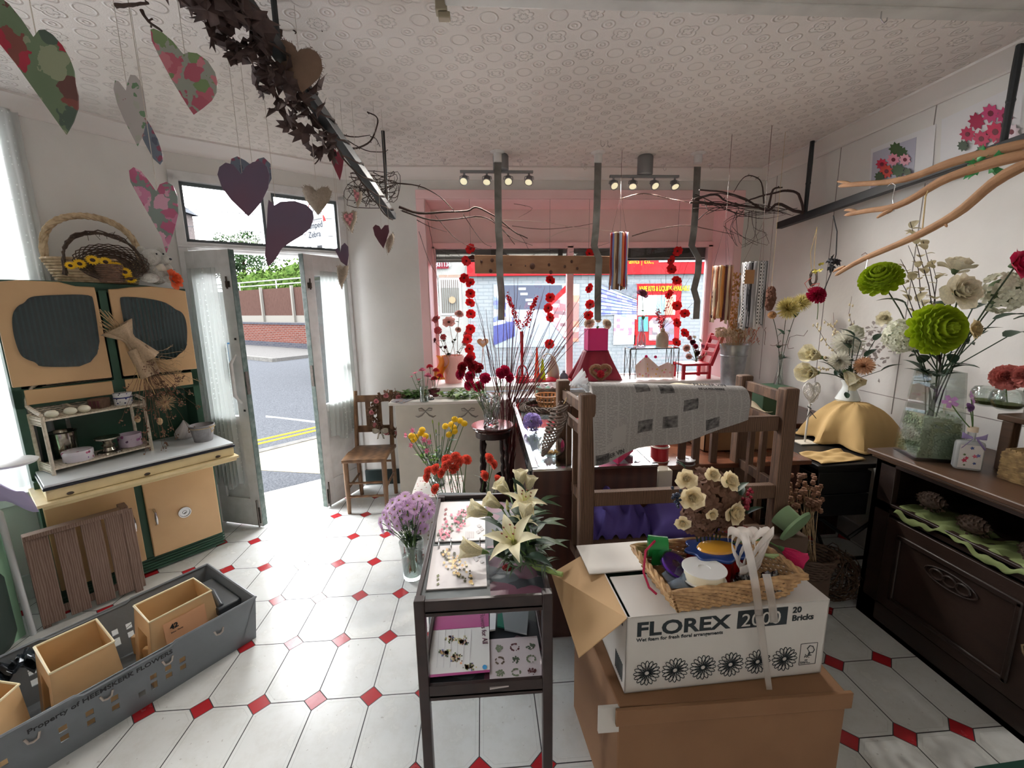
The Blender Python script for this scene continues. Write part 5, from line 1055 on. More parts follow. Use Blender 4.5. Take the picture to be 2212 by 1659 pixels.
TWN = mat('twine', (196,170,120), .9)
b = B(); b.tube(pathx(((2010,395),(1998,430),(2000,420),(1992,500)),[1.9,1.88,1.88,1.86]), .0025, 5); single('hanging_twine', b, TWN, 'loop of twine tying the lowest driftwood branch to the bar', 'twine')
for k, (u, v) in enumerate(((1868,555),(1925,405))):
    p = px(u,v,1.85+.05*k); b = B(); b.tube([p+V_((0,.02,.01)),p+V_((0,0,.02)),p+V_((0,-.02,.005)),p+V_((0,-.015,-.05)),p+V_((0,-.03,-.11)),p+V_((0,.0,-.115)),p+V_((0,.02,-.09))], .002, 6); single('s_hook', b, CHR, ('steel S hook on the lowest driftwood branch','steel S hook on the middle driftwood branch')[k], 'hook')
b = B()
for _ in range(7): mleaf(b, px(2125+U_(-22,22),355+U_(-12,14),1.93), .07, Qn((R.gauss(0,1),R.gauss(0,1),R.gauss(0,1),R.gauss(0,1))).normalized())
single('silk_leaf', b, mat('silk_leaf_green',(60,150,84),.5), 'bright green artificial leaf caught on the upper driftwood branch', 'leaf', solid=.0006)
# ---- hearts ----
HP = [ # label, outline pixels, depth y, kind
('largest paper heart, red and green flower print, top left corner', [(-18,20),(0,2),(18,5),(38,20),(60,50),(80,86),(95,72),(108,71),(122,80),(138,100),(149,125),(154,150),(155,200),(152,225),(140,255),(125,283),(100,245),(60,185),(30,135),(0,90),(-15,60)], .95, 'p1', 5),
('slim paper heart, pale print with a green tip, turned half edge-on', [(250,195),(256,178),(263,180),(276,199),(283,180),(290,167),(300,168),(308,178),(313,200),(313,230),(308,262),(300,290),(289,312),(275,285),(262,255),(253,225)], 1.7, 'p2', 3),
('narrow blue-grey paper heart just right of the slim pale one', [(302,275),(308,248),(312,258),(318,254),(330,275),(340,300),(346,330),(345,345),(339,353),(325,340),(312,310),(303,285)], 1.9, 'p3', 3),
('paper heart with a pink flower print hanging below the vine leaves', [(336,95),(335,72),(342,70),(360,78),(380,95),(400,121),(412,117),(430,119),(450,133),(463,155),(466,175),(462,195),(450,212),(430,228),(410,242),(398,225),(370,175),(350,130)], 1.5, 'p4', 5),
('long paper heart with a pink peony print above the dresser', [(288,395),(288,372),(298,365),(312,372),(325,390),(340,415),(350,400),(365,395),(378,402),(384,425),(380,460),(368,495),(353,545),(340,510),(318,465),(300,425)], 1.5, 'p5', 5),
('broad plain purple paper heart in front of the left transom light', [(472,378),(478,363),(492,354),(508,358),(523,378),(535,362),(550,353),(566,350),(580,362),(584,380),(578,405),(560,435),(545,452),(532,466),(515,450),(495,430),(478,405)], 2.0, 'pl', 4),
('printed paper heart mostly hidden behind the broad purple one', [(498,360),(503,345),(516,340),(532,348),(545,358),(560,345),(573,342),(586,355),(585,385),(570,410),(540,440),(515,410)], 2.1, 'p3', 4),
('purple paper heart twisted into a cone before the middle of the doorway', [(585,434),(592,440),(596,446),(610,438),(640,436),(665,444),(678,458),(679,472),(670,492),(650,508),(625,522),(605,535),(590,560),(576,576),(568,552),(572,520),(578,480),(582,450)], 1.9, 'pl', 2),
('large brown felt heart with a frayed edge on the iron bar', [(592,108),(592,92),(600,85),(615,86),(632,94),(645,115),(652,106),(668,104),(684,112),(694,128),(697,150),(690,168),(672,185),(652,200),(638,185),(618,160),(600,130)], 1.85, 'felt', 5),
('padded hessian heart with a frayed edge before the right transom light', [(653,410),(660,400),(672,403),(684,413),(695,404),(708,404),(717,415),(712,432),(700,450),(687,465),(675,450),(660,432)], 2.2, 'hes', 3),
('small hessian heart with a striped pink patch', [(740,460),(748,457),(754,462),(762,455),(771,457),(770,475),(764,490),(761,505),(750,490),(740,475)], 2.6, 'hesp', 2),
('tiny pink-patched hessian heart turned edge-on, high beside the doorway', [(762,404),(768,408),(774,415),(781,414),(783,425),(778,440),(772,449),(766,430)], 2.6, 'hesp', 2),
('dark red paper heart hanging right against the iron bar', [(713,325),(718,320),(726,325),(729,330),(736,318),(745,310),(744,335),(738,365),(732,388),(724,370),(716,350)], 2.6, 'red', 3),
('small dark plum paper heart against the white pier', [(806,492),(812,486),(820,489),(824,496),(832,487),(840,487),(841,500),(834,518),(827,536),(817,522),(809,508)], 2.6, 'plum', 3),
('small hessian heart half behind the dark plum one', [(832,522),(841,510),(848,503),(852,510),(850,525),(843,540),(838,548),(832,535)], 2.7, 'hes', 1),
('small purple heart high on the string by the right door leaf', [(723,538),(730,536),(735,545),(738,532),(746,525),(753,533),(753,550),(748,575),(735,565)], 2.7, 'pl', 2),
('small hessian heart low on the string by the right door leaf', [(728,575),(735,572),(741,578),(748,572),(753,575),(750,595),(742,612),(738,625),(732,610),(728,590)], 2.72, 'hes', 2)]
HM = {'p1':floral('print_red_green',(96,112,88),[(116,66,60),(90,104,78),(150,44,60),(130,136,112),(70,84,74),(92,60,56)],22,.55,.09),'p2':floral('print_pale',(176,170,168),[(150,110,110),(170,170,160),(110,140,110)],34,.3,.06),'p3':floral('print_blue_grey',(110,118,132),[(150,130,140),(90,96,110),(140,80,100)],34,.35,.06),'p4':floral('print_pink',(138,140,132),[(170,90,104),(180,110,120),(160,80,96),(110,130,90)],26,.6,.08),'p5':floral('print_peony',(122,132,128),[(190,120,150),(200,150,170),(170,90,120)],28,.55,.08),
 'pl':mat('plain_purple_paper',(96,84,104),.7,var=.6,vscale=4,col2=(110,72,88)),'felt':mat('brown_felt',(122,98,82),.95,bump=.3,bscale=200,var=.4),'hes':mat('hessian_pale',(160,146,130),.95,var=.4,vscale=90,bump=.4,bscale=250),'hesp':mat('hessian_pale',(160,146,130)),'red':mat('deep_red_paper',(130,48,62),.7),'plum':mat('plum_paper',(84,40,52),.6)}
PINKST = mat('pink_stripe', (216,140,146), .8, check=60); STRG = mat('string', (190,180,168), .9)
for label, pts, Y, kd, notch in HP:
    P_ = [py(u,v,Y) for u, v in pts]; c = sum(P_, V_())/len(P_); pad = kd in ('felt','hes','hesp'); th = (.012 if Y < 2.4 else .016) if pad else .002; n = len(P_)
    t = thing('fabric_heart' if pad else 'paper_heart', label, 'heart decoration', c)
    b = B(); bow = 0 if pad else .018; fr = [(p.x,Y-th/2-bow*sin((p.z-c.z)*14),p.z) for p in P_]; bk = [(p[0],p[1]+th,p[2]) for p in fr]
    ins = lambda s_, dy: [(c.x+(p.x-c.x)*s_,Y+dy,c.z+(p.z-c.z)*s_) for p in P_]
    if pad: b.add(ins(1,0)+ins(.8,-th)+ins(.45,-th*1.5)+ins(.8,th)+ins(.45,th*1.5), [(i,(i+1)%n,n+(i+1)%n,n+i) for i in range(n)]+[(n+i,n+(i+1)%n,2*n+(i+1)%n,2*n+i) for i in range(n)]+[tuple(range(2*n,3*n))]+[(3*n+i,3*n+(i+1)%n,(i+1)%n,i) for i in range(n)]+[(4*n+i,4*n+(i+1)%n,3*n+(i+1)%n,3*n+i) for i in range(n)]+[tuple(range(4*n,5*n))[::-1]])
    else: b.add(fr+bk, [tuple(range(n)),tuple(range(n,2*n))[::-1]]+[(i,n+i,n+(i+1)%n,(i+1)%n) for i in range(n)])
    ob('heart', b, HM[kd], t, ang=60 if pad else 30)
    if pad:
        b = B(); 
        for i in range(n):
            a, d = P_[i], P_[(i+1)%n]
            for k in range(5): p = a.lerp(d,R.random()); o = (p-c).normalized(); b.tube([p,p+o*U_(.004,.010)+V_((0,U_(-.003,.003),0))], .0009, 3)
        ob('frayed_edge', b, mat('frayed_thread',(104,76,66),.9) if kd == 'felt' else HM['hes'], t)
    if kd == 'hesp': b = B(); q = ins(.6,-th*1.7); b.add(q+[(p[0],p[1]+.003,p[2]) for p in q], [tuple(range(n)),tuple(range(n,2*n))[::-1]]+[(i,n+i,n+(i+1)%n,(i+1)%n) for i in range(n)]); ob('patch', b, PINKST, t, smooth=False)
    s0 = P_[notch]; b = B(); top = ZC; b.tube([s0, (s0.x,s0.y,top)], .0009, 4); ob('string', b, STRG, t)
# ---- posters on the right wall ----
def wallquad(name, pts, m, par, dx=0.0, th=.001):
    q = [px(u,v,XR-dx) for u, v in pts]; b = B(); n = len(q); b.add([(XR-dx,p.y,p.z) for p in q]+[(XR-dx-th,p.y,p.z) for p in q], [tuple(range(n)),tuple(range(n,2*n))[::-1]]+[(i,n+i,n+(i+1)%n,(i+1)%n) for i in range(n)]); return ob(name, b, m, par, smooth=False)
for k, (fr, blobs, lab) in enumerate(((((1882,322),(2022,268),(2012,392),(1876,430)), [((1935,322),16,(70,96,60)),((1948,330),14,(70,96,60)),((1905,355),14,(200,50,80)),((1930,345),15,(226,150,170)),((1955,345),14,(230,170,184)),((1915,370),16,(206,70,60)),((1940,368),16,(60,90,56)),((1900,382),12,(60,80,50)),((1960,372),10,(60,80,50)),((1915,405),14,(200,180,90))], 'poster of a red protea arrangement taped to the right wall'),
    (((2035,258),(2230,168),(2230,330),(2030,372)), [((2090,290),18,(190,50,90)),((2110,262),20,(170,40,80)),((2140,245),22,(200,70,120)),((2170,250),20,(190,60,110)),((2185,285),20,(236,220,226)),((2150,285),24,(200,40,84)),((2120,300),20,(190,50,90)),((2165,310),18,(150,30,70)),((2080,315),13,(60,80,60)),((2120,325),12,(70,96,70)),((2150,335),10,(70,96,70))], 'larger poster of a magenta gerbera bouquet on the right wall, cut by the frame'))):
    t = thing('bouquet_poster', lab, 'poster', px(*fr[0],XR))
    wallquad('sheet', fr, mat('poster_paper',(226,226,228),.4), t, .003)
    if k == 0: wallquad('backdrop_print', ((1886,330),(1980,296),(1972,398),(1880,425)), mat('print_lilac_grey',(184,184,200),.4), t, .0045)
    q = R
    for i, ((u, v), r, cc) in enumerate(blobs):
        n = 9; pts = [(u+(r*(1 if j % 2 else .68))*cos(2*PI*j/(2*n)), v+(r*(1 if j % 2 else .68))*sin(2*PI*j/(2*n))) for j in range(2*n)]; wallquad('flower_print', pts, mat('print_%d_%d_%d'%cc,cc,.4), t, .0055+.0012*i)
        if cc[0] > 180: wallquad('flower_print', [(u+r*.3*cos(2*PI*j/8), v+r*.3*sin(2*PI*j/8)) for j in range(8)], mat('print_dark',(110,30,50),.4), t, .0062+.0012*i)
# dried wreath, black dried leaf and artificial bloom hanging by the right wall
def hang(u, v, x): return px(u,v,x)
p = hang(1757,600,2.05); t = thing('hanging_wreath', 'small brown twig ring with red ribbon hung on twine below the right bar', 'wreath', p)
b = B()
for k in range(9): rr = .03+U_(-.006,.006); b.tube([(p.x+U_(-.004,.004),p.y+rr*cos(a)*.9,p.z-.0+rr*1.5*sin(a)) for a in np.linspace(0,2*PI,16)], .003, 4, False)
ob('ring', b, DWICK, t); b = B(); b.tube([hang(1765,490,2.05),hang(1760,545,2.05),p+V_((0,0,.04))], .0015, 4); b.tube([hang(1765,490,2.05),hang(1751,545,2.05),p+V_((0,.02,.03))], .0015, 4); ob('twine', b, TWN, t)
b = B(); b.tube(pathx(((1752,600),(1738,612),(1745,625),(1755,615),(1770,612),(1765,625),(1742,640)),[2.04]*7), .002, 4); ob('ribbon', b, mat('coral_ribbon',(206,96,84),.5), t)
b = B(); [mleaf(b, hang(1768,580+U_(-8,8),2.03), .04, Qn((R.gauss(0,1),R.gauss(0,1),R.gauss(0,1),R.gauss(0,1))).normalized()) for _ in range(3)]; ob('leaf', b, mat('gold_leaf',(190,176,60),.5), t)
b = B(); b.tube(pathx(((1800,466),(1808,500),(1806,550),(1795,590),(1775,640)),[2.0]*5), .003, 5); ob2 = single('dried_sprig', b, mat('black_leaf',(44,44,48),.8), 'black dried leaf sprig hanging head down below the right bar', 'dried flower')
b = B(); [mleaf(b, hang(1795+U_(-12,8),562+U_(-10,14),2.0), .06, Qn((R.gauss(0,1),R.gauss(0,1),R.gauss(0,1),R.gauss(0,1))).normalized()) for _ in range(5)]; ob('leaf', b, mat('black_leaf',(44,44,48),.8), ob2)
# ================= CENTRE: counter, case, rack, boxes, trolley =================
WHC = mat('cream_white_counter', (214,208,196), .4, var=.25, vscale=5); DWD = mat('dark_stained_wood', (52,38,36), .35, wood=True, var=.5, vscale=3, col2=(36,26,26), stretch=(1,1,6)); MAH = mat('mahogany_board', (82,50,42), .3, wood=True, var=.6, vscale=2, col2=(60,36,32), stretch=(3,3,.5)); RACKW = mat('weathered_rack_wood', (112,84,64), .75, wood=True, var=.9, vscale=7, col2=(68,48,38), stretch=(7,7,.6), bump=.25, bscale=70)
STENC = mat('stencil_grey', (140,136,130), .6)
t = thing('shop_counter', 'cream painted shop counter with grey stencilled bows left of centre', 'counter', (-.2,3.5,0))
b = B(); b.box(-.72,.21,3.40,3.66,0,.81); b.box(.21,.60,3.40,3.66,.0,.81); ob('body', b, WHC, t, bev=.004)
b = B(); b.box(-.765,.62,3.365,3.67,.815,.84); ob('top', b, mat('counter_top_white',(232,228,222),.3), t, bev=.006)
for (u, v) in ((919,888),(1011,888),(1103,888)):
    c = py(u,v,3.397); b = B()
    for s_ in (-1,1):
        b.tube([(c.x+s_*.0,3.398,c.z),(c.x+s_*.03,3.398,c.z+.024),(c.x+s_*.055,3.398,c.z+.02),(c.x+s_*.05,3.398,c.z+.004),(c.x,3.398,c.z)], [.003,.007,.006,.005,.003], 6, flat=.3)
        b.tube([(c.x,3.398,c.z-.005),(c.x+s_*.03,3.398,c.z-.036),(c.x+s_*.06,3.398,c.z-.05),(c.x+s_*.082,3.398,c.z-.04)], [.003,.008,.009,.003], 6, flat=.3)
    b.ball((c.x,3.397,c.z),(.006,.003,.006),8,5); ob('bow_stencil', b, STENC, t)
# chair with wreath
CHW = mat('old_chair_wood', (128,96,68), .5, wood=True, var=.7, vscale=4, col2=(88,62,44), stretch=(1,5,1))
t = thing('wooden_chair', 'old wooden slat-back chair between the door and the counter', 'chair', (-.93,3.35,0))
b = B(); b.grid(lambda u,v: (-1.10+(.33+.0*v)*u+(.012 if v > .5 else 0), 3.17+.36*v, .435+.006*cos(u*6.28)*sin(v*3.1)), 10, 8); ob('seat', b, CHW, t, solid=.028, bev=.005)
for x, y in ((-1.08,3.20),(-.79,3.20)): b = B(); b.tube([(x,y,0),(x,y,.2),(x,y,.42)], [.014,.019,.02], 10); ob('leg', b, CHW, t)
for x in (-1.08,-.79): b = B(); b.tube([(x,3.55,0),(x,3.52,.43),(x,3.56,.70),(x,3.60,.90)], [.016,.018,.016,.015], 10); ob('back_leg', b, CHW, t)
for z in (.84,.58): b = B(); b.box(-1.08,-.79,3.565,3.585,z-.03,z+.025); ob('back_rail', b, CHW, t, bev=.003)
for x in (-.98,-.89): b = B(); b.box(x-.02,x+.02,3.568,3.582,.56,.84); ob('back_slat', b, CHW, t, bev=.002)
for (a, c) in (((-1.08,3.20,.25),(-.79,3.20,.25)),((-1.08,3.20,.14),(-.79,3.20,.14)),((-1.08,3.20,.2),(-1.08,3.54,.2)),((-.79,3.20,.2),(-.79,3.54,.2)),((-1.08,3.54,.3),(-.79,3.54,.3))): b = B(); b.tube([a,c], .010, 8); ob('stretcher', b, CHW, t)
c = py(846,893,3.53); t = thing('dried_wreath', 'dried brown wreath with pink roses and a cream bow hung on the chair back', 'wreath', c)
HYB = mat('dried_hydrangea', (134,104,84), .9, var=.8, vscale=60, col2=(96,70,56)); b = B(); RW = .155
for i in range(520):
    a = U_(0,2*PI); o = V_((cos(a)*RW+R.gauss(0,.016),U_(-.035,.02),sin(a)*RW*1.05+R.gauss(0,.016))); q = Qn((R.gauss(0,1),R.gauss(0,1),R.gauss(0,1),R.gauss(0,1))).normalized(); M0 = TR(c+o)@q.to_matrix().to_4x4(); b.M = M0; b.petal(.026,.024,20,-20,0,0,0,2,2,.3)
b.M = Matrix(); ob('foliage', b, HYB, t)['kind'] = 'stuff'
WR = bm_('rose','wreath_pink',(226,150,156),(96,120,70))
for a in (1.1,1.75,2.35,3.0,3.7,4.4,5.0,.4): inst('rose', WR, t, c+V_((cos(a)*RW,-.035,sin(a)*RW*1.05)), qdir((U_(-.3,.3),-1,.1)), .024)
b = B(); bc = c+V_((-.09,-.05,-.13)); 
for s_ in (-1,1): b.grid(lambda u,v: bc+V_((s_*(.005+.06*u),-.012*sin(u*3),(.03*(v-.5))*(.4+1.2*sin(u*2.6)))), 6, 3); b.grid(lambda u,v: bc+V_((s_*(.02*u+.012*v),-.005,-.07*u)), 5, 2)
ob('bow', b, sheer('organza_cream',(226,222,206),.7), t, solid=.0008)
# greenery, jar, bell, magazine, baskets on the counter
def scatter_leaves(name, label, cx, cy, rx, ry, z, n, m, hs=.05, sz=.06, cat='foliage'):
    t = thing(name, label, cat, (cx,cy,z)); b = B()
    for i in range(n):
        a = U_(0,6.28); r = math.sqrt(R.random()); p = V_((cx+rx*r*cos(a),cy+ry*r*sin(a),z+U_(.004,hs))); b.M = TR(p)@Qn((0,0,1),U_(0,6.28)).to_matrix().to_4x4()@Qn((0,1,0),U_(-.6,.3)).to_matrix().to_4x4(); b.petal(sz*U_(.7,1.2),sz*.5,12,-22,0,0,0,4,2,.2,0,1)
    b.M = Matrix(); ob('leaf', b, m, t)['kind'] = 'stuff'
    for i in range(7):
        a = U_(0,6.28); p = V_((cx+rx*.2*cos(a),cy+ry*.2*sin(a),z+.006)); q = V_((cx+rx*.95*cos(a+.3),cy+ry*.95*sin(a+.3),z+.02)); b = B(); b.tube([p,p.lerp(q,.5)+V_((0,0,.015)),q], .002, 5); ob('stem', b, STEM, t)
    return t
scatter_leaves('cut_foliage','heap of cut green foliage at the left back of the counter',-.60,3.56,.13,.08,.84,110,mat('foliage_mid',(92,128,66),.5,var=.6,col2=(58,92,44),transl=.3))
scatter_leaves('cut_foliage','heap of pale-edged green foliage in the middle of the counter',-.19,3.50,.20,.11,.84,150,mat('foliage_pale',(140,166,98),.5,var=.9,vscale=20,col2=(72,108,56),transl=.3))
def lathe_thing(name, prof, c, m, label, cat, n=28, par=None, group=None, **k):
    b = B(); b.lathe(prof, c, n); o = ob(name, b, m, par); return tag(o, label, cat, group) if not par else o
WAT = pane('water', (.88,.93,.92,1), .15)
def vase(name, prof, c, label, h, m=None, water=.5, n=28):
    """open glass vessel with a wall, and its water as a part"""
    c = V_(c); t = thing(name, label, 'vase', c); inner = [(max(0,r-.003), z) for r, z in prof if z > .004]; b = B(); b.lathe([(0,0)]+prof+inner[::-1]+[(0,.006)], c, n); ob('glass', b, m or GL, t)
    if water: b = B(); b.lathe([(0,.008)]+[(r-.004, z) for r, z in prof if .006 < z < h*water]+[(0,h*water)], c, n); ob('water', b, WAT, t)
    return t
jc = pz(917,868,.84); vase('glass_jar', [(.03,0),(.036,.01),(.037,.08),(.034,.10),(.034,.125)], jc, 'small glass jar of water holding pink flowers on the counter', .12, water=.6)
PKP = bm_('peony','soft_pink',(232,150,176),(120,150,80)); ALS = bm_('lily','alstro_pink',(232,120,160),(130,60,50),third=(230,200,120)); REDF = bm_('carn','coral_red',(226,64,84)); CARN = bm_('carn','crimson',(196,30,78),(84,110,66),col2=(150,14,50)); CORAL = bm_('carn','coral',(240,110,88),(84,110,66),col2=(226,84,64))
for i, (u, v, r, m_) in enumerate(((897,808,.030,ALS),(912,800,.030,PKP),(925,812,.034,PKP),(905,822,.028,ALS),(890,815,.024,ALS))):
    flower(jc+V_((U_(-.012,.012),U_(-.01,.01),.01)), py(u,v,jc.y), m_, r, 'pink flower in the small glass jar on the counter', 'pink flowers in the counter jar', 'pink_flower', leaves=1, ll=.05)
for i, (u, v) in enumerate(((928,792),(942,800),(938,818),(950,812))):
    flower((py(938,835,3.58).x,3.58,.845), py(u,v,3.58), REDF, .03, 'coral red flower in the dark pot behind the counter jar', 'coral flowers behind the jar', 'red_flower', leaves=1, ll=.04)
pc = V_((py(938,840,3.58).x,3.58,.84)); lathe_thing('small_pot', [(0,0),(.035,0),(.05,.06),(.046,.06),(.03,.006),(0,.006)], pc, mat('dark_red_pot',(96,36,44),.4), 'small dark red pot behind the glass jar on the counter', 'pot')
bc_ = pz(929,863,.84); t = thing('service_bell', 'chrome service bell with a black base on the counter', 'bell', bc_)
b = B(); b.lathe([(0,0),(.034,0),(.034,.008),(.026,.014),(0,.014)], bc_, 24); ob('base', b, BLACK, t)
b = B(); b.lathe([(.026,.014),(.026,.02),(.020,.032),(.008,.038),(.003,.042),(0,.043)], bc_, 24); ob('dome', b, CHR, t)
q = [pz(845,868,.843),pz(868,872,.843),pz(905,858,.843),pz(880,852,.843)]; b = B(); b.add(q+[p+V_((0,0,.004)) for p in q], [(0,1,2,3),(7,6,5,4),(0,4,5,1),(1,5,6,2),(2,6,7,3),(3,7,4,0)]); single('magazine', b, floral('magazine_print',(150,150,156),[(90,80,86),(180,150,140),(120,110,120)],20,.3), 'glossy magazine at the left end of the counter top', 'magazine', smooth=False)
c = V_((py(1190,820,3.50).x,3.50,.84)); t = thing('laundry_basket', 'shallow brown wicker basket heaped with folded cloths on the counter', 'basket', c)
b = B(); basket(b, c, .14, .10, .07, 1.05, .9, 8, 40); ob('bowl', b, mat('brown_wicker',(120,92,74),.75), t)
for k, cc in enumerate(((150,190,176),(226,206,210),(232,228,226),(206,214,222))): b = B(); o = V_((-.07+.045*k,.0,.07+.012*(k%2))); b.grid(lambda u,v: c+o+V_((.10*(u-.5)*1.3,.13*(v-.5),.02*sin(u*9+k)+.014*sin(v*8+2*k)-.03*((u-.5)**2+(v-.5)**2)*4)), 14, 10); single('folded_cloth', b, mat('cloth_%d_%d'%(cc[0],k),cc,.9), ['pale green','pink','white','pale blue'][k]+' folded cloth in the brown wicker basket', 'cloth', 'cloths in the wicker basket', solid=.004)
c = V_((py(1183,880,3.02).x,3.02,.86)); t = thing('split_wood_basket', 'small orange-brown slatted basket with a thin hoop handle', 'basket', c)
b = B(); SPL = mat('orange_split_wood',(206,146,92),.5,var=.5,vscale=30)
for i in range(18): a = 2*PI*i/18; b.beam((c.x+.065*cos(a),c.y+.065*sin(a),c.z),(c.x+.09*cos(a),c.y+.09*sin(a),c.z+.085),.014,.003,up=(cos(a),sin(a),0))
for z, r in ((.005,.066),(.04,.079),(.08,.09)): b.tube([(c.x+r*cos(a),c.y+r*sin(a),c.z+z) for a in np.linspace(0,2*PI,33)], .0055, 6, False)
b.lathe([(0,.002),(.066,.002)], c, 20); ob('bowl', b, SPL, t); b = B(); b.tube(harc(c+V_((-.09,0,.08)),c+V_((.09,0,.08)),.30,20,.8), .003, 6); ob('handle', b, mat('hoop_cane',(200,176,150),.6), t)
c = V_((.42,2.92,.862)); t = thing('willow_wreath', 'plaited dark willow wreath lying on the glass display case', 'wreath', c); b = B()
for k in range(9): b.tube([(c.x+(.16+.02*sin(a*7+k))*cos(a),c.y+(.15+.02*sin(a*7+k))*sin(a),c.z+.02+.016*cos(a*7+k*1.3)) for a in np.linspace(0,2*PI,50)], .006, 5, False)
ob('ring', b, DWICK, t)
# glass display case
cx0, cx1, cy0, cy1 = .215, .76, 1.80, 3.30
CT = V_((.5,2.5,0)); t = thing('display_case', 'mahogany display counter with a bright glass-topped frame behind the wooden rack', 'display case', CT)
b = B(); b.box(cx0,cx1,cy0,cy1,0,.74); ob('body', b, MAH, t, bev=.004)
b = B(); b.box(cx0-.01,cx1+.01,cy0-.01,cy0+.03,.74,.858); ob('front_panel', b, MAH, t, bev=.003)
b = B(); b.box(cx0-.008,cx0+.006,cy0,cy1,.74,.858); b.box(cx1-.006,cx1+.008,cy0,cy1,.74,.858); ob('side_panel', b, pane('clear_glass'), t)
b = B()
for (a0,a1,b0,b1) in ((cx0-.012,cx1+.012,cy0-.012,cy0+.014),(cx0-.012,cx1+.012,cy1-.014,cy1),(cx0-.012,cx0+.012,cy0,cy1),(cx1-.012,cx1+.012,cy0,cy1)): b.box(a0,a1,b0,b1,.855,.866)
ob('chrome_trim', b, CHR, t)
b = B(); b.box(cx0,cx1,cy0,cy1,.858,.863); ob('glass_top', b, pane('case_glass',(.85,.9,.9,1),.6), t)
b = B(); b.box(cx0+.01,cx1-.01,cy0+.03,cy1-.01,.742,.748); ob('lining', b, mat('pale_lining',(190,194,194),.4), t)
for k in range(8):
    p = V_((U_(.28,.7),U_(1.95,2.9),.748)); b = B(); b.grid(lambda u,v: p+V_((.12*(u-.5),.16*(v-.5),.03*abs(sin(u*7+k))*sin(v*6+k)**2+.002)), 10, 10); single('lace_trim', b, floral('lace_print_%d'%(k%3),(214,196,206),[(196,130,160),(170,180,200),(226,206,216)],50,.3), 'rolled lace and ribbon trim inside the glass display case', 'ribbon', 'trims in the display case', solid=.002)
HYD = bm_('hyd','lilac_hydrangea',(146,130,196),(96,120,80),col2=(176,150,214)); c = pz(1150,930,.87); t = thing('hydrangea_head', 'lilac hydrangea head lying on the display case', 'flower', c); inst('bloom', HYD, t, c+V_((0,0,.05)), qdir((-.2,-.6,1)), .06); b = B(); b.tube([c+V_((0,.02,.02)),c+V_((.05,.12,.01))], .004, 6); ob('stem', b, STEM, t)
c = pz(1192,985,.866); t = thing('glass_bowl', 'round glass bowl with amber pebbles on the display case', 'bowl', c)
b = B(); pr_ = [(.03,0),(.058,.018),(.07,.05),(.062,.085),(.05,.10)]; b.lathe([(0,0)]+pr_+[(r-.003,z) for r, z in pr_[::-1]]+[(0,.004)], c, 28); ob('glass', b, GL, t)
b = B(); [b.ball(c+V_((U_(-.03,.03),U_(-.03,.03),.014+U_(0,.012))),.009,7,5) for _ in range(16)]; ob('pebble', b, mat('amber_pebble',(196,150,90),.2), t)['kind'] = 'stuff'
tip = py(1172,985,1.86); top = py(1218,872,1.80); t = thing('wicker_cone', 'twisted grey wicker cone hanging by twine from the left rack post', 'ornament', top)
b = B(); L_ = (top-tip).length; b.M = TR(tip)@rotM(tip,top)
for k in range(14): b.tube([(( .004+.034*sin(min(1,(i/26)*1.15)*PI*.62))*cos(i*.55+k*.9)*(1 if i < 23 else .6), (.004+.034*sin(min(1,(i/26)*1.15)*PI*.62))*sin(i*.55+k*.9)*(1 if i < 23 else .6), L_*i/26) for i in range(27)], .0042, 5)
b.M = Matrix(); ob('cone', b, mat('grey_willow',(124,108,98),.8,var=.7,vscale=60,col2=(84,70,64)), t)
b = B(); b.tube([top,py(1228,852,1.9),V_((.37,1.94,1.2))], .002, 5); ob('twine', b, TWN, t)
# pink paper bag on the case
PBG = mat('hot_pink_paper', (226,50,118), .5, transl=.15); bq = [pz(1292,975,.87),pz(1335,1003,.87),pz(1368,975,.87),pz(1330,955,.87)]; zt_ = 1.01
t = thing('gift_bag', 'hot pink paper gift bag on the display case behind the newspaper', 'bag', bq[0]); b = B(); T = [V_((p.x,p.y,zt_)) for p in bq]; b.add(bq+T, [(0,4,5,1),(1,5,6,2),(2,6,7,3),(3,7,4,0),(3,2,1,0)]); ob('bag', b, PBG, t, smooth=False, solid=.001)
b = B(); m1, m2 = T[1].lerp(T[2],.3), T[1].lerp(T[2],.7); b.tube([m1+V_((.01,-.005,-.03)),m1.lerp(m2,.5)+V_((.025,-.012,-.06)),m2+V_((.01,-.005,-.03))], .002, 5); ob('handle', b, mat('cord_pink',(190,50,100),.6), t)
# brown desk behind with ribbon reels and cardboard boxes
DSK = mat('desk_brown', (116,72,52), .25, wood=True, var=.6, vscale=2, col2=(86,52,40), stretch=(1,4,1))
t = thing('low_desk', 'brown wooden desk behind the rack carrying ribbon reels', 'desk', (1.2,2.2,0)); b = B(); b.box(.78,1.62,1.93,2.55,.775,.80); ob('top', b, DSK, t, bev=.004)
b = B(); b.box(.82,1.58,1.97,2.5,.62,.775); ob('apron', b, MAH, t); 
for x, y in ((.84,1.99),(1.56,1.99),(.84,2.48),(1.56,2.48)): b = B(); b.box(x-.025,x+.025,y-.025,y+.025,0,.775); ob('leg', b, MAH, t)
RRB = mat('red_satin', (190,34,48), .3, sheen=.3); WCD = mat('white_card', (230,222,214), .5)
def reel(c, r, w_, m, fl, label, tilt=None, core=.015, group=None):
    t = thing('ribbon_reel', label, 'ribbon reel', c, group); M0 = TR(V_(c))@(tilt or Matrix())
    b = B(); b.M = M0; b.lathe([(core,.003),(r*.9,.003),(r*.9,w_-.003),(core,w_-.003)], (0,0,0), 32); ob('ribbon', b, m, t)
    for z in (0,w_-.003): b = B(); b.M = M0; b.lathe([(core,z),(r,z),(r,z+.003),(core,z+.003),(core,z)], (0,0,0), 36); ob('flange', b, fl, t)
    return t
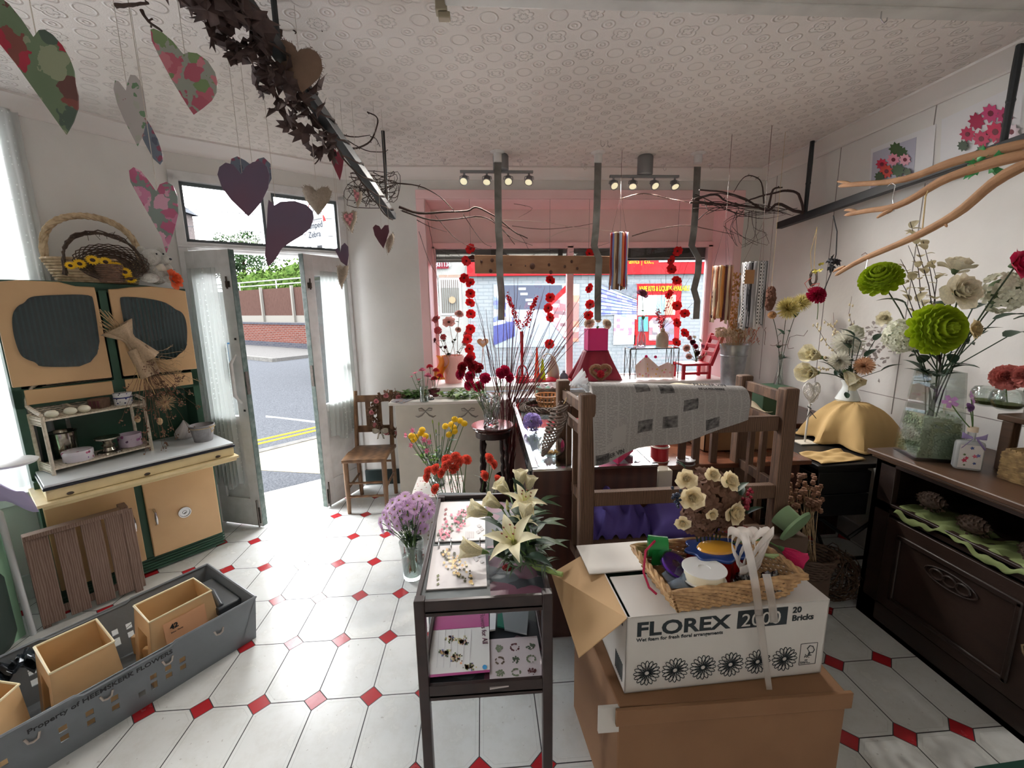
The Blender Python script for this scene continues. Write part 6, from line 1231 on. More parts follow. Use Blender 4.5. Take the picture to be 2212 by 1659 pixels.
c = pz(1424,993,.80); reel(c, .048, .075, RRB, WCD, 'lower of two stacked red ribbon reels on the desk', group='red ribbon reels'); reel(c+V_((.002,.002,.076)), .042, .075, RRB, WCD, 'upper of two stacked red ribbon reels on the desk', group='red ribbon reels')
c = pz(1481,1000,.80); reel(c, .045, .022, mat('plum_brown_satin',(84,54,54),.3), mat('grey_card',(170,168,170),.4), 'flat reel of dark brown ribbon on the desk')
CARD = mat('cardboard', (134,98,68), .75, var=.35, vscale=5, col2=(114,80,54)); CARDI = mat('cardboard_pale', (190,156,114), .75, var=.3, vscale=6, col2=(174,140,100))
def openbox(name, x0, x1, y0, y1, z0, z1, m, label, th=.004, par=None):
    b = B(); b.box(x0,x1,y0,y1,z0,z0+th); b.box(x0,x0+th,y0,y1,z0,z1); b.box(x1-th,x1,y0,y1,z0,z1); b.box(x0,x1,y0,y0+th,z0,z1); b.box(x0,x1,y1-th,y1,z0,z1); return single(name, b, m, label, 'box', smooth=False)
openbox('cardboard_box', 1.15,1.56,2.10,2.42,.802,.92, CARD, 'open cardboard box on the desk behind the right rack posts')
b = B(); b.box(1.02,1.14,2.30,2.48,.802,.93); single('brown_carton', b, CARDI, 'small closed cardboard carton at the back of the desk', 'box')
b = B(); c = py(1600,957,2.0); b.ball(c,(.03,.01,.034),14,8); single('cabbage_leaf', b, floral('cabbage_print',(60,96,64),[(190,210,150),(40,80,50)],60,.35), 'dark green and cream ornamental leaf leaning on the cardboard box', 'leaf')
b = B(); c = V_((1.35,2.75,.80)); b.grid(lambda u,v: c+V_((.9*(u-.5),.5*(v-.5),.10+.14*sin(u*3.1)*sin(v*3.1)+.02*sin(u*17)*sin(v*11))), 28, 20); single('tissue_wrap', b, sheer('cream_tissue',(236,226,204),.85), 'sheets of cream tissue heaped behind the rack', 'tissue paper', solid=.001)
b = B(); b.box(1.0,1.7,2.6,2.95,0,.80); single('back_cabinet', b, MAH, 'dark low cabinet below the cream tissue', 'cabinet', bev=.004)
# wooden rack
t = thing('wooden_rack', 'weathered wooden slatted rack with square posts holding a newspaper roll', 'rack', (.8,1.8,0))
RX0, RX1, RY0, RY1 = .402, 1.232, 1.63, 1.96
for (x, y) in ((RX0,RY0),(RX1,RY0),(RX0-.035,RY1),(RX1+.02,RY1)):
    b = B(); b.box(x-.03,x+.03,y-.028,y+.028,.0,1.235); ob('post', b, RACKW, t, bev=.008)
b = B(); b.box(RX0+.03,RX1-.03,RY0-.005,RY0+.02,1.055,1.118); ob('top_rail', b, RACKW, t, bev=.004)
b = B(); b.box(RX0+.03,RX1-.03,RY0-.02,RY0+.015,.765,.825); ob('middle_rail', b, RACKW, t, bev=.004)
b = B(); b.box(RX0,RX1,RY1-.015,RY1+.015,1.05,1.11); ob('back_rail', b, RACKW, t, bev=.004)
b = B(); b.box(RX0,RX1,RY1-.015,RY1+.015,.74,.79); ob('back_rail', b, RACKW, t, bev=.004)
for xa, xb, zs in ((RX0,RX0-.035,(1.17,1.07,.78,.49)),(RX1,RX1+.02,(1.19,1.07,.80,.49))):
    for z in zs: b = B(); b.beam((xa,RY0,z),(xb,RY1,z),.022,.045); ob('side_rail', b, RACKW, t, bev=.003)
    for f in (.42,.7): b = B(); x = xa+(xb-xa)*f; y = RY0+(RY1-RY0)*f; b.box(x-.012,x+.012,y-.012,y+.012,.49,1.07); ob('spindle', b, RACKW, t, bev=.002)
for x in (.96,1.03,1.12): b = B(); b.box(x-.016,x+.016,RY1-.012,RY1+.012,.76,1.08); ob('spindle', b, RACKW, t, bev=.002)
b = B(); b.box(RX0,RX1,RY0,RY1,.56,.58); ob('shelf_board', b, RACKW, t); b = B(); b.box(RX0,RX1,RY0,RY1,.15,.17); ob('shelf_board', b, RACKW, t)
b = B(); b.box(RX0-.07,RX0+.05,RY0-.30,RY0-.24,0,.06); b.box(RX0-.03,RX0+.02,RY0-.28,RY0+.02,.03,.08); ob('foot', b, mat('dark_foot',(52,46,42),.6), t, bev=.008)
# newspaper roll draped over it
def newsprint():
    m = bpy.data.materials.new('newsprint'); m.use_nodes = True; n = m.node_tree; b_ = n.nodes['Principled BSDF']; b_.inputs['Roughness'].default_value = .8
    uv = n.nodes.new('ShaderNodeUVMap'); sp = n.nodes.new('ShaderNodeSeparateXYZ'); n.links.new(uv.outputs[0], sp.inputs[0]); x, y = sp.outputs[0], sp.outputs[1]
    ln = math_node(n,'GREATER_THAN', math_node(n,'FRACT', math_node(n,'MULTIPLY', y, 95)), .55); cf = math_node(n,'FRACT', math_node(n,'MULTIPLY', x, 12.5)); colm = math_node(n,'GREATER_THAN', cf, .12)
    ns = n.nodes.new('ShaderNodeTexNoise'); ns.inputs['Scale'].default_value = 90; n.links.new(uv.outputs[0], ns.inputs['Vector']); wd = math_node(n,'GREATER_THAN', ns.outputs['Fac'], .45)
    v = n.nodes.new('ShaderNodeTexVoronoi'); v.distance = 'CHEBYCHEV'; v.inputs['Scale'].default_value = 7; v.inputs['Randomness'].default_value = .55; n.links.new(uv.outputs[0], v.inputs['Vector']); sc = n.nodes.new('ShaderNodeSeparateColor'); n.links.new(v.outputs['Color'], sc.inputs[0])
    pic = math_node(n,'MULTIPLY', math_node(n,'LESS_THAN', v.outputs['Distance'], .33), math_node(n,'GREATER_THAN', sc.outputs[0], .55)); blank = math_node(n,'MULTIPLY', math_node(n,'LESS_THAN', v.outputs['Distance'], .5), math_node(n,'LESS_THAN', sc.outputs[0], .12))
    ink = math_node(n,'MULTIPLY', math_node(n,'MULTIPLY', math_node(n,'MULTIPLY', ln, colm), wd), .42); ink = math_node(n,'MULTIPLY', ink, math_node(n,'SUBTRACT', 1, blank)); n2 = n.nodes.new('ShaderNodeTexNoise'); n2.inputs['Scale'].default_value = 30; n.links.new(uv.outputs[0], n2.inputs['Vector'])
    ink = math_node(n,'MAXIMUM', ink, math_node(n,'MULTIPLY', pic, math_node(n,'MULTIPLY_ADD', n2.outputs['Fac'], 1.1, .2))); mx = n.nodes.new('ShaderNodeMix'); mx.data_type = 'RGBA'; mx.clamp_factor = True; mx.inputs[6].default_value = C(158,154,152); mx.inputs[7].default_value = C(34,33,35); n.links.new(ink, mx.inputs[0]); n.links.new(mx.outputs[2], b_.inputs['Base Color']); return m
ca, cb = py(1272,860,1.672), py(1600,868,1.668); rr = .066; axd = (cb-ca).normalized(); fw = V_((axd.y,-axd.x,0)).normalized(); lenr = (cb-ca).length
b = B(); NU, NV = 46, 34
def sheet(u, v):
    x = lenr*u; drop = .19*(1-u)**.9*(1+.05*sin(u*14))+.02; s_ = v*(rr*PI*1.35+drop); a = -PI*.75+min(s_, rr*PI*1.35)/rr; c0 = ca+axd*x
    if s_ < rr*PI*1.25: return c0+V_((0,0,1))*rr*cos(a+PI*.1)+fw*rr*sin(a+PI*.1)
    a = -PI*.75+1.25*PI+PI*.1; e = s_-rr*PI*1.25; return c0+V_((0,0,1))*(rr*cos(a)-e)+fw*(rr*sin(a)+.02*sin(u*9+v*2)*e/.15+.05*e)
b.grid(sheet, NU, NV)
t = thing('newspaper_roll', 'roll of printed newspaper-style wrapping paper draped over the wooden rack', 'wrapping paper roll', ca); o = ob('sheet', b, newsprint(), t)
uvl = o.data.uv_layers.new(name='UVMap')
for lp in o.data.loops: i = lp.vertex_index; uvl.data[lp.index].uv = ((i//(NV+1))/NU*lenr*1.6, (i%(NV+1))/NV*.8)
b = B(); b.M = TR(ca)@rotM(ca,cb); b.lathe([(.045,0),(rr-.002,0),(rr-.002,lenr),(.0,lenr)], (0,0,0), 30); b.lathe([(.045,-.001),(.045,.02)], (0,0,0), 24); ob('roll', b, mat('roll_paper',(206,200,194),.8), t)
NI = mat('news_ink', (58,56,58), .7); e_ = sheet(.04,1); text('PREMIER VIN', sheet(.02,.97)-fw*-.003+V_((0,0,-.004)), .026, NI, t, M=basis(sheet(.2,.97)-sheet(.02,.97), V_((0,0,1))), sx=.9)
text('PREMIER VIN', sheet(.66,.42)+fw*.006+V_((0,0,.006)), .024, NI, t, M=basis(axd, sheet(.66,.38)-sheet(.66,.46)), sx=1.0); text('DE LA POUSSIERE', sheet(.68,.47)+fw*.006, .014, NI, t, M=basis(axd, sheet(.66,.43)-sheet(.66,.51)))
b = B(); cc = ca+V_((-.01,.03,.02))
for k in range(7): b.grid(lambda u,v: cc+V_((-.03+.05*u+.01*k-.03,.06*(v-.5)+.01*sin(k),.06*u*cos(k*.6)-.01*sin(v*9+k)+.03)), 5, 4)
single('cellophane', b, sheer('clear_film',(236,238,240),.45), 'crumpled clear film at the left end of the newspaper roll', 'film', solid=.0006)
# things inside the rack: purple tissue, cream candle
PUR = mat('purple_tissue', (104,88,172), .7, transl=.2, var=.4, vscale=8, col2=(84,66,150))
for k, (cx_, cy_, w_, lab) in enumerate(((.56,1.80,.30,'crumpled purple tissue at the left of the rack shelf'),(.86,1.78,.34,'smooth folded purple tissue at the middle of the rack shelf'))):
    b = B(); b.grid(lambda u,v: (cx_+w_*(u-.5)+.02*sin(v*9), cy_+.26*(v-.5), .582+.16*sin(u*PI)**.5*sin(v*PI)**.5*(.8 if k else 1)+(.020*sin(u*23+v*8)*sin(v*19) if not k else .006*sin(u*12+v*5))+(.02*sin(u*31) if not k else 0)), 44, 34); single('purple_tissue', b, PUR, lab, 'tissue paper', solid=.001)
c = py(1430,1062,1.90); b = B(); b.box(c.x-.036,c.x+.036,1.87,1.94,.582,.80); single('cream_block', b, mat('cream_wax',(236,228,210),.4,transl=.2), 'cream candle block wrapped in clear film inside the rack', 'candle', bev=.006)
# brown carton and foam box
t = thing('brown_carton', 'large brown cardboard carton on the floor under the white foam box', 'box', (.7,1.2,0))
b = B(); Q = [V_((.358,1.02,0)),V_((1.035,1.005,0)),V_((1.06,1.42,0)),V_((.32,1.44,0))]; b.add(Q+[p+V_((0,0,.448)) for p in Q], [(3,2,1,0),(4,5,6,7),(0,1,5,4),(1,2,6,5),(2,3,7,6),(3,0,4,7)]); ob('carton', b, CARD, t, bev=.004)
b = B(); b.box(.345,1.05,1.0,1.012,.40,.452); ob('flap_fold', b, CARD, t, bev=.002)
b = B(); p = Q[0]; b.box(.30,.36,1.02,1.03,.36,.445); ob('torn_tape', b, mat('tape_white',(210,206,200),.4), t)
fo = V_((.385,1.055,.452)); fx = V_((.618,.022,0)).normalized(); fy = V_((-fx.y,fx.x,0)); MF = Matrix(((fx.x,fy.x,0,fo.x),(fx.y,fy.y,0,fo.y),(0,0,1,fo.z),(0,0,0,1))); WF, DF, HF = .625, .37, .25
WBX = mat('white_carton', (208,204,198), .6, var=.2, vscale=6, col2=(190,186,180)); INKB = mat('carton_ink', (26,38,44), .5)
t = thing('foam_box', 'white FLOREX 2000 floral foam carton with open flaps on top of the brown carton', 'box', fo)
b = B(); b.M = MF; th = .004
b.box(0,WF,0,th,0,HF); b.box(0,WF,DF-th,DF,0,HF); b.box(0,th,0,DF,0,HF); b.box(WF-th,WF,0,DF,0,HF); b.box(0,WF,0,DF,0,th); ob('carton', b, WBX, t, smooth=False)
b = B(); b.M = MF; b.box(.012,WF,0,DF*.50,HF-.002,HF+.002); ob('flap', b, WBX, t, smooth=False); b = B(); b.M = MF; b.box(-.05,WF-.02,DF*.56,DF*1.02,HF-.0,HF+.004); ob('flap', b, WBX, t, smooth=False)
b = B(); b.M = MF; q0 = [(0,0.0,HF),(0,DF*.95,HF),(-.16,DF*.80,HF-.045),(-.13,.03,HF-.14)]; b.add(q0+[(x,y,z-.004) for x,y,z in q0], [(0,1,2,3),(7,6,5,4),(0,4,5,1),(1,5,6,2),(2,6,7,3),(3,7,4,0)]); ob('flap', b, CARDI, t, smooth=False)
b = B(); b.M = MF
for i in range(4):
    for j in range(2): b.box(.02+i*.148,.16+i*.148,.02+j*.17,.17+j*.17,.05,HF-.02)
ob('foam_brick', b, mat('foam_green',(28,62,48),.9,bump=.3,bscale=300), t, bev=.002)
MT = basis(fx, (0,0,1)); fz = lambda x, z: MF@V_((x,-.0008,z))
text('FLOREX', fz(.028,.188), .062, INKB, t, M=MT, sx=1.27, bold=.0018, ext=.0003)
b = B(); b.M = MF; b.box(.336,.492,-.0012,0,.182,.240); ob('logo_panel', b, INKB, t, smooth=False)
text('2000', MF@V_((.346,-.0022,.189)), .060, WBX, t, M=MT, sx=1.05, ext=.0003)
text('20\nBricks', fz(.508,.218), .027, INKB, t, M=MT, bold=.0008, sx=1.05, ext=.0003)
text('Wet foam for fresh floral arrangements', fz(.030,.170), .0155, INKB, t, M=MT, bold=.0003, sx=1.06, ext=.0003)
for k in range(6):
    b = B(); c = MF@V_((.066+.0865*k,-.001,.062))
    for i in range(16):
        a = 2*PI*i/16; pts = []
        for j in range(13): f = 2*PI*j/12; lx = .024+.017*cos(f); ly = .006*sin(f); pts.append(c+fx*(lx*cos(a)-ly*sin(a))+V_((0,0,lx*sin(a)+ly*cos(a))))
        b.tube(pts, .0011, 4, False, flat=1)
    ob('flower_print', b, INKB, t)
b = B()
for a_, c_ in (((.548,.035),(.602,.035)),((.602,.035),(.602,.108)),((.602,.108),(.548,.108)),((.548,.108),(.548,.035))): b.tube([fz(*a_),fz(*c_)], .0007, 4)
for pts in (((.566,.070),(.574,.063),(.578,.078),(.570,.090),(.578,.100),(.588,.096),(.594,.084),(.590,.075),(.580,.075),(.580,.066),(.586,.066)),): b.tube([fz(*p) for p in pts], .0014, 4)
ob('certification_mark', b, INKB, t); text('FSC', fz(.563,.058), .011, INKB, t, M=MT, ext=.0003); text('MIX', fz(.565,.048), .006, INKB, t, M=MT, ext=.0003); text('Packaging from\nresponsible sources', fz(.551,.043), .0042, INKB, t, M=MT, ext=.0003)
sd = MF@V_((-.0012,0,0)); b = B(); b.M = MF; b.box(-.0012,0,.03,.09,.20,.235); 
ob('side_print', b, INKB, t, smooth=False)
for k in range(8): b = B(); b.M = MF; b.box(-.0012,0,.02+.008*k,.024+.008*k,.02,.08); ob('bar_print', b, INKB, t, smooth=False)
# wicker tray on the box
NWK = mat('natural_wicker', (196,158,112), .6, var=.8, vscale=45, col2=(140,106,72)); tb0 = V_((.70,1.175,.707)); ex_ = V_((.995,.10,0)).normalized(); ey_ = V_((-ex_.y,ex_.x,0)); TW, TD, TH = .205, .115, .072
t = thing('wicker_tray', 'rectangular natural wicker basket full of ribbons on top of the white box', 'basket', tb0); b = B(); rows = 11
for k in range(rows):
    f = k/(rows-1); w2, d2 = TW*(.86+.16*f), TD*(.84+.18*f); P_ = []
    for (xa, ya, xb, yb, n) in ((-1,-1,1,-1,22),(1,-1,1,1,14),(1,1,-1,1,22),(-1,1,-1,-1,14)):
        for i in range(n): g = i/n; x = (xa+(xb-xa)*g)*w2; y = (ya+(yb-ya)*g)*d2; o = (.0035 if (i+k) % 2 else -.0035); P_.append(tb0+ex_*(x+(o if xa == xb else 0))+ey_*(y+(o if ya == yb else 0))+V_((0,0,.004+TH*f)))
    b.tube(P_+[P_[0]], .0052, 5, False)
ob('weave', b, NWK, t)
b = B(); P_ = [tb0+ex_*(x*TW*1.04)+ey_*(y*TD*1.05)+V_((0,0,TH+.006)) for x, y in ((-1,-1),(0,-1),(1,-1),(1,0),(1,1),(0,1),(-1,1),(-1,0),(-1,-1))]; rope(b, [P_[i].lerp(P_[i+1],j/10) for i in range(8) for j in range(10)]+[P_[0]], .010, 3, 60); ob('rim', b, NWK, t)
b = B(); q_ = [tb0+ex_*(x*TW*.86)+ey_*(y*TD*.84)+V_((0,0,.004)) for x, y in ((-1,-1),(1,-1),(1,1),(-1,1))]; b.add(q_+[p+V_((0,0,.004)) for p in q_], [(3,2,1,0),(4,5,6,7)]); ob('base', b, NWK, t)
def TP(x, y, z): return tb0+ex_*x+ey_*y+V_((0,0,z))
SAT = mat('cream_satin', (232,222,196), .3); WPL = mat('white_plastic', (238,236,232), .3)
reel(TP(-.075,-.062,.068), .062, .036, SAT, WPL, 'white reel of cream satin ribbon at the front of the wicker tray', core=.017, tilt=Matrix.Rotation(-.06,4,'X'))
reel(TP(-.135,.0,.075), .046, .018, mat('purple_satin',(96,50,150),.25), pane('reel_clear',(.9,.88,.95,1),.4), 'clear reel of purple ribbon leaning in the wicker tray', tilt=Matrix.Rotation(.35,4,'Y')@Matrix.Rotation(.35,4,'X'))
b = B(); c = TP(-.150,.075,.10); b.M = TR(c)@Matrix.Rotation(PI/2,4,'Y')@Matrix.Rotation(.3,4,'X'); b.lathe([(.018,-.03),(.034,-.03),(.034,.03),(.018,.03)], (0,0,0), 26); b.M = Matrix(); b.grid(lambda u,v: c+V_((.03*(v*2-1)*1.0,-.034+.01*u,-.06*u+.01)), 4, 3); single('green_ribbon', b, mat('green_satin',(30,130,60),.25), 'roll of shiny green satin ribbon standing at the left of the wicker tray', 'ribbon roll')
b = B(); b.tube([TP(-.12,.10,.11),TP(-.17,.06,.13),TP(-.215,.03,.12),TP(-.235,.0,.07),TP(-.225,-.02,.03),TP(-.205,-.03,.012)], .0035, 6, flat=.3); single('magenta_ribbon', b, mat('magenta_satin',(190,36,84),.4), 'curl of magenta ribbon hanging over the left edge of the wicker tray', 'ribbon')
# flower-shaped tin, plain lid
c = TP(.02,.02,.03); t = thing('scalloped_tin', 'red flower-shaped tin with a glossy blue and gold lid in the wicker tray', 'tin', c)
sc_ = lambda r, k=8: [(r*(1+.09*cos(k*a))*cos(a), r*.72*(1+.09*cos(k*a))*sin(a)) for a in np.linspace(0,2*PI,96,endpoint=False)]
b = B(); b.M = TR(c); b.prism(sc_(.088), 0, .07); ob('body', b, mat('red_foil',(170,24,24),.2,.5,var=.4,vscale=30,col2=(120,10,14)), t)
b = B(); b.M = TR(c); b.prism(sc_(.096), .068, .078); ob('lid', b, mat('blue_lacquer',(36,60,120),.12,coat=.6), t, bev=.003)
b = B(); b.M = TR(c+V_((.0,0,.078))); b.lathe([(.062,0),(.058,.006),(.03,.011),(0,.012)], (0,0,0), 28, sy=.62); ob('lid_relief', b, mat('gold_lacquer',(220,160,60),.15,coat=.6), t)
b = B(); c = TP(.10,-.08,.05)
for k in range(16): o = V_((U_(-.07,.05),U_(-.02,.03),U_(-.02,.02))); b.grid(lambda u,v: c+o+V_((.03*(u-.5),.03*(v-.5),.012*sin(u*7+k)*sin(v*6))), 4, 4)
single('silver_foil', b, mat('crumpled_foil',(120,120,122),.2,.8), 'crumpled dark silver foil in the front of the wicker tray', 'foil', solid=.0005)
b = B(); c = TP(-.12,-.06,.04); b.grid(lambda u,v: c+V_((.14*(u-.5),.07*(v-.5),.03+.02*sin(u*9)*sin(v*7))), 14, 8); single('clear_wrap', b, sheer('blue_film',(190,206,222),.5), 'clear bluish film under the cream ribbon reel', 'film', solid=.0006)
# rose and hydrangea bouquet lying in the tray
CRR = bm_('rose','cream_rose',(244,230,196),(90,120,60),rough=.55,col2=(232,212,170)); BHY = bm_('hyd','brown_hydrangea',(120,88,72),(90,70,50),rough=.8,col2=(92,62,52)); bq0 = TP(.02,.06,.10)
t = thing('silk_bouquet', 'bouquet of cream roses round a brown hydrangea resting on the wicker tray', 'bouquet', bq0); Yb = 1.24
inst('hydrangea', BHY, t, py(1530,1072,1.28), qdir((0,-.7,1)), .10); inst('hydrangea', BHY, t, py(1510,1120,1.25), qdir((-.4,-.8,.4)), .065); inst('hydrangea', BHY, t, py(1560,1115,1.26), qdir((.4,-.8,.4)), .07)
for (u, v, r) in ((1494,1075,.043),(1482,1036,.036),(1538,1026,.028),(1574,1040,.038),(1537,1110,.023),(1583,1107,.046),(1474,1128,.028)): inst('rose', CRR, t, py(u,v,Yb-.05), qdir((((u-1530)/120),-1,(1085-v)/110+.3)), r)
for (u, v, cc) in ((1462,1075,(36,44,62)),(1614,1080,(128,24,44))):
    b = B(); [b.ball(py(u+R.gauss(0,5),v+R.gauss(0,10),Yb-.04+U_(-.01,.01)),.0055,7,5) for _ in range(26)]; ob('berry', b, mat('berry_%d'%cc[0],cc,.25), t)['kind'] = 'stuff'
for (u, v, a, s_) in ((1590,1062,.3,.06),(1612,1110,-.1,.06),(1500,1140,3.3,.06),(1600,1070,.9,.05),(1480,1010,2.2,.035),(1570,1140,.1,.06)): inst('leaf', leafm('d',LFD,w=.42), t, py(u,v,Yb-.02), Qn((0,0,1),a)@Qn((0,1,0),-.5), s_)
b = B(); [b.tube([bq0+V_((.01*k,0,-.02)), py(1530+12*k,1110,1.25)], .003, 5) for k in range(-3,4)]; ob('stem', b, STEMD, t)
for k in range(5): inst('felt_petal', bm_('poppy','red_felt',(150,24,34),(90,20,30)), t, py(1570+12*k,1140+3*k,1.22), qdir((.1*k,-.6,1)), .022)
t = thing('silk_tulip', 'deep pink artificial tulip with dark centre at the right end of the wicker tray', 'flower', TP(.15,.05,.08)); inst('bloom', bm_('bell','deep_pink',(206,34,96),(60,90,50)), t, py(1688,1185,1.18), qdir((.6,-.35,-.35)), .032)
b = B(); b.tube([TP(.05,.05,.10),py(1650,1165,1.2),py(1688,1185,1.18)], .003, 6); ob('stem', b, STEM, t); b = B(); [b.tube([py(1640+6*k,1195+2*k,1.16),py(1672+5*k,1205-3*k,1.15)], .004, 6) for k in range(3)]; ob('bud_spike', b, mat('pale_spike',(150,170,120),.7), t)
t = thing('organza_ribbon', 'sheer white organza ribbon trailing from the wicker tray down the white box', 'ribbon', TP(.10,-.10,.10)); ORG = sheer('white_organza',(226,220,214),.5)
b = B()
for (u0, v0, u1, v1, u2, v2, w_) in ((1606,1150,1630,1230,1640,1330,18),(1655,1240,1668,1290,1672,1345,18)): b.grid(lambda u,v: py(u0*(1-u)**2+2*u*(1-u)*u1+u*u*u2+w_*(v-.5), v0*(1-u)**2+2*u*(1-u)*v1+u*u*v2, 1.035-.0*u), 14, 4)
b.grid(lambda u,v: py(1640+22*u+18*(v-.5)*(1-.3*u),1330+160*u,1.032), 14, 4); ob('tail', b, ORG, t, solid=.0006)
b = B()
for k in range(7): b.grid(lambda u,v: py(1618+26*sin(u*5+k)+8*k-20,1190+44*cos(u*4+k*1.3)+18*(v-.5),1.09-.02*sin(k+u*3)), 14, 3)
ob('loop', b, ORG, t, solid=.0006)
# trolley
t = thing('wooden_trolley', 'dark-stained two-tier wooden trolley in the foreground', 'trolley', (-.03,1.5,0)); TX0, TX1, TY0, TY1 = -.228, .188, 1.16, 1.90
for x, y in ((TX0+.014,TY0+.014),(TX1-.014,TY0+.014),(TX0+.014,TY1-.014),(TX1-.0,TY1-.014)): b = B(); b.box(x-.016,x+.016,y-.016,y+.016,.0,.715); ob('leg', b, DWD, t, bev=.003)
for z0, z1, nm in ((.672,.700,'upper_tray'),(.375,.405,'lower_tray')):
    b = B(); b.box(TX0,TX1,TY0,TY1,z0,z0+.006); ob(nm, b, DWD, t)
    for (x0,x1,y0,y1) in ((TX0+.03,TX1-.03,TY0,TY0+.014),(TX0+.03,TX1-.03,TY1-.014,TY1),(TX0,TX0+.014,TY0+.03,TY1-.03),(TX1-.014,TX1,TY0+.03,TY1-.03)): b = B(); b.box(x0,x1,y0,y1,z0-.012,z1+.012); ob('tray_rail', b, DWD, t, bev=.002)
def flatq(name, uvs, z, m, par=None, th=.003, **k):
    q = [pz(u,v,z) for u, v in uvs]; n = len(q); b = B(); b.add(q+[p+V_((0,0,th)) for p in q], [tuple(range(n)),tuple(range(n,2*n))[::-1]]+[(i,n+i,n+(i+1)%n,(i+1)%n) for i in range(n)]); return ob(name, b, m, par, smooth=False)
def fl_label(o, l, c, g=None): return tag(o, l, c, g)
DK = floral('dark_peony_print',(44,48,54),[(120,96,106),(110,66,84),(76,84,88),(140,124,132),(60,70,66)],9,.5); DK.node_tree.nodes['Principled BSDF'].inputs['Roughness'].default_value = .5
fl_label(flatq('floral_sheet', ((950,1078),(1150,1090),(1180,1290),(1058,1296),(950,1290)), .680, DK, th=.004), 'dark sheet with a peony and feather print lining the top of the trolley', 'sheet')
# open album
GREYP = mat('album_grey', (104,110,112), .6); PAPER = mat('album_page', (222,216,216), .5)
t = thing('photo_album', 'open grey ring binder of funeral flower designs on the trolley', 'album', pz(985,1180,.69))
flatq('cover', ((946,1066),(1050,1066),(1052,1180),(1060,1290),(1056,1297),(912,1299),(908,1294),(930,1180)), .688, GREYP, t, th=.004)
flatq('page', ((948,1086),(1048,1084),(1048,1168),(940,1172)), .694, PAPER, t, th=.004); flatq('page', ((936,1182),(1048,1176),(1052,1268),(921,1276)), .694, PAPER, t, th=.004)
def spr(u0, v0, u1, v1, w_, n, cols, z=.6995, name='spray_print', leafc=(84,96,68)):
    zz = z
    for i in range(n):
        f = R.random(); wd = w_*sin(PI*min(1,.12+f*.9))**.8; u = u0+(u1-u0)*f; v = v0+(v1-v0)*f; dx, dy = -(v1-v0), (u1-u0); l = math.hypot(dx,dy); o = U_(-1,1)*wd; u += dx/l*o; v += dy/l*o
        cc = leafc if i < n*.4 else R.choice(cols); r = U_(2.4,4.2); zz = z+.00006*i; yield u, v, r, cc, zz
for (args, kw) in (((950,1162,1024,1090,19,95,[(214,120,140),(226,146,160),(200,96,120)]),{}),((958,1190,1022,1262,20,85,[(232,208,150),(240,224,180),(220,180,120)]),{'leafc':(74,72,44)})):
    groups = {}
    for u, v, r, cc, z in spr(*args, **kw): groups.setdefault(cc, []).append((u,v,r,z))
    for cc, L_ in groups.items():
        b = B()
        for u, v, r, z in L_: q = [pz(u+r*(1 if j%2 else .6)*cos(2*PI*j/10+u), v+r*(1 if j%2 else .6)*sin(2*PI*j/10+u), z) for j in range(10)]; b.add(q, [tuple(range(10))])
        ob('flower_print', b, mat('print_%d_%d_%d'%cc,cc,.5), t, smooth=False)
for (u, v) in ((960,1100),(959,1110),(958,1120),(943,1243),(943,1251),(943,1261)): flatq('swatch_print', ((u,v),(u+5,v-3),(u+6,v+1),(u+1,v+4)), .6995, mat('print_swatch',(150,84,86) if v < 1200 else (110,112,70),.5) if 0 else mat('print_sw_%d'%(v<1200),(150,84,86) if v < 1200 else (110,112,70),.5), t, th=.0004)
PGR = mat('print_pale_grey',(190,186,186),.5)
for (u, v) in ((1030,1135),(1036,1142),(1028,1148),(1030,1200),(1036,1212),(1024,1208)): flatq('leaf_print', ((u,v),(u+6,v-3),(u+10,v+2),(u+4,v+5)), .6994, PGR, t, th=.0003)
for k in range(5): flatq('text_print', ((1006+k*4,1148),(1007.4+k*4,1148),(1007.4+k*4,1162),(1006+k*4,1162)), .6994, PGR, t, th=.0003); flatq('text_print', ((1004+k*6,1182),(1005.6+k*6,1182),(1005.6+k*6,1204-k*2),(1004+k*6,1204-k*2)), .6994, PGR, t, th=.0003)
for u in (949,975,1011,1037):
    a, c = pz(u,1170,.70), pz(u,1182,.70); b = B(); b.tube([a+V_((0,.006,-.004)),a+V_((0,.0,.014)),a.lerp(c,.5)+V_((0,0,.020)),c+V_((0,0,.012)),c+V_((0,-.006,-.004))], .0028, 8); ob('binder_ring', b, CHR, t)
# lower tray books
fl_label(flatq('dark_floral_sheet', ((925,1310),(1165,1310),(1175,1480),(930,1492)), .388, DK, th=.004), 'dark peony-print sheet lining the lower shelf of the trolley', 'sheet')
t = thing('flower_brochure', 'purple and white Flowers for All brochure on the lower shelf of the trolley', 'brochure', pz(990,1400,.395))
flatq('cover', ((935,1325),(1056,1320),(1058,1452),(926,1464)), .396, mat('brochure_white',(214,212,208),.35), t, th=.010); flatq('purple_band', ((936,1326),(1056,1321),(1056,1353),(934,1362)), .4062, mat('brochure_purple',(164,72,124),.35), t, th=.0006); flatq('purple_strip', ((927,1458),(1058,1447),(1058,1452),(926,1464)), .4062, mat('brochure_purple',(164,72,124),.35), t, th=.0006)
b_ = [(150,120,90),(222,160,120),(120,132,80),(110,110,160),(196,180,120),(90,100,76)]
for cc in b_:
    b = B()
    for (u0, v0, s_) in ((985,1420,13),(1000,1385,11),(1012,1440,12),(975,1380,9),(960,1410,9)):
        for _ in range(7): u, v, r = u0+R.gauss(0,s_*.5), v0+R.gauss(0,s_*.35), U_(1.6,3.4); q = [pz(u+r*(1 if j%2 else .6)*cos(PI*j/4), v+r*(1 if j%2 else .6)*sin(PI*j/4), .4068) for j in range(8)]; b.add(q, [tuple(range(8))])
    ob('flower_print', b, mat('print_%d_%d_%d'%cc,cc,.5), t, smooth=False)
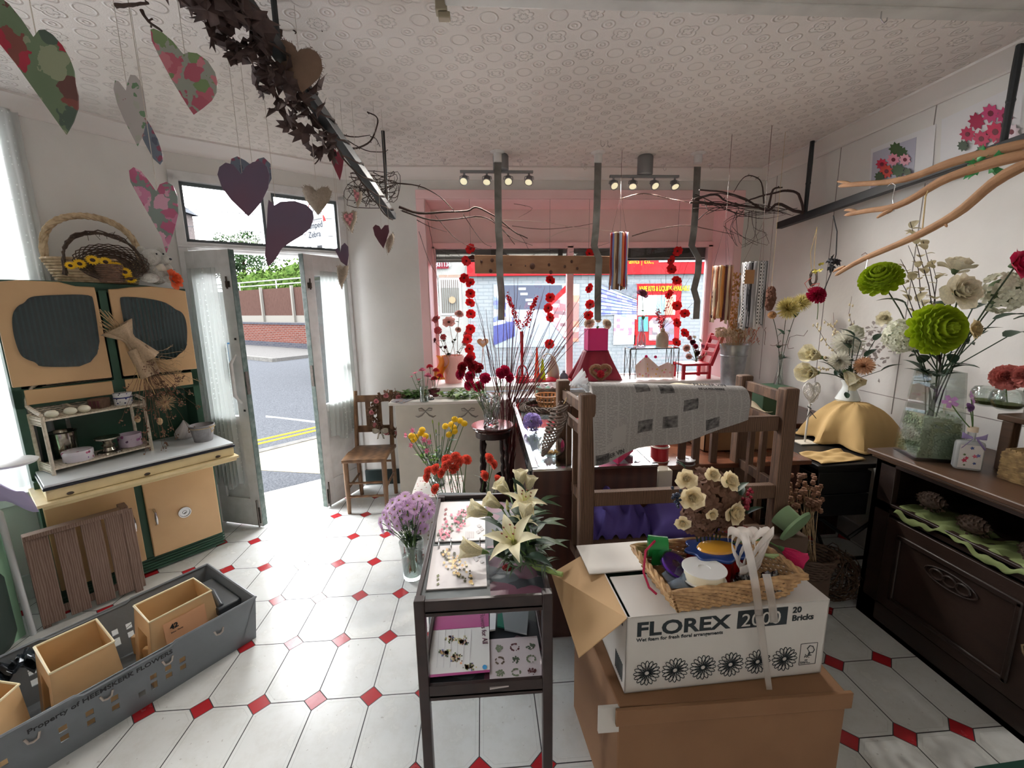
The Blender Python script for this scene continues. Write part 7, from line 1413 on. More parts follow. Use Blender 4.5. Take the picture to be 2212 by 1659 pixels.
pa, pb = pz(1037,1324,.407), pz(1043,1392,.407); text('Flowers for All', pa, .026, mat('print_plum',(92,32,66),.5), t, M=basis(pb-pa, V_((1,.05,0))), sx=1.0, ext=.0003)
flatq('round_print', [(1047+5*cos(a),1441+5*sin(a)) for a in np.linspace(0,2*PI,14,endpoint=False)], .4068, mat('print_sky',(60,140,190),.5), t, th=.0004)
for k in range(6): flatq('line_print', ((948+k*14,1360),(948.8+k*14,1360),(944+k*14,1442),(943.2+k*14,1442)), .4068, PGR, t, th=.0003)
t = thing('wreath_catalogue', 'clear-sleeved catalogue page of nine wreath pictures on the lower shelf of the trolley', 'catalogue', pz(1115,1420,.395))
flatq('sleeve', ((1056,1384),(1160,1376),(1178,1472),(1058,1490)), .396, mat('catalogue_page',(200,190,192),.2), t, th=.005)
for i in range(3):
    for j in range(3):
        u, v = 1078+i*34+j*1.5, 1400+j*27-i*2; cc = R.choice([(70,84,66),(96,80,66),(110,120,96),(90,50,52)]); b = B()
        for k in range(26): a = U_(0,6.28); rr_ = 9 if (i+j)%2 else U_(2,9); x, y = u+rr_*cos(a), v+rr_*.8*sin(a); r = U_(1.2,2.6); q = [pz(x+r*cos(PI*m/3), y+r*sin(PI*m/3), .4016+.00002*k) for m in range(6)]; b.add(q, [tuple(range(6))])
        ob('wreath_print', b, mat('print_%d_%d_%d'%cc,cc,.5), t, smooth=False)
for k, uvs in enumerate((((1058,1325),(1072,1328),(1070,1362),(1058,1364)),((1075,1330),(1100,1322),(1098,1360),(1074,1355)),((1085,1325),(1142,1322),(1138,1372),(1090,1362)))): fl_label(flatq('film_packet', uvs, .400+.004*k, [mat('packet_white',(214,214,216),.2),mat('packet_green',(40,100,84),.2),mat('packet_silver',(190,198,202),.12,.6)][k], th=.006), ['narrow white','green','silver'][k]+' foil packet at the back of the lower trolley shelf', 'packet', 'foil packets')
# ================= WINDOW DISPLAY, FLOWERS, RIGHT SIDE =================
ZD = .895
def wy(u, v, y): return py(u,v,y)
# poppy garlands
POP = bm_('poppy','red_poppy',(226,26,30),(60,24,24),transl=.35); 
for k, (pts, Y, lab) in enumerate(((((1017,538),(1008,563),(1002,600),(1017,612),(1016,635),(1015,655),(1017,679),(1016,711),(1011,733),(1013,753),(1018,770)),3.72,'leftmost string of red artificial poppies in the shop window'),(((1188,606),(1188,642),(1185,666),(1187,686),(1187,743)),3.72,'string of red poppies left of the window mullion'),(((1272,548),(1271,622),(1275,658),(1271,680)),3.72,'short string of red poppies behind the middle steel strap'),(((1463,542),(1448,562),(1450,582),(1461,607),(1443,635),(1462,660),(1479,678),(1461,698),(1478,720),(1460,740)),3.72,'rightmost string of red poppies, beside the bent right strap'))):
    P_ = [wy(u,v,Y) for u, v in pts]; top = V_((P_[0].x,Y,ZL-.01)); t = thing('poppy_garland', lab, 'garland', top, 'poppy garlands'); b = B(); b.tube([top]+[p+V_((0,.01,0)) for p in P_], .0012, 4); ob('thread', b, BLACK, t)
    for p in P_: inst('poppy', POP, t, p, qdir((U_(-.8,.8),-1,U_(-.6,.8))), .046)
# pink pot with mixed flowers
c = V_((wy(980,822,3.92).x,3.92,ZD)); t = thing('pink_pot', 'pale pink diamond-pattern pot of flowers at the left end of the window ledge', 'pot', c)
b = B(); b.lathe([(0,0),(.078,0),(.10,.24),(.103,.25),(.094,.25),(.074,.01),(0,.01)], c, 30); ob('pot', b, mat('pale_pink_ceramic',(240,190,184),.35), t)
b = B()
for s_ in (-1,1):
    for k in range(10): a0 = 2*PI*k/10; b.tube([(c.x+(.079+.022*f)*cos(a0+s_*f*1.2),c.y+(.079+.022*f)*sin(a0+s_*f*1.2),c.z+.01+.225*f) for f in np.linspace(0,1,7)], .0016, 4)
ob('diamond_relief', b, mat('pale_pink_ceramic',(240,190,184),.35), t)
DPK = bm_('rose','dusky_pink',(196,112,112),(90,110,70)); ANE = bm_('poppy','pale_pink_anemone',(240,190,180),(60,40,30)); PLM = bm_('rose','plum_rose',(96,30,44),(70,84,50)); RHY = bm_('hyd','red_hydrangea',(206,84,90),(90,100,60)); PPK = bm_('peony','pale_peony',(242,206,196),(110,130,80))
for (u, v, m_, r, lab, g) in ((943,690,DPK,.045,'dusky pink rose highest at the left of the pink pot',None),(970,697,ANE,.062,'big pale pink anemone in the pink pot',None),(992,678,PPK,.042,'pale peony at the upper right of the pink pot',None),(946,714,RHY,.038,'red hydrangea left of the anemone in the pink pot',None),(937,736,PLM,.036,'dark plum rose low at the left of the pink pot',None),(958,728,RHY,.03,'small red hydrangea under the anemone in the pink pot',None),(1010,724,RHY,.045,'coral hydrangea at the right of the pink pot',None),(990,712,PPK,.03,'small cream flower in the middle of the pink pot',None),(1004,740,RHY,.032,'lowest coral hydrangea, over the right rim of the pink pot',None),(962,750,PLM,.018,'small dark rosebud over the rim of the pink pot',None)):
    flower(c+V_((U_(-.05,.05),U_(-.04,.04),.18)), wy(u,v,3.86+U_(-.04,.06)), m_, r, lab, g, 'artificial_flower', leaves=2, lk='round', ll=.05, sm=mat('dry_stem',(150,124,84),.7), face=((u-975)/50,-1,(740-v)/60+.2))
b = B(); b.grid(lambda u,v: wy(942+22*u+6*sin(v*6),768+52*v,3.84-.03*sin(u*7)), 10, 8); single('orange_paper', b, mat('orange_tissue',(240,180,90),.6,transl=.4), 'orange tissue paper tucked left of the pink pot', 'paper', solid=.001)
# heart stakes and small things on the ledge
hp_ = lambda cx, cz, s_, y: [(cx+s_*.062*16*sin(a)**3/16, cz+s_*.058*(13*cos(a)-5*cos(2*a)-2*cos(3*a)-cos(4*a))/16) for a in np.linspace(0,2*PI,30,endpoint=False)]
c = wy(1043,740,3.9); t = thing('heart_stand', 'small wooden cut-out heart on a white stand in the window', 'ornament', V_((c.x,3.9,ZD)))
b = B(); pts = hp_(c.x,c.z,.85,3.9); vprism(b, pts, 3.895, 3.905); ob('heart', b, mat('tan_wood',(214,180,140),.5), t); b = B(); vprism(b, hp_(c.x,c.z+.004,.34,3.9), 3.892, 3.896); ob('cutout', b, GLOSSW, t)
for dx in (-.03,.03): b = B(); b.tube([(c.x,3.9,c.z-.04),(c.x+dx,3.9,ZD)], .004, 6); ob('leg', b, GLOSSW, t)
c = V_((wy(1128,815,3.85).x,3.85,ZD)); t = thing('red_bud_vase', 'slim red vase with two red glitter sprays in the middle of the window', 'vase', c); top = wy(1128,716,3.85)
b = B(); b.lathe([(0,0),(.03,0),(.03,.01),(.012,.04),(.016,top.z-ZD),(.013,top.z-ZD),(.009,.05),(0,.05)], c, 18); ob('vase', b, mat('red_glass',(180,16,30),.1), t)
RG = mat('red_glitter',(226,20,40),.3); rs_ = R
for (pts, lab) in ((((1122,708),(1112,680),(1103,655),(1096,637)),'left red glitter flower spike leaning left in the slim red vase'),(((1134,706),(1143,680),(1152,660),(1160,642)),'right red glitter flower spike leaning right in the slim red vase')):
    P_ = [wy(u,v,3.85) for u, v in pts]; t = thing('glitter_spray', lab, 'flower', top, 'red glitter sprays'); b = B(); b.tube([c+V_((0,0,.06)),top]+P_, .0022, 5); ob('stem', b, STEM, t); b = B()
    for i in range(230): f = R.random()*2.95; i0 = int(f); p = P_[i0].lerp(P_[i0+1],f-i0); w_ = .030*(1-.27*f); b.M = TR(p+V_((R.gauss(0,w_*.6),R.gauss(0,w_*.6),R.gauss(0,.01))))@Qn((R.gauss(0,1),R.gauss(0,1),R.gauss(0,1),R.gauss(0,1))).normalized().to_matrix().to_4x4(); b.petal(.016,.014,30,0,0,0,0,2,2,.3)
    b.M = Matrix(); ob('blossom', b, RG, t)['kind'] = 'stuff'
for (u, v, y, prof, m_, lab) in ((1195,822,3.95,[(0,0),(.05,0),(.058,.05),(.05,.11),(.03,.16),(.021,.20),(.024,.215),(.018,.215),(.018,.19),(0,.02)],mat('warm_grey_ceramic',(176,164,156),.5),'tall grey-beige bottle vase left of the mullion'),(1218,822,3.85,[(0,0),(.032,0),(.04,.025),(.034,.055),(.014,.075),(.012,.09),(.016,.095),(.010,.095),(0,.02)],mat('slate_ceramic',(92,92,106),.4),'small dark slate bud vase beside the grey-beige bottle')): p = wy(u,v,y); lathe_thing('bottle_vase', prof, V_((p.x,y,ZD)), m_, lab, 'vase')
# red basket arch, orange and lime felt shapes, red fabric at deck
RF = mat('red_fabric',(206,24,52),.7,transl=.2)
c = wy(1128,800,3.8); b = B(); b.tube(harc((c.x-.05,3.8,ZD),(c.x+.05,3.8,ZD),.16,16,.6), .006, 6); basket(b, (c.x,3.8,ZD), .055,.045,.06,1.05,.8,6,24); single('red_basket', b, RF, 'small red wicker basket with an arched handle in the window', 'basket')
for (u, v, u1, v1, cc, lab) in ((1160,822,1155,750,(236,84,50),'tall orange-red felt cone behind the twigs in the window'),(1172,822,1166,775,(206,226,40),'lime yellow felt cone behind the twigs in the window')):
    p, q = wy(u,v,3.88), wy(u1,v1,3.88); b = B(); b.lathe([(0,0),(.032,0),(.022,.08),(.006,q.z-ZD),(0,q.z-ZD)], (p.x,3.88,ZD), 14); single('felt_cone', b, mat('felt_%d'%cc[0],cc,.8,transl=.3), lab, 'ornament')
b = B(); b.grid(lambda u,v: V_((.30+.52*u,3.80+.16*v,ZD+.004+.03*abs(sin(u*13))*sin(v*PI))), 36, 8); single('red_cloth', b, RF, 'crumpled red cloth along the window ledge behind the wicker basket', 'cloth', solid=.002)
# draped pedestal with teddy wreath and pink box
VEL = mat('crimson_velvet',(150,22,52),.7,sheen=.6,var=.3,vscale=6); p0, p1 = wy(1288,757,3.88), wy(1288,822,3.82); ztop = p0.z
t = thing('draped_pedestal', 'crimson velvet cloth draped over a stand in the shop window', 'draped stand', V_((p0.x,3.88,ZD))); b = B(); hw, hb = .115, .225
def dr_(u, v):
    a = 2*PI*u; f = v; r = (1-f)*hw+f*hb; k = 1+f*.13*sin(a*7+.6)+f*.06*sin(a*13); sq = 1/max(abs(cos(a)),abs(sin(a)))**.55; return V_((p0.x+r*k*sq*cos(a)*1.0-.01*f, 3.90+r*k*sq*sin(a)*.62, ztop-(ztop-ZD-.004)*f))
b.grid(dr_, 72, 12); b.add([dr_(i/24,0) for i in range(24)], [tuple(range(24))]); ob('cloth', b, VEL, t, solid=.003)
b = B(); b.box(p0.x-.08,p0.x+.08,3.84,3.96,ZD,ztop-.01); ob('stand', b, RACKW, t)
HPK = mat('hot_pink_card',(226,44,132),.45,transl=.1); LPK = mat('light_pink_card',(244,140,186),.45,transl=.2)
a, c = wy(1268,755,3.84), wy(1311,710,3.84); t = thing('pink_flower_box', 'hot pink cube box of cream roses on the crimson draped stand', 'box', V_(((a.x+c.x)/2,3.88,ztop+.004)))
zb, zt2 = ztop+.004, c.z; x0, x1 = a.x, c.x; b = B(); b.box(x0,x1,3.80,3.803,zb,zt2); b.box(x0,x0+.003,3.80,3.96,zb,zt2); b.box(x0,x1+.035,3.957,3.96,zb,zt2); b.box(x0,x1,3.80,3.96,zb,zb+.003); ob('box', b, HPK, t, smooth=False)
b = B(); b.add([(x1,3.80,zb),(x1+.037,3.96,zb),(x1+.037,3.96,zt2),(x1,3.80,zt2)], [(0,1,2,3)]); ob('side', b, LPK, t, smooth=False, solid=.003)
for (u, v, r, lab) in ((1273,698,.052,'left cream rose in the hot pink box'),(1311,700,.052,'right cream flower in the hot pink box'),(1292,690,.032,'small cream bud at the back of the hot pink box')): flower(V_(((x0+x1)/2,3.88,zb+.03)), wy(u,v,3.88), bm_('peony','ivory',(240,228,206),(110,130,80)), r, lab, None, 'cream_rose', leaves=2, lk='g', ll=.05, face=((u-1290)/30,-1,.5))
PL = mat('brown_plush',(150,106,72),.95,bump=.8,bscale=160,sheen=.4,var=.5,vscale=50); cw_ = wy(1297,803,3.66); t = thing('plush_heart_wreath', 'brown plush heart-shaped ring with a red pom in front of the crimson drape', 'wreath', V_((cw_.x,3.66,ZD)))
b = B(); pts = [(cw_.x+.082*sin(a)**3,3.66,cw_.z+.066*(13*cos(a)-5*cos(2*a)-2*cos(3*a)-cos(4*a))/16) for a in np.linspace(0,2*PI,26)]; b.tube(pts, .024, 8, False); ob('ring', b, PL, t); inst('pom', REDF, t, wy(1298,808,3.62), qdir((0,-1,.2)), .036)
# wire table with bottles
TZ = wy(1410,750,3.92).z; tx0, tx1, ty0, ty1 = 1.345, 1.80, 3.84, 4.0
t = thing('wire_table', 'small glass-topped wire table in the right half of the window', 'table', ((tx0+tx1)/2,3.92,ZD)); WIR = mat('dark_wire',(70,64,60),.4,.6)
b = B(); b.box(tx0,tx1,ty0,ty1,TZ-.006,TZ); ob('glass_top', b, pane('clear_glass'), t); b = B()
for a_, c_ in (((tx0,ty0),(tx1,ty0)),((tx1,ty0),(tx1,ty1)),((tx1,ty1),(tx0,ty1)),((tx0,ty1),(tx0,ty0))): b.tube([(a_[0],a_[1],TZ-.006),(c_[0],c_[1],TZ-.006)], .005, 6)
ob('frame', b, WIR, t)
for x, y in ((tx0,ty0),(tx1,ty0),(tx0,ty1),(tx1,ty1)):
    b = B(); s_ = 1 if x == tx0 else -1; b.tube([(x,y,TZ),(x,y,ZD)], .004, 6); b.tube([(x+s_*.05,y,TZ),(x+s_*.05,y,ZD)], .003, 6); b.tube([(x,y,TZ-.02),(x+s_*.05,y,ZD+.02)], .002, 5); b.tube([(x+s_*.05,y,TZ-.02),(x,y,ZD+.02)], .002, 5); ob('leg', b, WIR, t)
cA = V_((wy(1385,748,3.92).x,3.92,TZ)); vase('clear_bottle', [(.036,0),(.042,.02),(.04,.09),(.022,.15),(.013,.20),(.013,.255),(.017,.262)], cA, 'slim ribbed clear bottle holding one mauve rose on the wire table', .26, m=pane('pinkish_glass',(.95,.86,.9,1),.3), water=.3)
flower(cA+V_((0,0,.03)), wy(1387,636,3.90), bm_('rose','mauve_rose',(176,110,132),(80,110,70)), .062, 'single mauve rose in the slim clear bottle', None, 'mauve_rose', leaves=2, ll=.06, face=(.1,-.8,.8))
cB_ = V_((wy(1430,748,3.92).x,3.92,TZ)); FRG = mat('frosted_bottle',(206,196,170),.35,trans=.3,var=.4,vscale=18); b = B(); b.lathe([(0,0),(.052,0),(.056,.01),(.056,.10),(.045,.125),(.02,.145),(.018,.17),(.022,.175),(.014,.175)], cB_, 24); o = single('frosted_bottle', b, FRG, 'wide frosted bottle with a twine bow on the wire table', 'vase')
b = B(); b.tube([(cB_.x+.021*cos(a),3.92+.021*sin(a),cB_.z+.15) for a in np.linspace(0,2*PI,14)], .0025, 5); b.tube([(cB_.x+.0,3.90,cB_.z+.15),(cB_.x+.04,3.88,cB_.z+.13),(cB_.x+.05,3.88,cB_.z+.10)], .002, 5); ob('twine_bow', b, TWN, o)
bt = cB_+V_((0,0,.17))
for k, (u, v) in enumerate(((1402,605),(1428,600),(1458,590),(1475,560),(1490,600),(1510,645),(1440,560),(1497,545))):
    t = thing('bare_twig', 'thin bare twig standing in the frosted bottle', 'twig', bt, 'twigs in the frosted bottle'); e = wy(u,v,3.9); pts = wig(bt,e,5,.008); b = B(); b.tube([bt-V_((0,0,.12))]+pts, [.002]*3+[.0014]*3+[.0008], 4); [b.tube([pts[i],pts[i]+V_((U_(-.05,.05),0,U_(.02,.06)))], .0008, 3) for i in (2,3,4)]; ob('branch', b, MID, t)
for k, (pts, lab) in enumerate(((((1427,705),(1422,685),(1420,668)),'short drooping red berry spray in the frosted bottle'),(((1432,700),(1438,670),(1446,640),(1450,625)),'tall red berry spray in the frosted bottle'))):
    t = thing('berry_spray', lab, 'flower', bt, 'red berry sprays'); P_ = [wy(u,v,3.86) for u, v in pts]; b = B(); b.tube([bt]+P_, .0016, 4); ob('stem', b, MID, t); b = B(); [b.ball(P_[i].lerp(P_[i+1],R.random())+V_((R.gauss(0,.012),R.gauss(0,.01),R.gauss(0,.008))),U_(.004,.008),6,4) for i in range(len(P_)-1) for _ in range(34 if k == 0 else 14)]; ob('berry', b, mat('crimson_berry',(176,24,50),.4), t)['kind'] = 'stuff'
BUN = floral('blossom_fabric',(244,222,216),[(236,190,110),(240,160,170),(206,190,110)],26,.25); b = B(); b.grid(lambda u,v: wy(1372+86*u-6*(1-v)*(u-.5), 816-(48*(1-abs(u-.28)*1.6)*v if u < .6 else 34*v*(1-abs(u-.82)*1.2)), 3.80+.02*sin(u*19)), 34, 8); o = single('fabric_bunting', b, BUN, 'pale floral fabric tied with pink balls under the wire table', 'fabric', solid=.002)
for (u, v) in ((1396,770),(1416,771)): b = B(); b.ball(wy(u,v,3.78),.014,10,7); ob('pink_ball', b, mat('magenta_ball',(214,30,110),.3), o)
# red child's chair with bouquet
RW_ = mat('red_painted_wood',(186,20,40),.35); t = thing('red_chair', 'small red painted child chair holding a bouquet at the right end of the window', 'chair', V_((2.0,3.85,ZD)))
zs = wy(1500,784,3.80).z; b = B(); b.box(1.80,2.07,3.74,3.95,zs-.02,zs); ob('seat', b, RW_, t, bev=.003)
for x, y in ((1.81,3.75),(2.05,3.75),(1.81,3.94),(2.05,3.94)): b = B(); b.box(x-.013,x+.013,y-.013,y+.013,ZD,zs); ob('leg', b, RW_, t)
for y in (3.75,3.94): b = B(); b.beam((2.06,y,zs-.02),(2.16,y,zs+.26),.03,.03,up=(0,1,0)); ob('back_post', b, RW_, t)
for f in (.35,.62,.9): b = B(); x = 2.06+.10*f; b.box(x-.012,x+.012,3.75,3.94,zs+.26*f-.03,zs+.26*f+.01); ob('back_slat', b, RW_, t, bev=.002)
b = B(); b.box(1.81,2.05,3.745,3.76,zs-.10,zs-.08); ob('stretcher', b, RW_, t)
c = V_((1.93,3.80,zs)); 
for k, (u, v, m_, r) in enumerate(((1483,752,PPK,.036),(1496,740,bm_('rose','burgundy',(96,20,44)),.032),(1505,762,PLM,.036),(1488,770,PPK,.03),(1500,728,bm_('daisy','white_daisy',(240,240,232),(210,200,90)),.02),(1513,735,bm_('daisy','white_daisy',(240,240,232),(210,200,90)),.02),(1518,748,PKP,.026),(1490,730,RHY,.024),(1512,772,PPK,.022),(1524,765,PPK,.022),(1503,748,CARN,.026))): flower(c+V_((.02,0,.01)), wy(u,v,3.78+U_(-.03,.03)), m_, r, 'flower of the mixed bouquet on the red child chair, '+['cream at its left','burgundy at its top','plum in its middle','cream low left','white daisy at the top','white daisy at the right','pink at the right','coral at the upper left','small cream at the bottom','small cream at lower right','crimson in its centre'][k], None, 'bouquet_flower', leaves=1, lk='d', ll=.05, face=((u-1503)/20,-1,(760-v)/30))
# zinc bucket with dried flowers
ZNB = mat('galvanised_zinc',(170,172,176),.35,.6,var=.6,vscale=20,col2=(130,132,138)); c = V_((2.06,3.40,.875)); b = B(); b.box(1.85,2.40,3.25,YW-.101,.80,.873); b.box(1.85,2.40,3.25,YW-.101,0,.80); single('white_plinth', b, GLOSSW, 'white plinth in the corner under the zinc bucket', 'plinth', bev=.004)
t = thing('zinc_bucket', 'tall galvanised zinc bucket of dried flowers in the corner by the window', 'bucket', c); b = B(); b.lathe([(0,0),(.075,0),(.082,.02),(.102,.32),(.108,.335),(.11,.36),(.113,.366),(.106,.366),(.098,.32),(.076,.012),(0,.012)], c, 34); b.lathe([(.100,.27),(.104,.275),(.101,.28)], c, 34); ob('bucket', b, ZNB, t)
for k, (us, vs, cc, n, lab) in enumerate((((1545,1612),(708,728),(226,202,176),260,'cream dried statice low at the left of the zinc bucket'),((1575,1606),(590,720),(196,140,80),230,'tall tan dried seed heads in the zinc bucket'),((1590,1636),(700,745),(190,110,80),120,'rusty dried grasses at the right of the zinc bucket'))):
    t = thing('dried_flowers', lab, 'dried flowers', c+V_((0,0,.3))); b = B(); s = B()
    for i in range(n):
        p = wy(U_(*us),U_(*vs),3.36+U_(-.05,.05)); 
        if i % 4 == 0: s.tube(wig(c+V_((U_(-.05,.05),U_(-.05,.05),.2)),p,4,.008), .0009, 3)
        if k < 2: b.ball(p, U_(.005,.011), 6, 4)
        else: b.M = TR(p)@qdir((R.gauss(0,.5),R.gauss(0,.5),1)).to_matrix().to_4x4(); b.petal(.03,.008,70,85,0,0,0,2,2); b.M = Matrix()
    ob('head', b, mat('dried_%d'%cc[0],cc,.85,transl=.3,var=.5), t)['kind'] = 'stuff'; ob('stem', s, DRY, t)['kind'] = 'stuff'
# ribbon mobiles
def mobile(c, r, zbot, cols, top, lab, n=22, wd=.012, hz=None):
    c = V_(c); t = thing('ribbon_mobile', lab, 'ribbon mobile', c, None); b = B(); b.tube([(c.x+r*cos(a),c.y+r*sin(a),c.z) for a in np.linspace(0,2*PI,28)], .003, 5, False); ob('hoop', b, GLOSSW, t)
    b = B(); 
    for a in (.3,2.4,4.5): b.tube([(c.x+r*cos(a),c.y+r*sin(a),c.z),top], .0022, 4, flat=.4)
    b.tube([top,(top[0],top[1],ZC)], .0015, 4)
    ob('hanger', b, mat('brown_ribbon',(96,60,52),.5), t)
    for i in range(n):
        a = 2*PI*i/n; m_ = cols[i % len(cols)]; b = B(); ph = U_(0,6); L_ = c.z-zbot-U_(0,.05); w2 = wd*U_(.7,1.3)
        b.grid(lambda u,v: (c.x+(r+.002+.004*sin(u*9+ph)*u)*cos(a+(v-.5)*w2*2/r),c.y+(r+.002)*sin(a+(v-.5)*w2*2/r),c.z+.006-L_*u-(.01*v if i%2 else 0)), 12, 2); ob('ribbon', b, m_, t, solid=.0007)
rm = lambda n, c: mat('ribbon_'+n, c, .4, transl=.25)
p = wy(1338,505,3.3); mobile((p.x,3.3,p.z), .064, wy(1338,628,3.3).z, [rm('maroon',(150,30,44)),rm('blue',(120,140,190)),rm('dot',(200,180,150)),rm('brown',(110,72,48)),rm('ltblue',(190,206,224)),rm('orange',(214,130,80))], wy(1341,418,3.3), 'ribbon mobile of maroon, blue and brown ribbons before the window')
p = wy(1562,576,3.0); mobile((p.x,3.0,p.z), .064, wy(1562,700,3.0).z, [rm('gold',(196,130,60)),rm('maroon2',(84,24,34)),rm('cream',(226,206,180)),rm('rust',(150,86,56)),rm('tan',(206,170,130))], wy(1568,480,3.0), 'ribbon mobile of gold, cream and maroon ribbons in the corner')
p = wy(1631,568,2.85); t_ = mobile((p.x,2.85,p.z), .075, wy(1631,712,2.85).z, [rm('grey',(150,148,150)),rm('white',(228,226,226)),mat('ribbon_check',(36,36,40),.5,check=90,col2=(226,226,226)),rm('silver',(186,186,192)),rm('black',(44,44,50)),sheer('ribbon_sheer',(214,210,214),.6)], wy(1650,478,2.85), 'ribbon mobile of grey, white and black ribbons nearest the right wall', 26, .014)
a, c = wy(1610,583,2.765), wy(1628,613,2.765); b = B(); b.box(a.x,c.x,2.763,2.765,c.z,a.z); o = single('kraft_tag', b, mat('kraft_tag',(160,116,76),.7), 'brown kraft tag on the grey and white ribbon mobile', 'tag', bev=.001)
p = wy(1664,645,2.95); t = thing('hanging_pinecone', 'long brown textured cone hanging behind the grey ribbon mobile', 'ornament', p); b = B(); b.ball(p,(.035,.035,.085),14,12); [b.ball(p+V_((.034*cos(a)*sin(e),.034*sin(a)*sin(e),.082*cos(e))),.007,5,4) for a, e in ((U_(0,6.28),U_(.2,2.9)) for _ in range(150))]; ob('cone', b, mat('cone_brown',(112,76,62),.9), t); b = B(); b.tube([p+V_((0,0,.08)),(p.x,p.y,ZC)], .001, 4); ob('thread', b, TWN, t)
# ---- plant stand, crystal vase, carnations, red twigs ----
c = V_((.046,2.76,.80)); t = thing('plant_stand', 'dark turned-leg round plant stand holding a crystal vase', 'plant stand', (c.x,c.y,0))
b = B(); b.lathe([(0,-.03),(.125,-.03),(.13,-.02),(.125,-.012),(.14,-.008),(.145,0),(.14,.006),(0,.006)], c, 40); ob('top', b, mat('polished_mahogany',(72,36,34),.12,coat=.5,var=.4,col2=(48,24,24)), t)
b = B(); b.lathe([(.10,-.075),(.115,-.07),(.115,-.03),(.10,-.03)], c, 30); ob('apron', b, DWD, t)
for a in (.5,2.2,3.9,5.3):
    b = B(); x, y = c.x+.10*cos(a), c.y+.10*sin(a); zz = [.72,.66,.64,.62]+[.60-.02*i for i in range(18)]+[.22,.2,.16,.05,0]; b.tube([(x+(x-c.x)*.25*(1-z/.72)+.004*cos(z*90),y+(y-c.y)*.25*(1-z/.72)+.004*sin(z*90),z) for z in zz], [.014,.013,.017,.011]+[.012+.003*(i%2) for i in range(18)]+[.014,.017,.012,.010,.012], 8); ob('leg', b, DWD, t)
b = B(); b.lathe([(0,0),(.085,0),(.09,.008),(.085,.016),(0,.016)], (c.x,c.y,.20), 26); ob('lower_shelf', b, DWD, t)
cv = V_((c.x-.01,c.y-.02,.807)); CRY = mat('cut_crystal',(250,252,252),.02,trans=.95,ior=1.5); n = 24; prof = [(.045,0),(.05,.01),(.044,.03),(.058,.12),(.068,.19),(.070,.205),(.064,.205),(.055,.12),(.038,.03),(.0,.022)]; b = B(); vs_ = []
for i, (r_, z_) in enumerate(prof):
    for j in range(n): a = 2*PI*j/n; rr_ = r_*(1+(.05 if (j+i)%2 and 0 < i < 6 else 0)); vs_.append((cv.x+rr_*cos(a),cv.y+rr_*sin(a),cv.z+z_))
b.add(vs_, [(i*n+j,i*n+(j+1)%n,(i+1)*n+(j+1)%n,(i+1)*n+j) for i in range(len(prof)-1) for j in range(n)]+[tuple(range(n))[::-1]]); single('crystal_vase', b, CRY, 'cut crystal vase of crimson carnations on the dark plant stand', 'vase', smooth=False)
DCR = bm_('carn','dark_red',(158,18,36),(84,110,66))
for i, (u, v) in enumerate(((1012,778),(998,793),(1021,790),(1032,794),(994,808),(1015,812),(1048,816),(1082,806),(1100,814),(1013,831),(1034,834),(1092,800))):
    flower(cv+V_((U_(-.03,.03),U_(-.03,.03),.03)), wy(u,v,2.70+U_(-.05,.05)), DCR if i in (0,1,2,3) else CARN, .040, 'dark red carnation high at the left of the crystal vase' if i < 4 else 'crimson carnation in the crystal vase', 'dark red carnations' if i < 4 else 'crimson carnations', 'carnation', leaves=1, lk='n', ll=.07, face=((u-1045)/50,-.9,.6))
bp_ = V_((.15,3.02,.35)); t = thing('twig_bucket', 'dark bucket behind the plant stand holding tall red-brown twigs', 'bucket', (bp_.x,bp_.y,0)); b = B(); b.lathe([(0,0),(.07,0),(.09,.34),(.085,.34),(.066,.01),(0,.01)], (bp_.x,bp_.y,0), 24); ob('bucket', b, mat('dark_foot',(52,46,42),.6), t)
RTW = mat('red_brown_twig',(98,44,46),.6)
tp = [(1022,640),(1032,655),(1036,700),(1048,668),(1060,700),(1072,640),(1085,600),(1092,640),(1100,625),(1112,600),(1118,600),(1125,660),(1132,700),(1140,690),(1150,720),(1158,650),(1165,700),(1172,640),(1178,620),(1185,730),(1192,690),(1200,720),(1210,660),(1222,700),(1232,655),(1240,690),(1252,640),(1262,690),(1270,665),(1280,700),(1292,640),(1300,632),(1150,760),(1120,740),(1095,720),(1065,735),(1200,760),(1170,780),(1235,730),(1050,760)]
for u, v in tp:
    e = wy(u,v,3.0+U_(-.22,.25)); b0_ = bp_+V_((U_(-.05,.05),U_(-.05,.05),-.3)); m1_ = V_((bp_.x+(e.x-bp_.x)*.16+U_(-.03,.03),bp_.y+U_(-.03,.03),.86)); t = thing('red_twig', 'tall thin red-brown twig fanning up behind the plant stand', 'twig', b0_, 'red-brown twigs')
    b = B(); pts = [b0_,m1_]+[m1_.lerp(e,f)+V_((U_(-.008,.008),0,.02*sin(f*3))) for f in (.3,.6,.85,1)]; b.tube(pts, [.0035,.003,.0028,.0022,.0016,.0009], 5); ob('branch', b, RTW, t)
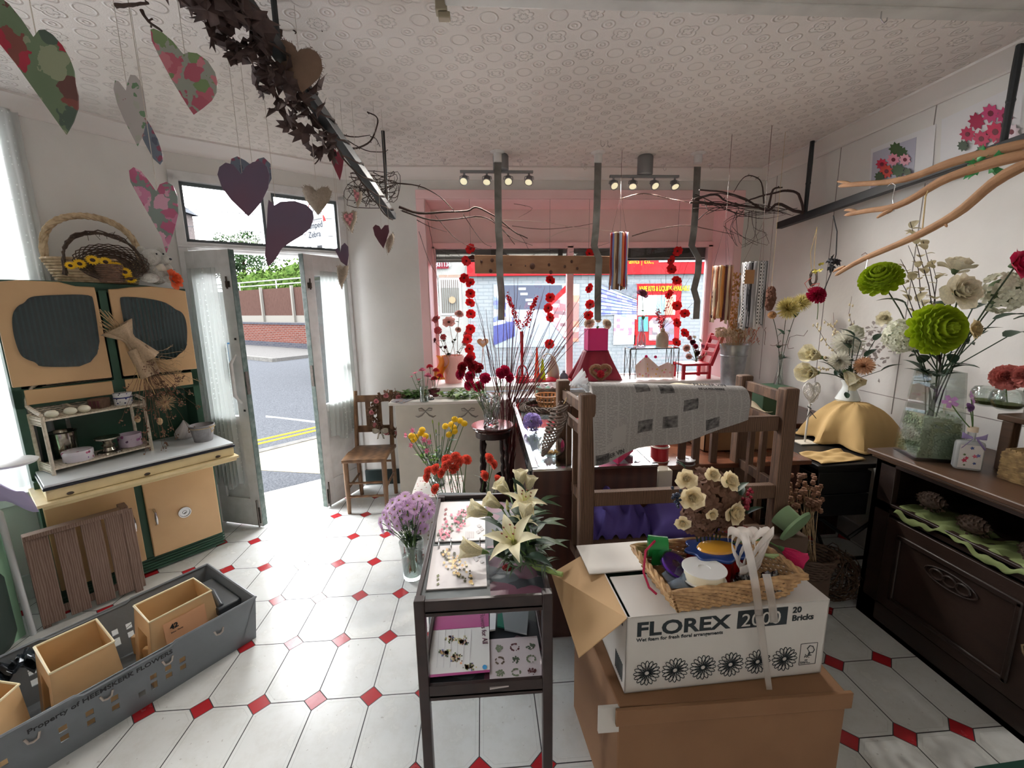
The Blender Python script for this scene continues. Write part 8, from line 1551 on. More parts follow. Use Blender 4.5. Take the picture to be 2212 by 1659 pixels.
# ---- flower vessels on the floor ----
BTN = bm_('button','yellow_button',(246,204,20),(80,110,50),col2=(236,184,10),transl=.1)
cy_ = V_((-.33,2.72,.42)); b = B(); b.box(-.48,-.16,2.52,2.86,0,.42); single('patterned_box', b, floral('rose_sprig_print',(222,216,210),[(190,90,96),(170,110,110),(150,140,110)],34,.22), 'white box with a small red sprig print on the floor before the counter', 'box', bev=.004)
vase('glass_vase', [(.05,0),(.055,.02),(.06,.16),(.072,.20)], cy_, 'glass vase of yellow button flowers and pink lilies on the patterned box', .2, water=.6)
for grp, L_ in (('left cluster of yellow button flowers',((912,929),(909,936),(889,942),(898,944),(919,942),(894,950))),('right cluster of yellow button flowers',((982,906),(994,909),(1003,915),(962,921),(975,917),(980,924),(970,939),(982,932)))):
    for (u, v) in L_: flower(cy_+V_((U_(-.02,.02),U_(-.02,.02),.02)), wy(u,v,2.62+U_(-.03,.03)), BTN, .0215, 'yellow button flower in the '+grp.split(' of ')[0], grp, 'button_flower', leaves=1, lk='d', ll=.05, face=(U_(-.3,.3),-.8,.8))
for i, (u, v) in enumerate(((915,950),(890,962),(920,974),(879,940),(925,955),(893,930))): flower(cy_+V_((U_(-.02,.02),-.01,.03)), wy(u,v,2.58), ALS, .024, 'pink alstroemeria among the yellow button flowers', 'pink alstroemerias', 'alstroemeria', leaves=2, lk='b', ll=.06, face=((u-905)/20,-1,.3))
for i, (u, v) in enumerate(((942,935),(930,945),(948,920),(935,915),(955,950))): flower(cy_+V_((0,0,.04)), wy(u,v,2.66), bm_('bud','green_bud',(150,176,90)), .022, 'green bud stem between the two clusters of yellow button flowers', 'green bud stems', 'bud_stem', leaves=3, lk='b' if i%2 else 'd', ll=.06)
cc_ = V_((-.10,2.12,0)); t = thing('flower_bucket', 'clear-rimmed bucket of coral carnations standing behind the trolley', 'bucket', cc_); b = B(); b.lathe([(0,0),(.09,0),(.12,.50),(.124,.505),(.116,.50),(.086,.01),(0,.01)], cc_, 30); ob('bucket', b, mat('clear_plastic',(200,206,206),.2,trans=.6), t)
for i, (u, v) in enumerate(((963,992),(983,986),(991,994),(1008,992),(963,1005),(980,1012),(925,1018),(923,1030),(953,1021),(940,1013),(940,1056),(1057,990),(1066,1002),(1047,1027),(1076,1037),(970,999),(988,1004))):
    flower(cc_+V_((U_(-.05,.05),U_(-.05,.05),.10)), wy(u,v,2.08+U_(-.05,.08)), CORAL, .031 if i < 15 else .024, 'coral carnation in the bucket behind the trolley', 'coral carnations', 'carnation', leaves=2, lk='n', ll=.08, face=((u-995)/40,-.5,.8))
cg = pz(893,1244,0); zt3 = zv(890,1168,cg); vase('glass_vase', [(.055,0),(.058,.02),(.062,zt3*.6),(.072,zt3)], cg, 'glass vase of lilac chrysanthemums on the floor left of the trolley', zt3, water=.7)
LIL = bm_('daisy','lilac_daisy',(228,196,228),(150,150,80),col2=(212,172,216))
lp_ = [(875,1072),(862,1080),(848,1086),(838,1098),(830,1112),(822,1128),(826,1142),(840,1132),(853,1118),(864,1104),(880,1092),(893,1078),(905,1072),(918,1078),(928,1090),(920,1102),(908,1095),(895,1100),(880,1112),(868,1122),(858,1136),(846,1148),(872,1136),(886,1126),(900,1118),(914,1116),(926,1110),(908,1130),(918,1142),(900,1146),(884,1084),(934,1100),(852,1100),(836,1120),(912,1086),(870,1088)]
for u, v in lp_: flower(cg+V_((U_(-.03,.03),U_(-.03,.03),.04)), wy(u,v,cg.y-.03+U_(-.10,.08)), LIL, .036, 'lilac daisy chrysanthemum in the floor vase', 'lilac chrysanthemums', 'chrysanthemum', leaves=2, lk='d', ll=.045, face=((u-880)/45,-.7,(1115-v)/50+.4), mid=cg+V_((0,0,zt3*1.1)))
# lily spray lying on the trolley
LILY = bm_('lily','ivory_lily',(240,232,196),(126,60,30),third=(196,200,120),col2=(226,214,170)); LBL_ = bm_('bell','ivory_lisianthus',(240,232,200),(100,126,70)); BUD = bm_('bud','ivory_bud',(226,224,170),(110,136,70))
zb_ = .69; sb = pz(1180,1240,zb_+.02); 
def layf(u, v, h, m_, r, lab, g, cat, f, base=(1160,1225)): p = pz(u,v,zb_+h); return flower(pz(base[0],base[1],zb_+.02), p, m_, r, lab, g, cat, leaves=2, lk='d', ll=.10, sr=.003, face=f, mid=pz((u+base[0])/2,(v+base[1])/2,zb_+h*.6), scl=None)
for k, (u, v, h, r, f) in enumerate(((1130,1092,.16,.085,(.2,-.3,1)),(1112,1175,.10,.105,(-.35,-.4,1)),(1128,1135,.12,.06,(.3,.2,.8)))): layf(u,v,h,LILY,r,['open ivory lily highest on the lily spray','largest open ivory lily, nearest on the trolley','half-open ivory lily in the middle of the spray'][k],None,'lily',f)
for (u, v, h, r, f) in ((1125,1052,.16,.034,(0,.2,1)),(1100,1068,.14,.034,(-.6,0,.7)),(1082,1095,.12,.034,(-.8,0,.5)),(1056,1110,.10,.040,(-1,0,.35)),(1045,1192,.06,.040,(-1,.1,.2)),(1135,1130,.13,.036,(.1,.3,1)),(1140,1060,.15,.03,(.3,.2,1))): layf(u,v,h,LBL_,r,'ivory half-open flower on the lily spray lying on the trolley','ivory half-open flowers','lisianthus',f)
for (u, v, h, f) in ((1113,1060,.15,(0,.1,1)),(1098,1105,.13,(-.1,.2,1)),(1078,1165,.07,(-.5,.6,.5))): layf(u,v,h,BUD,.035,'ivory bud on the lily spray','ivory buds','lily_bud',f)
t = thing('spray_stem', 'thick green stem bundle with grassy leaves at the near end of the lily spray', 'foliage', sb); b = B(); b.tube([pz(1215,1241,zb_+.025),pz(1160,1228,zb_+.02),pz(1110,1190,zb_+.03)], [.008,.007,.005], 8); b.tube([pz(1200,1234,zb_+.022),pz(1150,1215,zb_+.03)], [.006,.004], 6); ob('stem', b, mat('pale_green_stem',(150,176,100),.5), t)
b = B()
for i in range(120): p = pz(U_(1085,1180),U_(1175,1225),zb_+U_(.01,.06)); b.M = TR(p)@Qn((0,0,1),U_(0,6.28)).to_matrix().to_4x4(); b.petal(U_(.04,.09),.007,U_(10,50),-20,0,0,0,4,2,.2,0,1)
for i in range(16): p = pz(U_(1100,1175),U_(1080,1235),zb_+U_(.02,.08)); b.M = TR(p)@Qn((0,0,1),U_(-.6,2.2)).to_matrix().to_4x4(); b.petal(U_(.09,.13),.03,U_(5,30),-15,0,0,0,5,4,.2,0,1)
b.M = Matrix(); ob('leaf', b, mat('grey_green_leaf',(84,104,74),.5,var=.7,vscale=20,col2=(50,72,48)), t)['kind'] = 'stuff'
b = B(); p = pz(1098,1226,zb_+.03); b.ball(p,(.022,.012,.012),12,8); single('red_bottlebrush', b, mat('brush_red',(140,24,28),.8,bump=1,bscale=300), 'small red brush-like flower at the near end of the lily spray', 'flower')
# ================= RIGHT SIDE =================
OAK = mat('dark_oak', (46,32,26), .45, wood=True, var=.6, vscale=3, col2=(30,20,17), stretch=(5,.8,5), bump=.08, bscale=60); OAKT = mat('oak_top', (92,66,48), .4, wood=True, var=.7, vscale=3, col2=(62,44,34), stretch=(6,.7,6)); BLK = mat('black_lacquer', (16,15,16), .4)
SX0, SX1, SY0, SY1, SZ = 1.90, 2.43, .35, 1.87, .865
t = thing('sideboard', 'dark carved oak sideboard along the right wall in the foreground', 'sideboard', (2.16,1.1,0))
b = B(); b.box(SX0,SX1,SY0,SY1,.0,.03); b.box(SX0,SX0+.03,SY0,SY1,0,.12); b.box(SX0,SX1,SY1-.03,SY1,0,SZ-.03); b.box(SX0,SX1,SY0,SY0+.03,0,SZ-.03); b.box(SX1-.02,SX1,SY0,SY1,0,SZ-.03); b.box(SX0,SX1,SY0,SY1,.60,.62); b.box(SX0,SX0+.03,1.10,1.16,0,SZ-.03); b.box(SX0,SX0+.03,SY1-.10,SY1,0,SZ-.03); b.box(SX0,SX0+.03,SY0,SY1,SZ-.06,SZ-.03); b.box(SX0,SX0+.03,SY0,SY1,.58,.63); b.box(SX0,SX0+.03,SY0,1.10,.12,SZ-.03); ob('carcass', b, OAK, t, bev=.003)
b = B(); b.box(SX0-.03,SX1,SY0-.03,SY1+.03,SZ-.025,SZ); b.box(SX0-.015,SX1,SY0-.02,SY1+.015,SZ-.04,SZ-.025); ob('top', b, OAKT, t, bev=.006)
for (y0, y1) in ((1.17,1.76),(.50,1.09)):
    b = B(); b.box(SX0-.012,SX0+.006,y0,y1,.13,.57); d = ob('door', b, OAK, t, bev=.003); b = B()
    for (a0,a1,z0,z1) in ((y0+.06,y1-.06,.49,.515),(y0+.06,y1-.06,.18,.20),(y0+.06,y0+.08,.18,.51),(y1-.08,y1-.06,.18,.51)): b.box(SX0-.022,SX0-.012,a0,a1,z0,z1)
    ob('moulding', b, OAK, d, bev=.005)
    b = B(); ym = (y0+y1)/2
    for k in (-1,0,1): b.tube([(SX0-.016,ym+k*.05+.026*cos(a),.435+.020*sin(a)) for a in np.linspace(0,2*PI,14)], .005, 5, False)
    b.tube([(SX0-.016,ym+.10*cos(a),.435+.035*sin(a)) for a in np.linspace(0,2*PI,26)], .004, 5, False); ob('carving', b, OAK, d)
    b = B(); yk = y0+.025; b.tube([(SX0-.014,yk,.38),(SX0-.03,yk+.008,.37),(SX0-.032,yk,.35),(SX0-.028,yk-.008,.335)], .004, 6); b.ball((SX0-.014,yk,.38),(.004,.012,.016),8,6); ob('handle', b, mat('dull_brass',(120,104,80),.35,.8), d)
b = B(); b.box(2.16,SX1,SY0,1.62,1.075,1.10); b.box(2.16,2.20,1.56,1.60,SZ,1.075); ob('raised_shelf', b, OAKT, t, bev=.004); b = B(); b.box(SX1-.02,SX1,SY0,1.62,SZ,1.075); ob('backboard', b, OAK, t)
b = B(); b.grid(lambda u,v: V_((SX0-.012-.03*sin(v*3.1)*(1 if v < .3 else .3)+.20*v, 1.74-.55*u, .632+.006*sin(u*37+v*5)+.004*sin(u*61-v*9)+.01*v*sin(u*9)-(.030*(1-v*4) if v < .25 else 0)*(1+.6*sin(u*11)))), 50, 12); single('green_cloth', b, mat('sage_cloth',(112,124,76),.8,var=.5,vscale=8,col2=(84,98,56)), 'crumpled sage green cloth lining the open shelf of the sideboard', 'cloth', solid=.002)
CONE = mat('pine_cone', (78,60,48), .8, var=.6, vscale=60, col2=(48,36,30))
for k, (y, z) in enumerate(((1.66,.69),(1.49,.665),(1.28,.665))):
    b = B(); c = V_((SX0+.07,y,z)); b.ball(c,(.028,.05,.028),10,8)
    for i in range(80): f = i/80; a = i*2.4; r = .034*sin(PI*(.08+.86*f)); p = c+V_((r*cos(a),-.055+.11*f,r*sin(a))); b.M = TR(p)@qdir((cos(a),-.5,sin(a))).to_matrix().to_4x4(); b.petal(.018,.016,70,40,0,0,0,2,2,.4,0,.5); b.M = Matrix()
    single('pine_cone', b, CONE, ('farthest','middle','nearest')[k]+' of the pine cones on the green cloth in the sideboard', 'pine cone', 'pine cones')
# big tapered glass vase with beads
cg2 = V_((2.03,1.76,SZ)); M0 = TR(cg2)@Matrix.Rotation(-.35,4,'Z'); t = thing('glass_vase', 'big square tapered glass vase of green beads and artificial flowers on the sideboard', 'vase', cg2)
def taper(w0, w1, z0, z1, o=0): return [(-w0,-w0,z0),(w0,-w0,z0),(w0,w0,z0),(-w0,w0,z0),(-w1,-w1,z1),(w1,-w1,z1),(w1,w1,z1),(-w1,w1,z1)]
b = B(); b.M = M0; b.add(taper(.088,.062,0,.40), [(0,3,2,1),(0,1,5,4),(1,2,6,5),(2,3,7,6),(3,0,4,7)]); b.add(taper(.082,.057,.012,.40), [(0,1,2,3),(4,5,1,0),(5,6,2,1),(6,7,3,2),(7,4,0,3)]); b.add([taper(.088,.062,0,.40)[i] for i in (4,5,6,7)]+[taper(.082,.057,.012,.4)[i] for i in (4,5,6,7)], [(0,1,5,4),(1,2,6,5),(2,3,7,6),(3,0,4,7)]); ob('glass', b, GL, t, smooth=False)
b = B(); b.M = M0
for i in range(700): z = U_(.02,.20); w_ = .076-.05*z; f = R.randrange(4); u = U_(-w_,w_); x, y = ((u,-w_),(u,w_),(-w_,u),(w_,u))[f]; b.ball((x,y,z),.0065,5,4)
b.add(taper(.074,.066,.014,.195), [(0,3,2,1),(4,5,6,7),(0,1,5,4),(1,2,6,5),(2,3,7,6),(3,0,4,7)]); ob('bead', b, mat('green_glass_bead',(150,166,136),.1,coat=.5), t)['kind'] = 'stuff'
GRN = bm_('pom','lime_green',(164,186,36),(90,120,50),col2=(140,166,30)); IVR = bm_('rose','ivory_rose',(238,230,206),(84,104,66)); IHY = bm_('hyd','ivory_hydrangea',(228,228,206),(96,116,80)); MAG = bm_('rose','magenta_rose',(200,40,84),(70,90,56)); PCH = bm_('spider','peach_spider',(232,186,150),(70,84,60)); WHM = bm_('spider','white_mum',(240,238,226),(90,110,70)); YLW = bm_('spider','pale_yellow_mum',(240,228,160),(60,80,56))
def vf(u, v, y, m_, r, lab, f, lk='d', n=3, ll=.09, base=cg2, bz=.10, **k): return flower(base+V_((U_(-.03,.03),U_(-.03,.03),bz)), py(u,v,y), m_, r, lab, None, k.pop('name','artificial_flower'), leaves=n, lk=lk, ll=ll, sr=.003, face=f, sm=STEMD, mid=base+V_((0,0,.42)), **k)
vf(2018,712,1.52,GRN,.098,'large lime green pompom dahlia in front of the big glass vase',(-.1,-1,.15),n=2)
vf(1903,605,1.80,GRN,.082,'smaller lime green dahlia tilted up at the upper left of the big vase',(-.7,-.4,.7))
vf(2072,632,1.62,IVR,.085,'big ivory rose above the large green dahlia',(-.1,-1,.3))
vf(2165,632,1.60,IHY,.088,'ivory hydrangea at the right of the big ivory rose',(.3,-1,.2))
vf(2065,580,1.78,IVR,.075,'ivory rose seen from the side at the back of the big vase',(.3,0,1))
vf(2195,572,1.50,MAG,.062,'deep pink rose cut by the right edge of the photo',(.2,-1,.2))
vf(1950,725,1.74,IHY,.080,'ivory hydrangea left of the large green dahlia',(-.7,-.7,.1))
vf(1912,688,1.85,bm_('rose','cream_bud_rose',(236,228,200),(60,80,56)),.040,'small cream rose at the far left of the big vase',(-1,-.3,.3))
vf(2100,712,1.56,bm_('rose','beige_rose',(206,186,140),(90,100,70)),.045,'small beige rose beside the large green dahlia',(.4,-1,.1))
for k, (u, v, y) in enumerate(((1972,478,1.9),(1965,530,1.9),(1948,560,1.85),(1998,520,1.9),(1930,585,1.88),(2012,560,1.85))):
    e = py(u,v,y); t = thing('silver_dollar_branch', 'branch of pale papery round leaves rising from the big glass vase', 'branch', cg2+V_((0,0,.1)), 'papery leaf branches'); m1_ = cg2+V_((0,0,.42)); pts = [cg2+V_((0,0,.08)),m1_]+[m1_.lerp(e,f)+V_((U_(-.012,.012),U_(-.01,.01),0)) for f in (.3,.55,.8,1)]; b = B(); b.tube(pts, [.003,.0028,.0024,.002,.0016,.001], 5); ob('stem', b, mat('black_brown_stem',(52,42,40),.7), t)
    for i in range(9): f = U_(.25,1)*3; j = int(min(f,2.99)); p = pts[2+j].lerp(pts[3+j] if j < 3 else pts[5],f-j); inst('leaf', leafm('papery',mat('papery_leaf',(214,204,170),.6,transl=.3,var=.3),w=.8,point=.3), t, p, Qn((0,0,1),U_(0,6.28))@Qn((0,1,0),-U_(-.2,1.2)), U_(.025,.05))
b = B()
for (u, v, s_, a) in ((1955,655,.10,2.6),(2100,668,.12,.1),(2150,690,.12,-.3),(2175,728,.12,.2),(2000,775,.10,3.3),(2110,725,.09,.4),(2035,660,.09,1.2),(2190,690,.1,-.8)): b.M = TR(py(u,v,1.70))@Qn((0,0,1),a).to_matrix().to_4x4()@Qn((0,1,0),-.3).to_matrix().to_4x4(); b.petal(s_,s_*.5,20,-30,0,0,0,5,4,.25,0,1); b.M = Matrix()
for (u, v) in ((1955,655),(2100,668),(2150,690),(2175,728),(2000,775)): b.tube([cg2+V_((0,0,.38)),py(u,v,1.70)], .0025, 5)
single('dark_foliage', b, LFD, 'dark green artificial leaves filling the big glass vase', 'foliage')
# perfume-style bottle with purple flowers
cb2 = V_((2.035,1.60,SZ)); t = thing('decorated_bottle', 'square glass bottle with butterfly and foxglove print and lilac bow on the sideboard', 'bottle', cb2); MBt = TR(cb2)@Matrix.Rotation(-.55,4,'Z')
b = B(); b.M = MBt; b.box(-.045,.045,-.022,.022,0,.125); ob('glass', b, mat('frosted_glass',(222,226,226),.15,trans=.45), t, bev=.012)
b = B(); b.M = MBt; b.lathe([(.014,.12),(.013,.165),(.018,.17)], (0,0,0), 16); ob('neck', b, GL, t); b = B(); b.M = MBt; b.lathe([(.0,.165),(.017,.165),(.017,.185),(0,.187)], (0,0,0), 16); ob('stopper', b, mat('cream_stopper',(214,196,170),.6), t)
b = B(); b.M = MBt; b.box(-.036,.036,-.0245,-.0235,.012,.112); ob('label', b, mat('label_white',(226,224,222),.5), t)
for (x, z, s_, cc) in ((-.018,.045,.011,(206,70,104)),(-.012,.056,.008,(206,70,104)),(-.02,.07,.006,(96,120,80)),(.012,.066,.010,(214,110,130)),(.022,.070,.009,(110,120,180)),(.0,.10,.008,(70,90,150)),(.014,.035,.007,(70,90,150)),(-.016,.025,.005,(90,120,80))):
    b = B(); b.M = MBt@TR((x,-.0248,z))@Matrix.Rotation(PI/2,4,'X'); b.prism([(s_*(1 if j%2 else .5)*cos(PI*j/5),s_*(1 if j%2 else .5)*sin(PI*j/5)) for j in range(10)], 0, .0004); ob('flower_print', b, mat('print_%d_%d_%d'%cc,cc,.5), t, smooth=False)
b = B(); b.M = MBt
for s_ in (-1,1): b.grid(lambda u,v: (s_*(.004+.034*u),-.024-.008*sin(u*3),.145+.016*(v-.5)*(.4+1.3*u)+.008*u), 6, 3); b.grid(lambda u,v: (s_*(.006+.03*u)+.006*v,-.026,.14-.045*u+.004*v), 6, 2)
ob('bow', b, sheer('lilac_organza',(176,160,206),.75), t, solid=.0008)
for k, (u, v, r) in enumerate(((2052,868,.028),(2098,860,.030),(2095,880,.02))): flower(cb2+V_((0,0,.17)), py(u,v,1.60), bm_('tiny','mauve_phlox',(190,140,196),(226,210,214)) if k < 2 else bm_('carn','lilac_statice',(146,104,156)), r, ('left mauve flower in the decorated bottle','right mauve flower in the decorated bottle','frilled purple flower at the stopper of the decorated bottle')[k], None, 'mauve_flower', leaves=0, face=((u-2075)/40,-1,.4))
b = B(); SGR = mat('seagrass',(150,124,82),.8,var=.9,vscale=40,col2=(104,82,54)); x0, x1, y0, y1 = 2.06, 2.36, 1.10, 1.50
for k in range(9):
    z = SZ+.008+k*.0125; P_ = [(x0,y0),(x1,y0),(x1,y1),(x0,y1),(x0,y0)]; pts = [V_((P_[i][0]+(P_[i+1][0]-P_[i][0])*j/16+(.003 if (j+k)%2 else -.003),P_[i][1]+(P_[i+1][1]-P_[i][1])*j/16+(.003 if (j+k)%2 else -.003),z)) for i in range(4) for j in range(16)]; b.tube(pts+[pts[0]], .0085, 5, False)
for j in range(22): b.tube([(x0,y0+.018*j+.01,SZ+.12),(x1,y0+.018*j+.01,SZ+.12)], .010, 5)
single('seagrass_box', b, SGR, 'woven seagrass box on the sideboard at the right edge', 'basket')
for k, (u, v) in enumerate(((2127,868),(2172,868))):
    p = px(u,v,2.26); c = V_((2.27,p.y,1.10)); vase('glass_bowl', [(.03,0),(.048,.012),(.06,.04),(.055,.07),(.046,.085)], c, ('farther','nearer')[k]+' round glass bowl on the raised shelf of the sideboard', .085, water=0); b = B(); b.lathe([(0,.008),(.04,.010),(.052,.026),(0,.03)], c, 20); single('moss_layer', b, mat('moss_green',(96,104,62),.9,bump=.6), 'green moss in the '+('farther','nearer')[k]+' glass bowl', 'moss')
c = px(2175,815,2.24); flower(V_((2.27,c.y,1.12)), c, bm_('peony','coral_peony',(206,120,112),(90,90,56)), .058, 'coral pink peony in the nearer glass bowl', None, 'peony', leaves=1, lk='d', face=(-1,-.6,.3))
c = px(2215,812,2.24); flower(V_((2.27,c.y,1.12)), c, bm_('peony','coral_peony',(206,120,112),(90,90,56)), .05, 'coral peony cut by the right edge of the photo', None, 'peony', leaves=1, lk='d', face=(-1,-.2,.3))
# treadle table with drape
t = thing('treadle_table', 'black cast-iron and wood treadle table with carved drawers left of the sideboard', 'table', (1.95,2.2,0)); TX, TYa, TYb = 1.63, 1.90, 2.52
b = B(); b.box(TX,2.30,TYa,TYb,.755,.78); ob('top', b, BLK, t, bev=.005)
for z0 in (.62,.50):
    b = B(); b.box(TX+.02,TX+.30,TYa+.015,TYa+.20,z0,z0+.115); d = ob('drawer', b, BLK, t, bev=.004); b = B(); b.box(TX+.012,TX+.02,TYa+.03,TYa+.185,z0+.012,z0+.10); ob('panel', b, mat('black_relief',(26,24,25),.35), d, bev=.003); b = B(); b.tube([(TX+.010,TYa+.108+.035*cos(a)*abs(cos(a)),z0+.056+.026*sin(a)) for a in np.linspace(0,2*PI,20)], .003, 5, False); b.ball((TX+.010,TYa+.108,z0+.056),(.004,.012,.010),8,5); ob('carving', b, mat('black_relief',(26,24,25),.35), d)
b = B(); b.box(TX+.02,TX+.28,TYa+.02,TYb-.02,.70,.755); b.box(TX+.02,TX+.26,TYa+.24,TYb-.04,.58,.72); ob('apron', b, BLK, t)
for y in (TYa+.10,TYb-.08): b = B(); b.tube([(TX+.15,y,.60),(TX+.08,y,.40),(TX+.16,y,.22),(TX+.05,y,0)], .014, 7); b.tube([(TX+.45,y,.74),(TX+.52,y,.40),(TX+.44,y,.22),(TX+.55,y,0)], .014, 7); b.tube([(TX+.10,y,.20),(TX+.50,y,.20)], .010, 6); b.tube([(TX+.12,y,.45),(TX+.3,y,.32),(TX+.48,y,.45)], .010, 6); ob('iron_leg', b, BLK, t)
TAN = mat('ochre_cloth',(190,158,104),.8,var=.25,vscale=5,col2=(170,138,88)); cx_, cy2 = 2.115, 2.27
def tan(u, v):
    a = 2*PI*u; r = v; zz = .785+.215*max(0,1-(max(0,r-.22)/.72)**1.7)**.75; g = 1-2*abs(sin(a*3.5+.7*sin(a*2)+.6)); fold = .042*g*r*r; x = cx_+(.235*r+fold)*cos(a); y = cy2+(.27*r+fold)*sin(a)
    return V_((x, y, max(.785, zz+.010*g*r*sin(r*5))+.004*sin(a*9+r*6)**2))
b = B(); b.grid(tan, 80, 14); o = single('ochre_cloth', b, TAN, 'ochre cloth draped over a riser on the black treadle table', 'cloth', solid=.003)
b = B(); b.grid(lambda u,v: V_((TX+.02+.26*v+.01*sin(u*7),1.93-.02+.16*u+.03*v,.787+.006*sin(u*14)*sin(v*9))), 20, 14); ob('front_fold', b, TAN, o, solid=.003)
wv = V_((2.13,2.33,.997)); lathe_thing('white_vase', [(0,0),(.055,0),(.062,.012),(.05,.04),(.034,.075),(.033,.10),(.044,.118),(.046,.128),(.036,.124),(.026,.09),(0,.08)], wv, mat('white_ceramic',(222,228,226),.25), 'white ceramic vase of white artificial flowers on the ochre cloth', 'vase')
def wf_(u, v, y, m_, r, lab, f, **k): return vf(u,v,y,m_,r,lab,f,base=wv,bz=.06,**k)
def vf(u, v, y, m_, r, lab, f, lk='d', n=3, ll=.09, base=cg2, bz=.10, **k): return flower(base+V_((U_(-.015,.015),U_(-.015,.015),bz)), py(u,v,y), m_, r, lab, k.pop('group',None), k.pop('name','artificial_flower'), leaves=n, lk=lk, ll=ll, sr=.003, face=f, sm=STEMD, mid=base+V_((0,0,.16 if base == wv else .42)), **k)
wf_(1830,740,2.28,WHM,.082,'large white chrysanthemum in the white vase',(-.5,-1,.2)); wf_(1812,778,2.22,WHM,.06,'white chrysanthemum just under the largest one',(-.6,-.9,-.2)); wf_(1868,790,2.15,PCH,.052,'peach pink spider flower facing left',(-.9,-.6,0))
wf_(1772,772,2.25,LBL_,.052,'white lisianthus leaning left, upper',(-1,-.2,.3)); wf_(1765,805,2.25,LBL_,.056,'white lisianthus leaning left, lower',(-1,-.3,.1)); wf_(1825,802,2.2,LBL_,.05,'white tulip-like flower over the rim of the white vase',(.1,-.6,-.5)); wf_(1845,720,2.3,IHY,.05,'small white hydrangea behind the chrysanthemums',(-.2,-1,.5))
for k, (u, v) in enumerate(((1840,640),(1780,690),(1735,745),(1758,700),(1800,675),(1730,790))):
    e = py(u,v,2.35); t = thing('blossom_branch', 'thin brown branch with tiny cream buds in the white vase', 'branch', wv+V_((0,0,.08)), 'budded branches'); m1_ = wv+V_((0,0,.18)); pts = wig(m1_,e,5,.012); b = B(); b.tube([wv+V_((0,0,.06))]+pts, [.0025,.0024,.002,.0018,.0015,.0012,.0008], 5); ob('stem', b, MID, t); b = B()
    for i in range(16): f = U_(1,4.9); j = int(f); b.ball(pts[j].lerp(pts[min(j+1,5)],f-j)+V_([U_(-.012,.012) for _ in range(3)]),(.005,.005,.009),6,4)
    ob('bud', b, mat('cream_bud',(226,212,176),.6), t)['kind'] = 'stuff'
b = B()
for (u, v, s_, a) in ((1845,725,.09,2.9),(1860,740,.10,2.2),(1890,735,.08,.5),(1835,752,.08,3.5),(1870,770,.09,.2),(1905,800,.09,-.6),(1800,795,.08,2.6),(1830,860,.06,1)): b.M = TR(py(u,v,2.16))@Qn((0,0,1),a).to_matrix().to_4x4()@Qn((0,1,0),-.5).to_matrix().to_4x4(); b.petal(s_,s_*.45,20,-20,0,0,0,5,4,.25,0,1); b.M = Matrix(); b.tube([wv+V_((0,0,.12)),py(u,v,2.16)], .002, 4)
single('dark_foliage', b, LFD, 'dark green leaves among the white flowers of the white vase', 'foliage')
b = B()
for _ in range(120): p = py(R.gauss(1868,28),R.gauss(748,26),2.42); b.M = TR(p)@Qn((R.gauss(0,1),R.gauss(0,1),R.gauss(0,1),R.gauss(0,1))).normalized().to_matrix().to_4x4(); b.petal(.026,.022,10,-10,0,0,0,2,2,.2,0,.3)
b.M = Matrix(); b.tube([wv+V_((0,0,.12)),py(1868,748,2.42)], .002, 4); tag(single('pale_eucalyptus', b, mat('silver_leaf',(196,188,186),.6,transl=.3), 'cloud of pale silvery eucalyptus leaves behind the white vase flowers', 'foliage'), None, None, kind=None)
# wicker heart on a stick
hb_ = pz(1738,955,.785); hc = py(1752,850,hb_.y); t = thing('wicker_heart', 'white wicker heart on a stick standing on the treadle table', 'ornament', V_((hb_.x,hb_.y,.785))); WHW = mat('white_painted_wicker',(226,222,216),.5); b = B(); H_ = [(hc.x+.050*sin(a)**3, hc.z+.01+.060*(13*cos(a)-5*cos(2*a)-2*cos(3*a)-cos(4*a))/16*1.15) for a in np.linspace(0,2*PI,40,endpoint=False)]
for _ in range(70): p, q = R.choice(H_), R.choice(H_); y0_, y1_ = hb_.y+U_(-.018,.018), hb_.y+U_(-.018,.018); b.tube([(p[0],hb_.y,p[1]),((p[0]+q[0])/2,(y0_+y1_)/2-.01,(p[1]+q[1])/2),(q[0],hb_.y,q[1])], .0017, 4)
b.tube([(p[0],hb_.y,p[1]) for p in H_]+[(H_[0][0],hb_.y,H_[0][1])], .003, 5, False); ob('heart', b, WHW, t)
b = B(); b.tube([(hc.x,hb_.y,hc.z-.05),(hb_.x,hb_.y,.785)], .005, 8); ob('stick', b, WHW, t); b = B(); b.tube([(hc.x+.008*cos(a*9),hb_.y+.008*sin(a*9),hc.z-.065-.035*a) for a in np.linspace(0,1,30)], .003, 5); b.tube([(hc.x,hb_.y-.01,hc.z-.10),(hc.x-.03,hb_.y-.02,hc.z-.14)], .002, 4); b.tube([(hc.x,hb_.y-.01,hc.z-.10),(hc.x+.03,hb_.y-.02,hc.z-.14)], .002, 4); ob('cord', b, mat('dark_cord',(56,58,56),.8), t)
b = B(); b.box(hb_.x-.05,hb_.x+.05,hb_.y-.04,hb_.y+.04,.782,.787); ob('base', b, WHC, t)
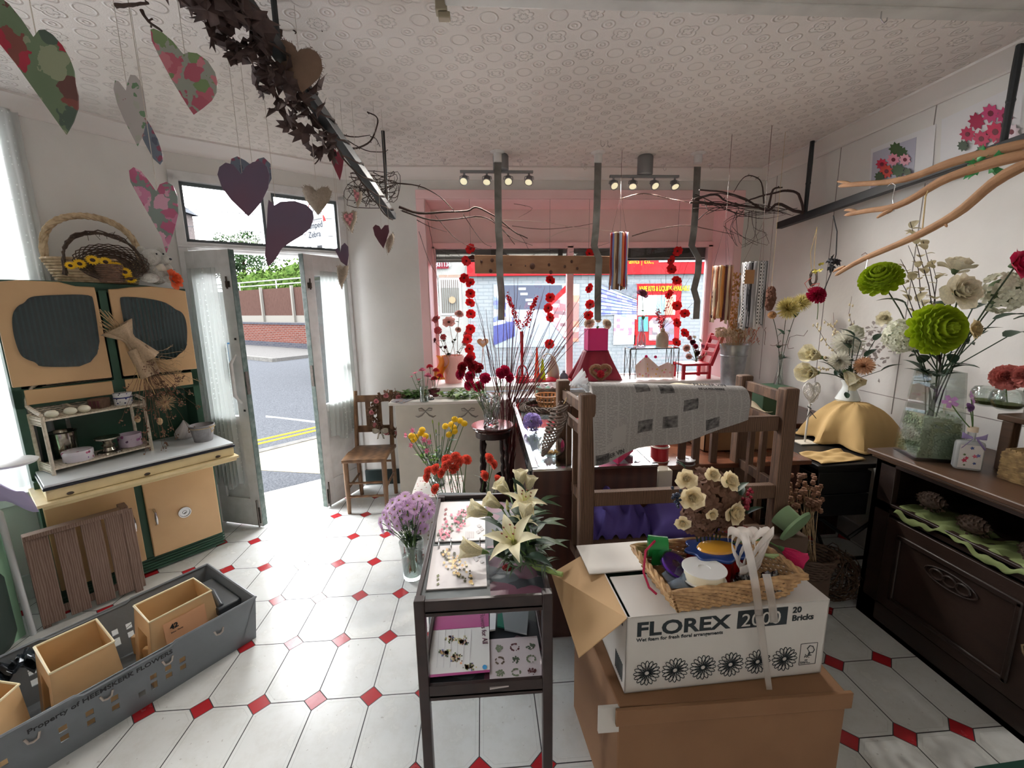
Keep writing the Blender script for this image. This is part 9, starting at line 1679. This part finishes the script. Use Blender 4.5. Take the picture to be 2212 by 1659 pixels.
# yellow chrysanthemums in slim bottle, green box, corner cabinet
b = B(); b.box(1.74,2.38,2.56,3.22,0,.80); single('corner_cabinet', b, MAH, 'dark low cabinet in the corner behind the treadle table', 'cabinet', bev=.004)
gy = 2.80; a, c = wy(1656,872,gy), wy(1722,838,gy); b = B(); b.box(a.x,c.x,gy,gy+.2,.80,c.z); b.box(a.x-.04,a.x+.06,gy-.02,gy+.12,.80,c.z-.03); single('green_boxes', b, mat('dark_green_card',(56,84,62),.6), 'pair of dark green boxes behind the right rack post', 'box', bev=.003)
yb = 2.95; c = wy(1681,836,yb); c = V_((c.x,yb,c.z)); b = B(); b.box(c.x-.06,c.x+.06,yb+.052,yb+.054,.80,.81) if 0 else None
vase('slim_vase', [(.032,0),(.034,.02),(.020,.12),(.016,.24),(.018,.26)], V_((c.x,c.y+.0,c.z)), 'slim clear vase of pale yellow chrysanthemums by the right wall', .26, water=.4)
b = B() ; b.box(c.x-.07,c.x+.07,yb-.06,yb+.07,.80,c.z-.001); single('white_block', b, GLOSSW, 'white block under the slim clear vase', 'block')
for (u, v, m_, r, lab) in ((1700,668,YLW,.085,'large pale yellow chrysanthemum in the slim vase'),(1728,655,YLW,.07,'second pale yellow chrysanthemum, behind to the right'),(1668,680,bm_('carn','peach_bloom',(236,196,150)),.03,'small peach flower left of the yellow chrysanthemum')): flower(c+V_((0,0,.02)), wy(u,v,yb-.02), m_, r, lab, None, 'artificial_flower', leaves=4, lk='d', ll=.08, face=((u-1700)/60,-1,.6), mid=c+V_((0,0,.3)), sm=STEMD)
flower(py(1765,690,2.5), py(1765,636,2.45), bm_('carn','deep_crimson',(170,16,60)), .058, 'deep crimson artificial bloom on a stem against the right wall', None, 'artificial_flower', leaves=1, lk='d', face=(-.1,-.8,.5))
b = B(); 
for k in range(5): b.tube(wig(wy(1640+12*k,745,2.9),wy(1625+30*k,700+U_(-10,90),2.85),5,.02), .0018, 4)
single('curly_twigs', b, MID, 'curly twigs spreading left of the slim vase', 'twigs')
# poppy heads, green cup, twig ball on the floor
pc_ = V_((1.62,2.02,0)); t = thing('poppy_basket', 'brown wicker basket of dried poppy heads on the floor by the rack', 'basket', (1.56,1.80,0)); b = B(); basket(b, (1.56,1.80,.28), .10,.09,.10,1.1,.8,8,28); b.box(1.50,1.62,1.74,1.86,0,.285); ob('basket', b, mat('dark_brown_wicker',(84,66,54),.8), t)  # basket wicker in one even dark brown
b = B()
for i in range(75): p = py(U_(1694,1776),U_(1028,1112),1.78+U_(-.07,.07)); b.lathe([(0,-.012),(.009,-.006),(.011,.003),(.006,.010),(.009,.012),(0,.013)], p, 8); 
ob('poppy_head', b, mat('poppy_head_brown',(128,90,68),.8,var=.5), t)['kind'] = 'stuff'; b = B(); [b.tube([(1.56+U_(-.05,.05),1.80+U_(-.04,.04),.30),py(U_(1694,1776),U_(1040,1112),1.80)], .0015, 3) for i in range(30)]; ob('stem', b, DRY, t)['kind'] = 'stuff'
p = py(1700,1122,1.58); b = B(); b.M = TR(p)@Matrix.Rotation(-1.1,4,'X')@Matrix.Rotation(-.4,4,'Y'); b.lathe([(.02,-.05),(.045,-.03),(.05,.03),(.046,.03),(.040,-.02),(.02,-.03)], (0,0,0), 24); b.lathe([(.02,-.052),(.075,-.045),(.08,-.035),(.02,-.045)], (0,0,0), 24); o = single('green_cup', b, mat('pale_green_ceramic',(130,160,120),.3), 'pale green cup and saucer tipped over beside the right rack post', 'cup')
b = B(); b.box(p.x-.09,p.x+.09,p.y-.02,p.y+.10,0,p.z-.075); single('wicker_hamper', b, mat('dark_brown_wicker',(84,66,54),.8), 'dark hamper under the green cup by the right rack post', 'hamper', bev=.004)
c = V_((1.62,1.62,.125)); c = pz(1792,1235,.14); t = thing('twig_ball', 'tangled ball of brown rootlets on the floor before the sideboard', 'ornament', (c.x,c.y,0)); b = B()
for i in range(150):
    d0 = V_((R.gauss(0,1),R.gauss(0,1),R.gauss(0,1))).normalized(); d1 = d0.cross(V_((R.gauss(0,1),R.gauss(0,1),R.gauss(0,1)))).normalized(); rr_ = U_(.10,.145); s0 = U_(0,6.28); b.tube([c+(d0*cos(s0+a)+d1*sin(s0+a))*rr_*(1+.08*sin(a*3+i))*V_((1,1,1)).length/1.732 for a in np.linspace(0,U_(1,3.2),9)], U_(.0012,.0026), 4)
ob('rootlet', b, mat('rootlet_brown',(96,72,54),.9,var=.8,vscale=40,col2=(50,38,32)), t)
b = B(); q = [V_((1.55,.70,.003)),V_((2.1,.70,.003)),V_((2.1,.985,.003)),V_((1.62,.93,.003))]; q = [pz(u,v,.004) for u, v in ((2105,1659),(2230,1640),(2300,1700),(2120,1720))]; b.add(q+[p+V_((0,0,.004)) for p in q], [(3,2,1,0),(4,5,6,7),(0,1,5,4),(1,2,6,5),(2,3,7,6),(3,0,4,7)]); single('green_mat', b, mat('green_mat',(30,70,58),.8), 'corner of a dark green mat at the bottom right edge', 'mat')
bake_text()
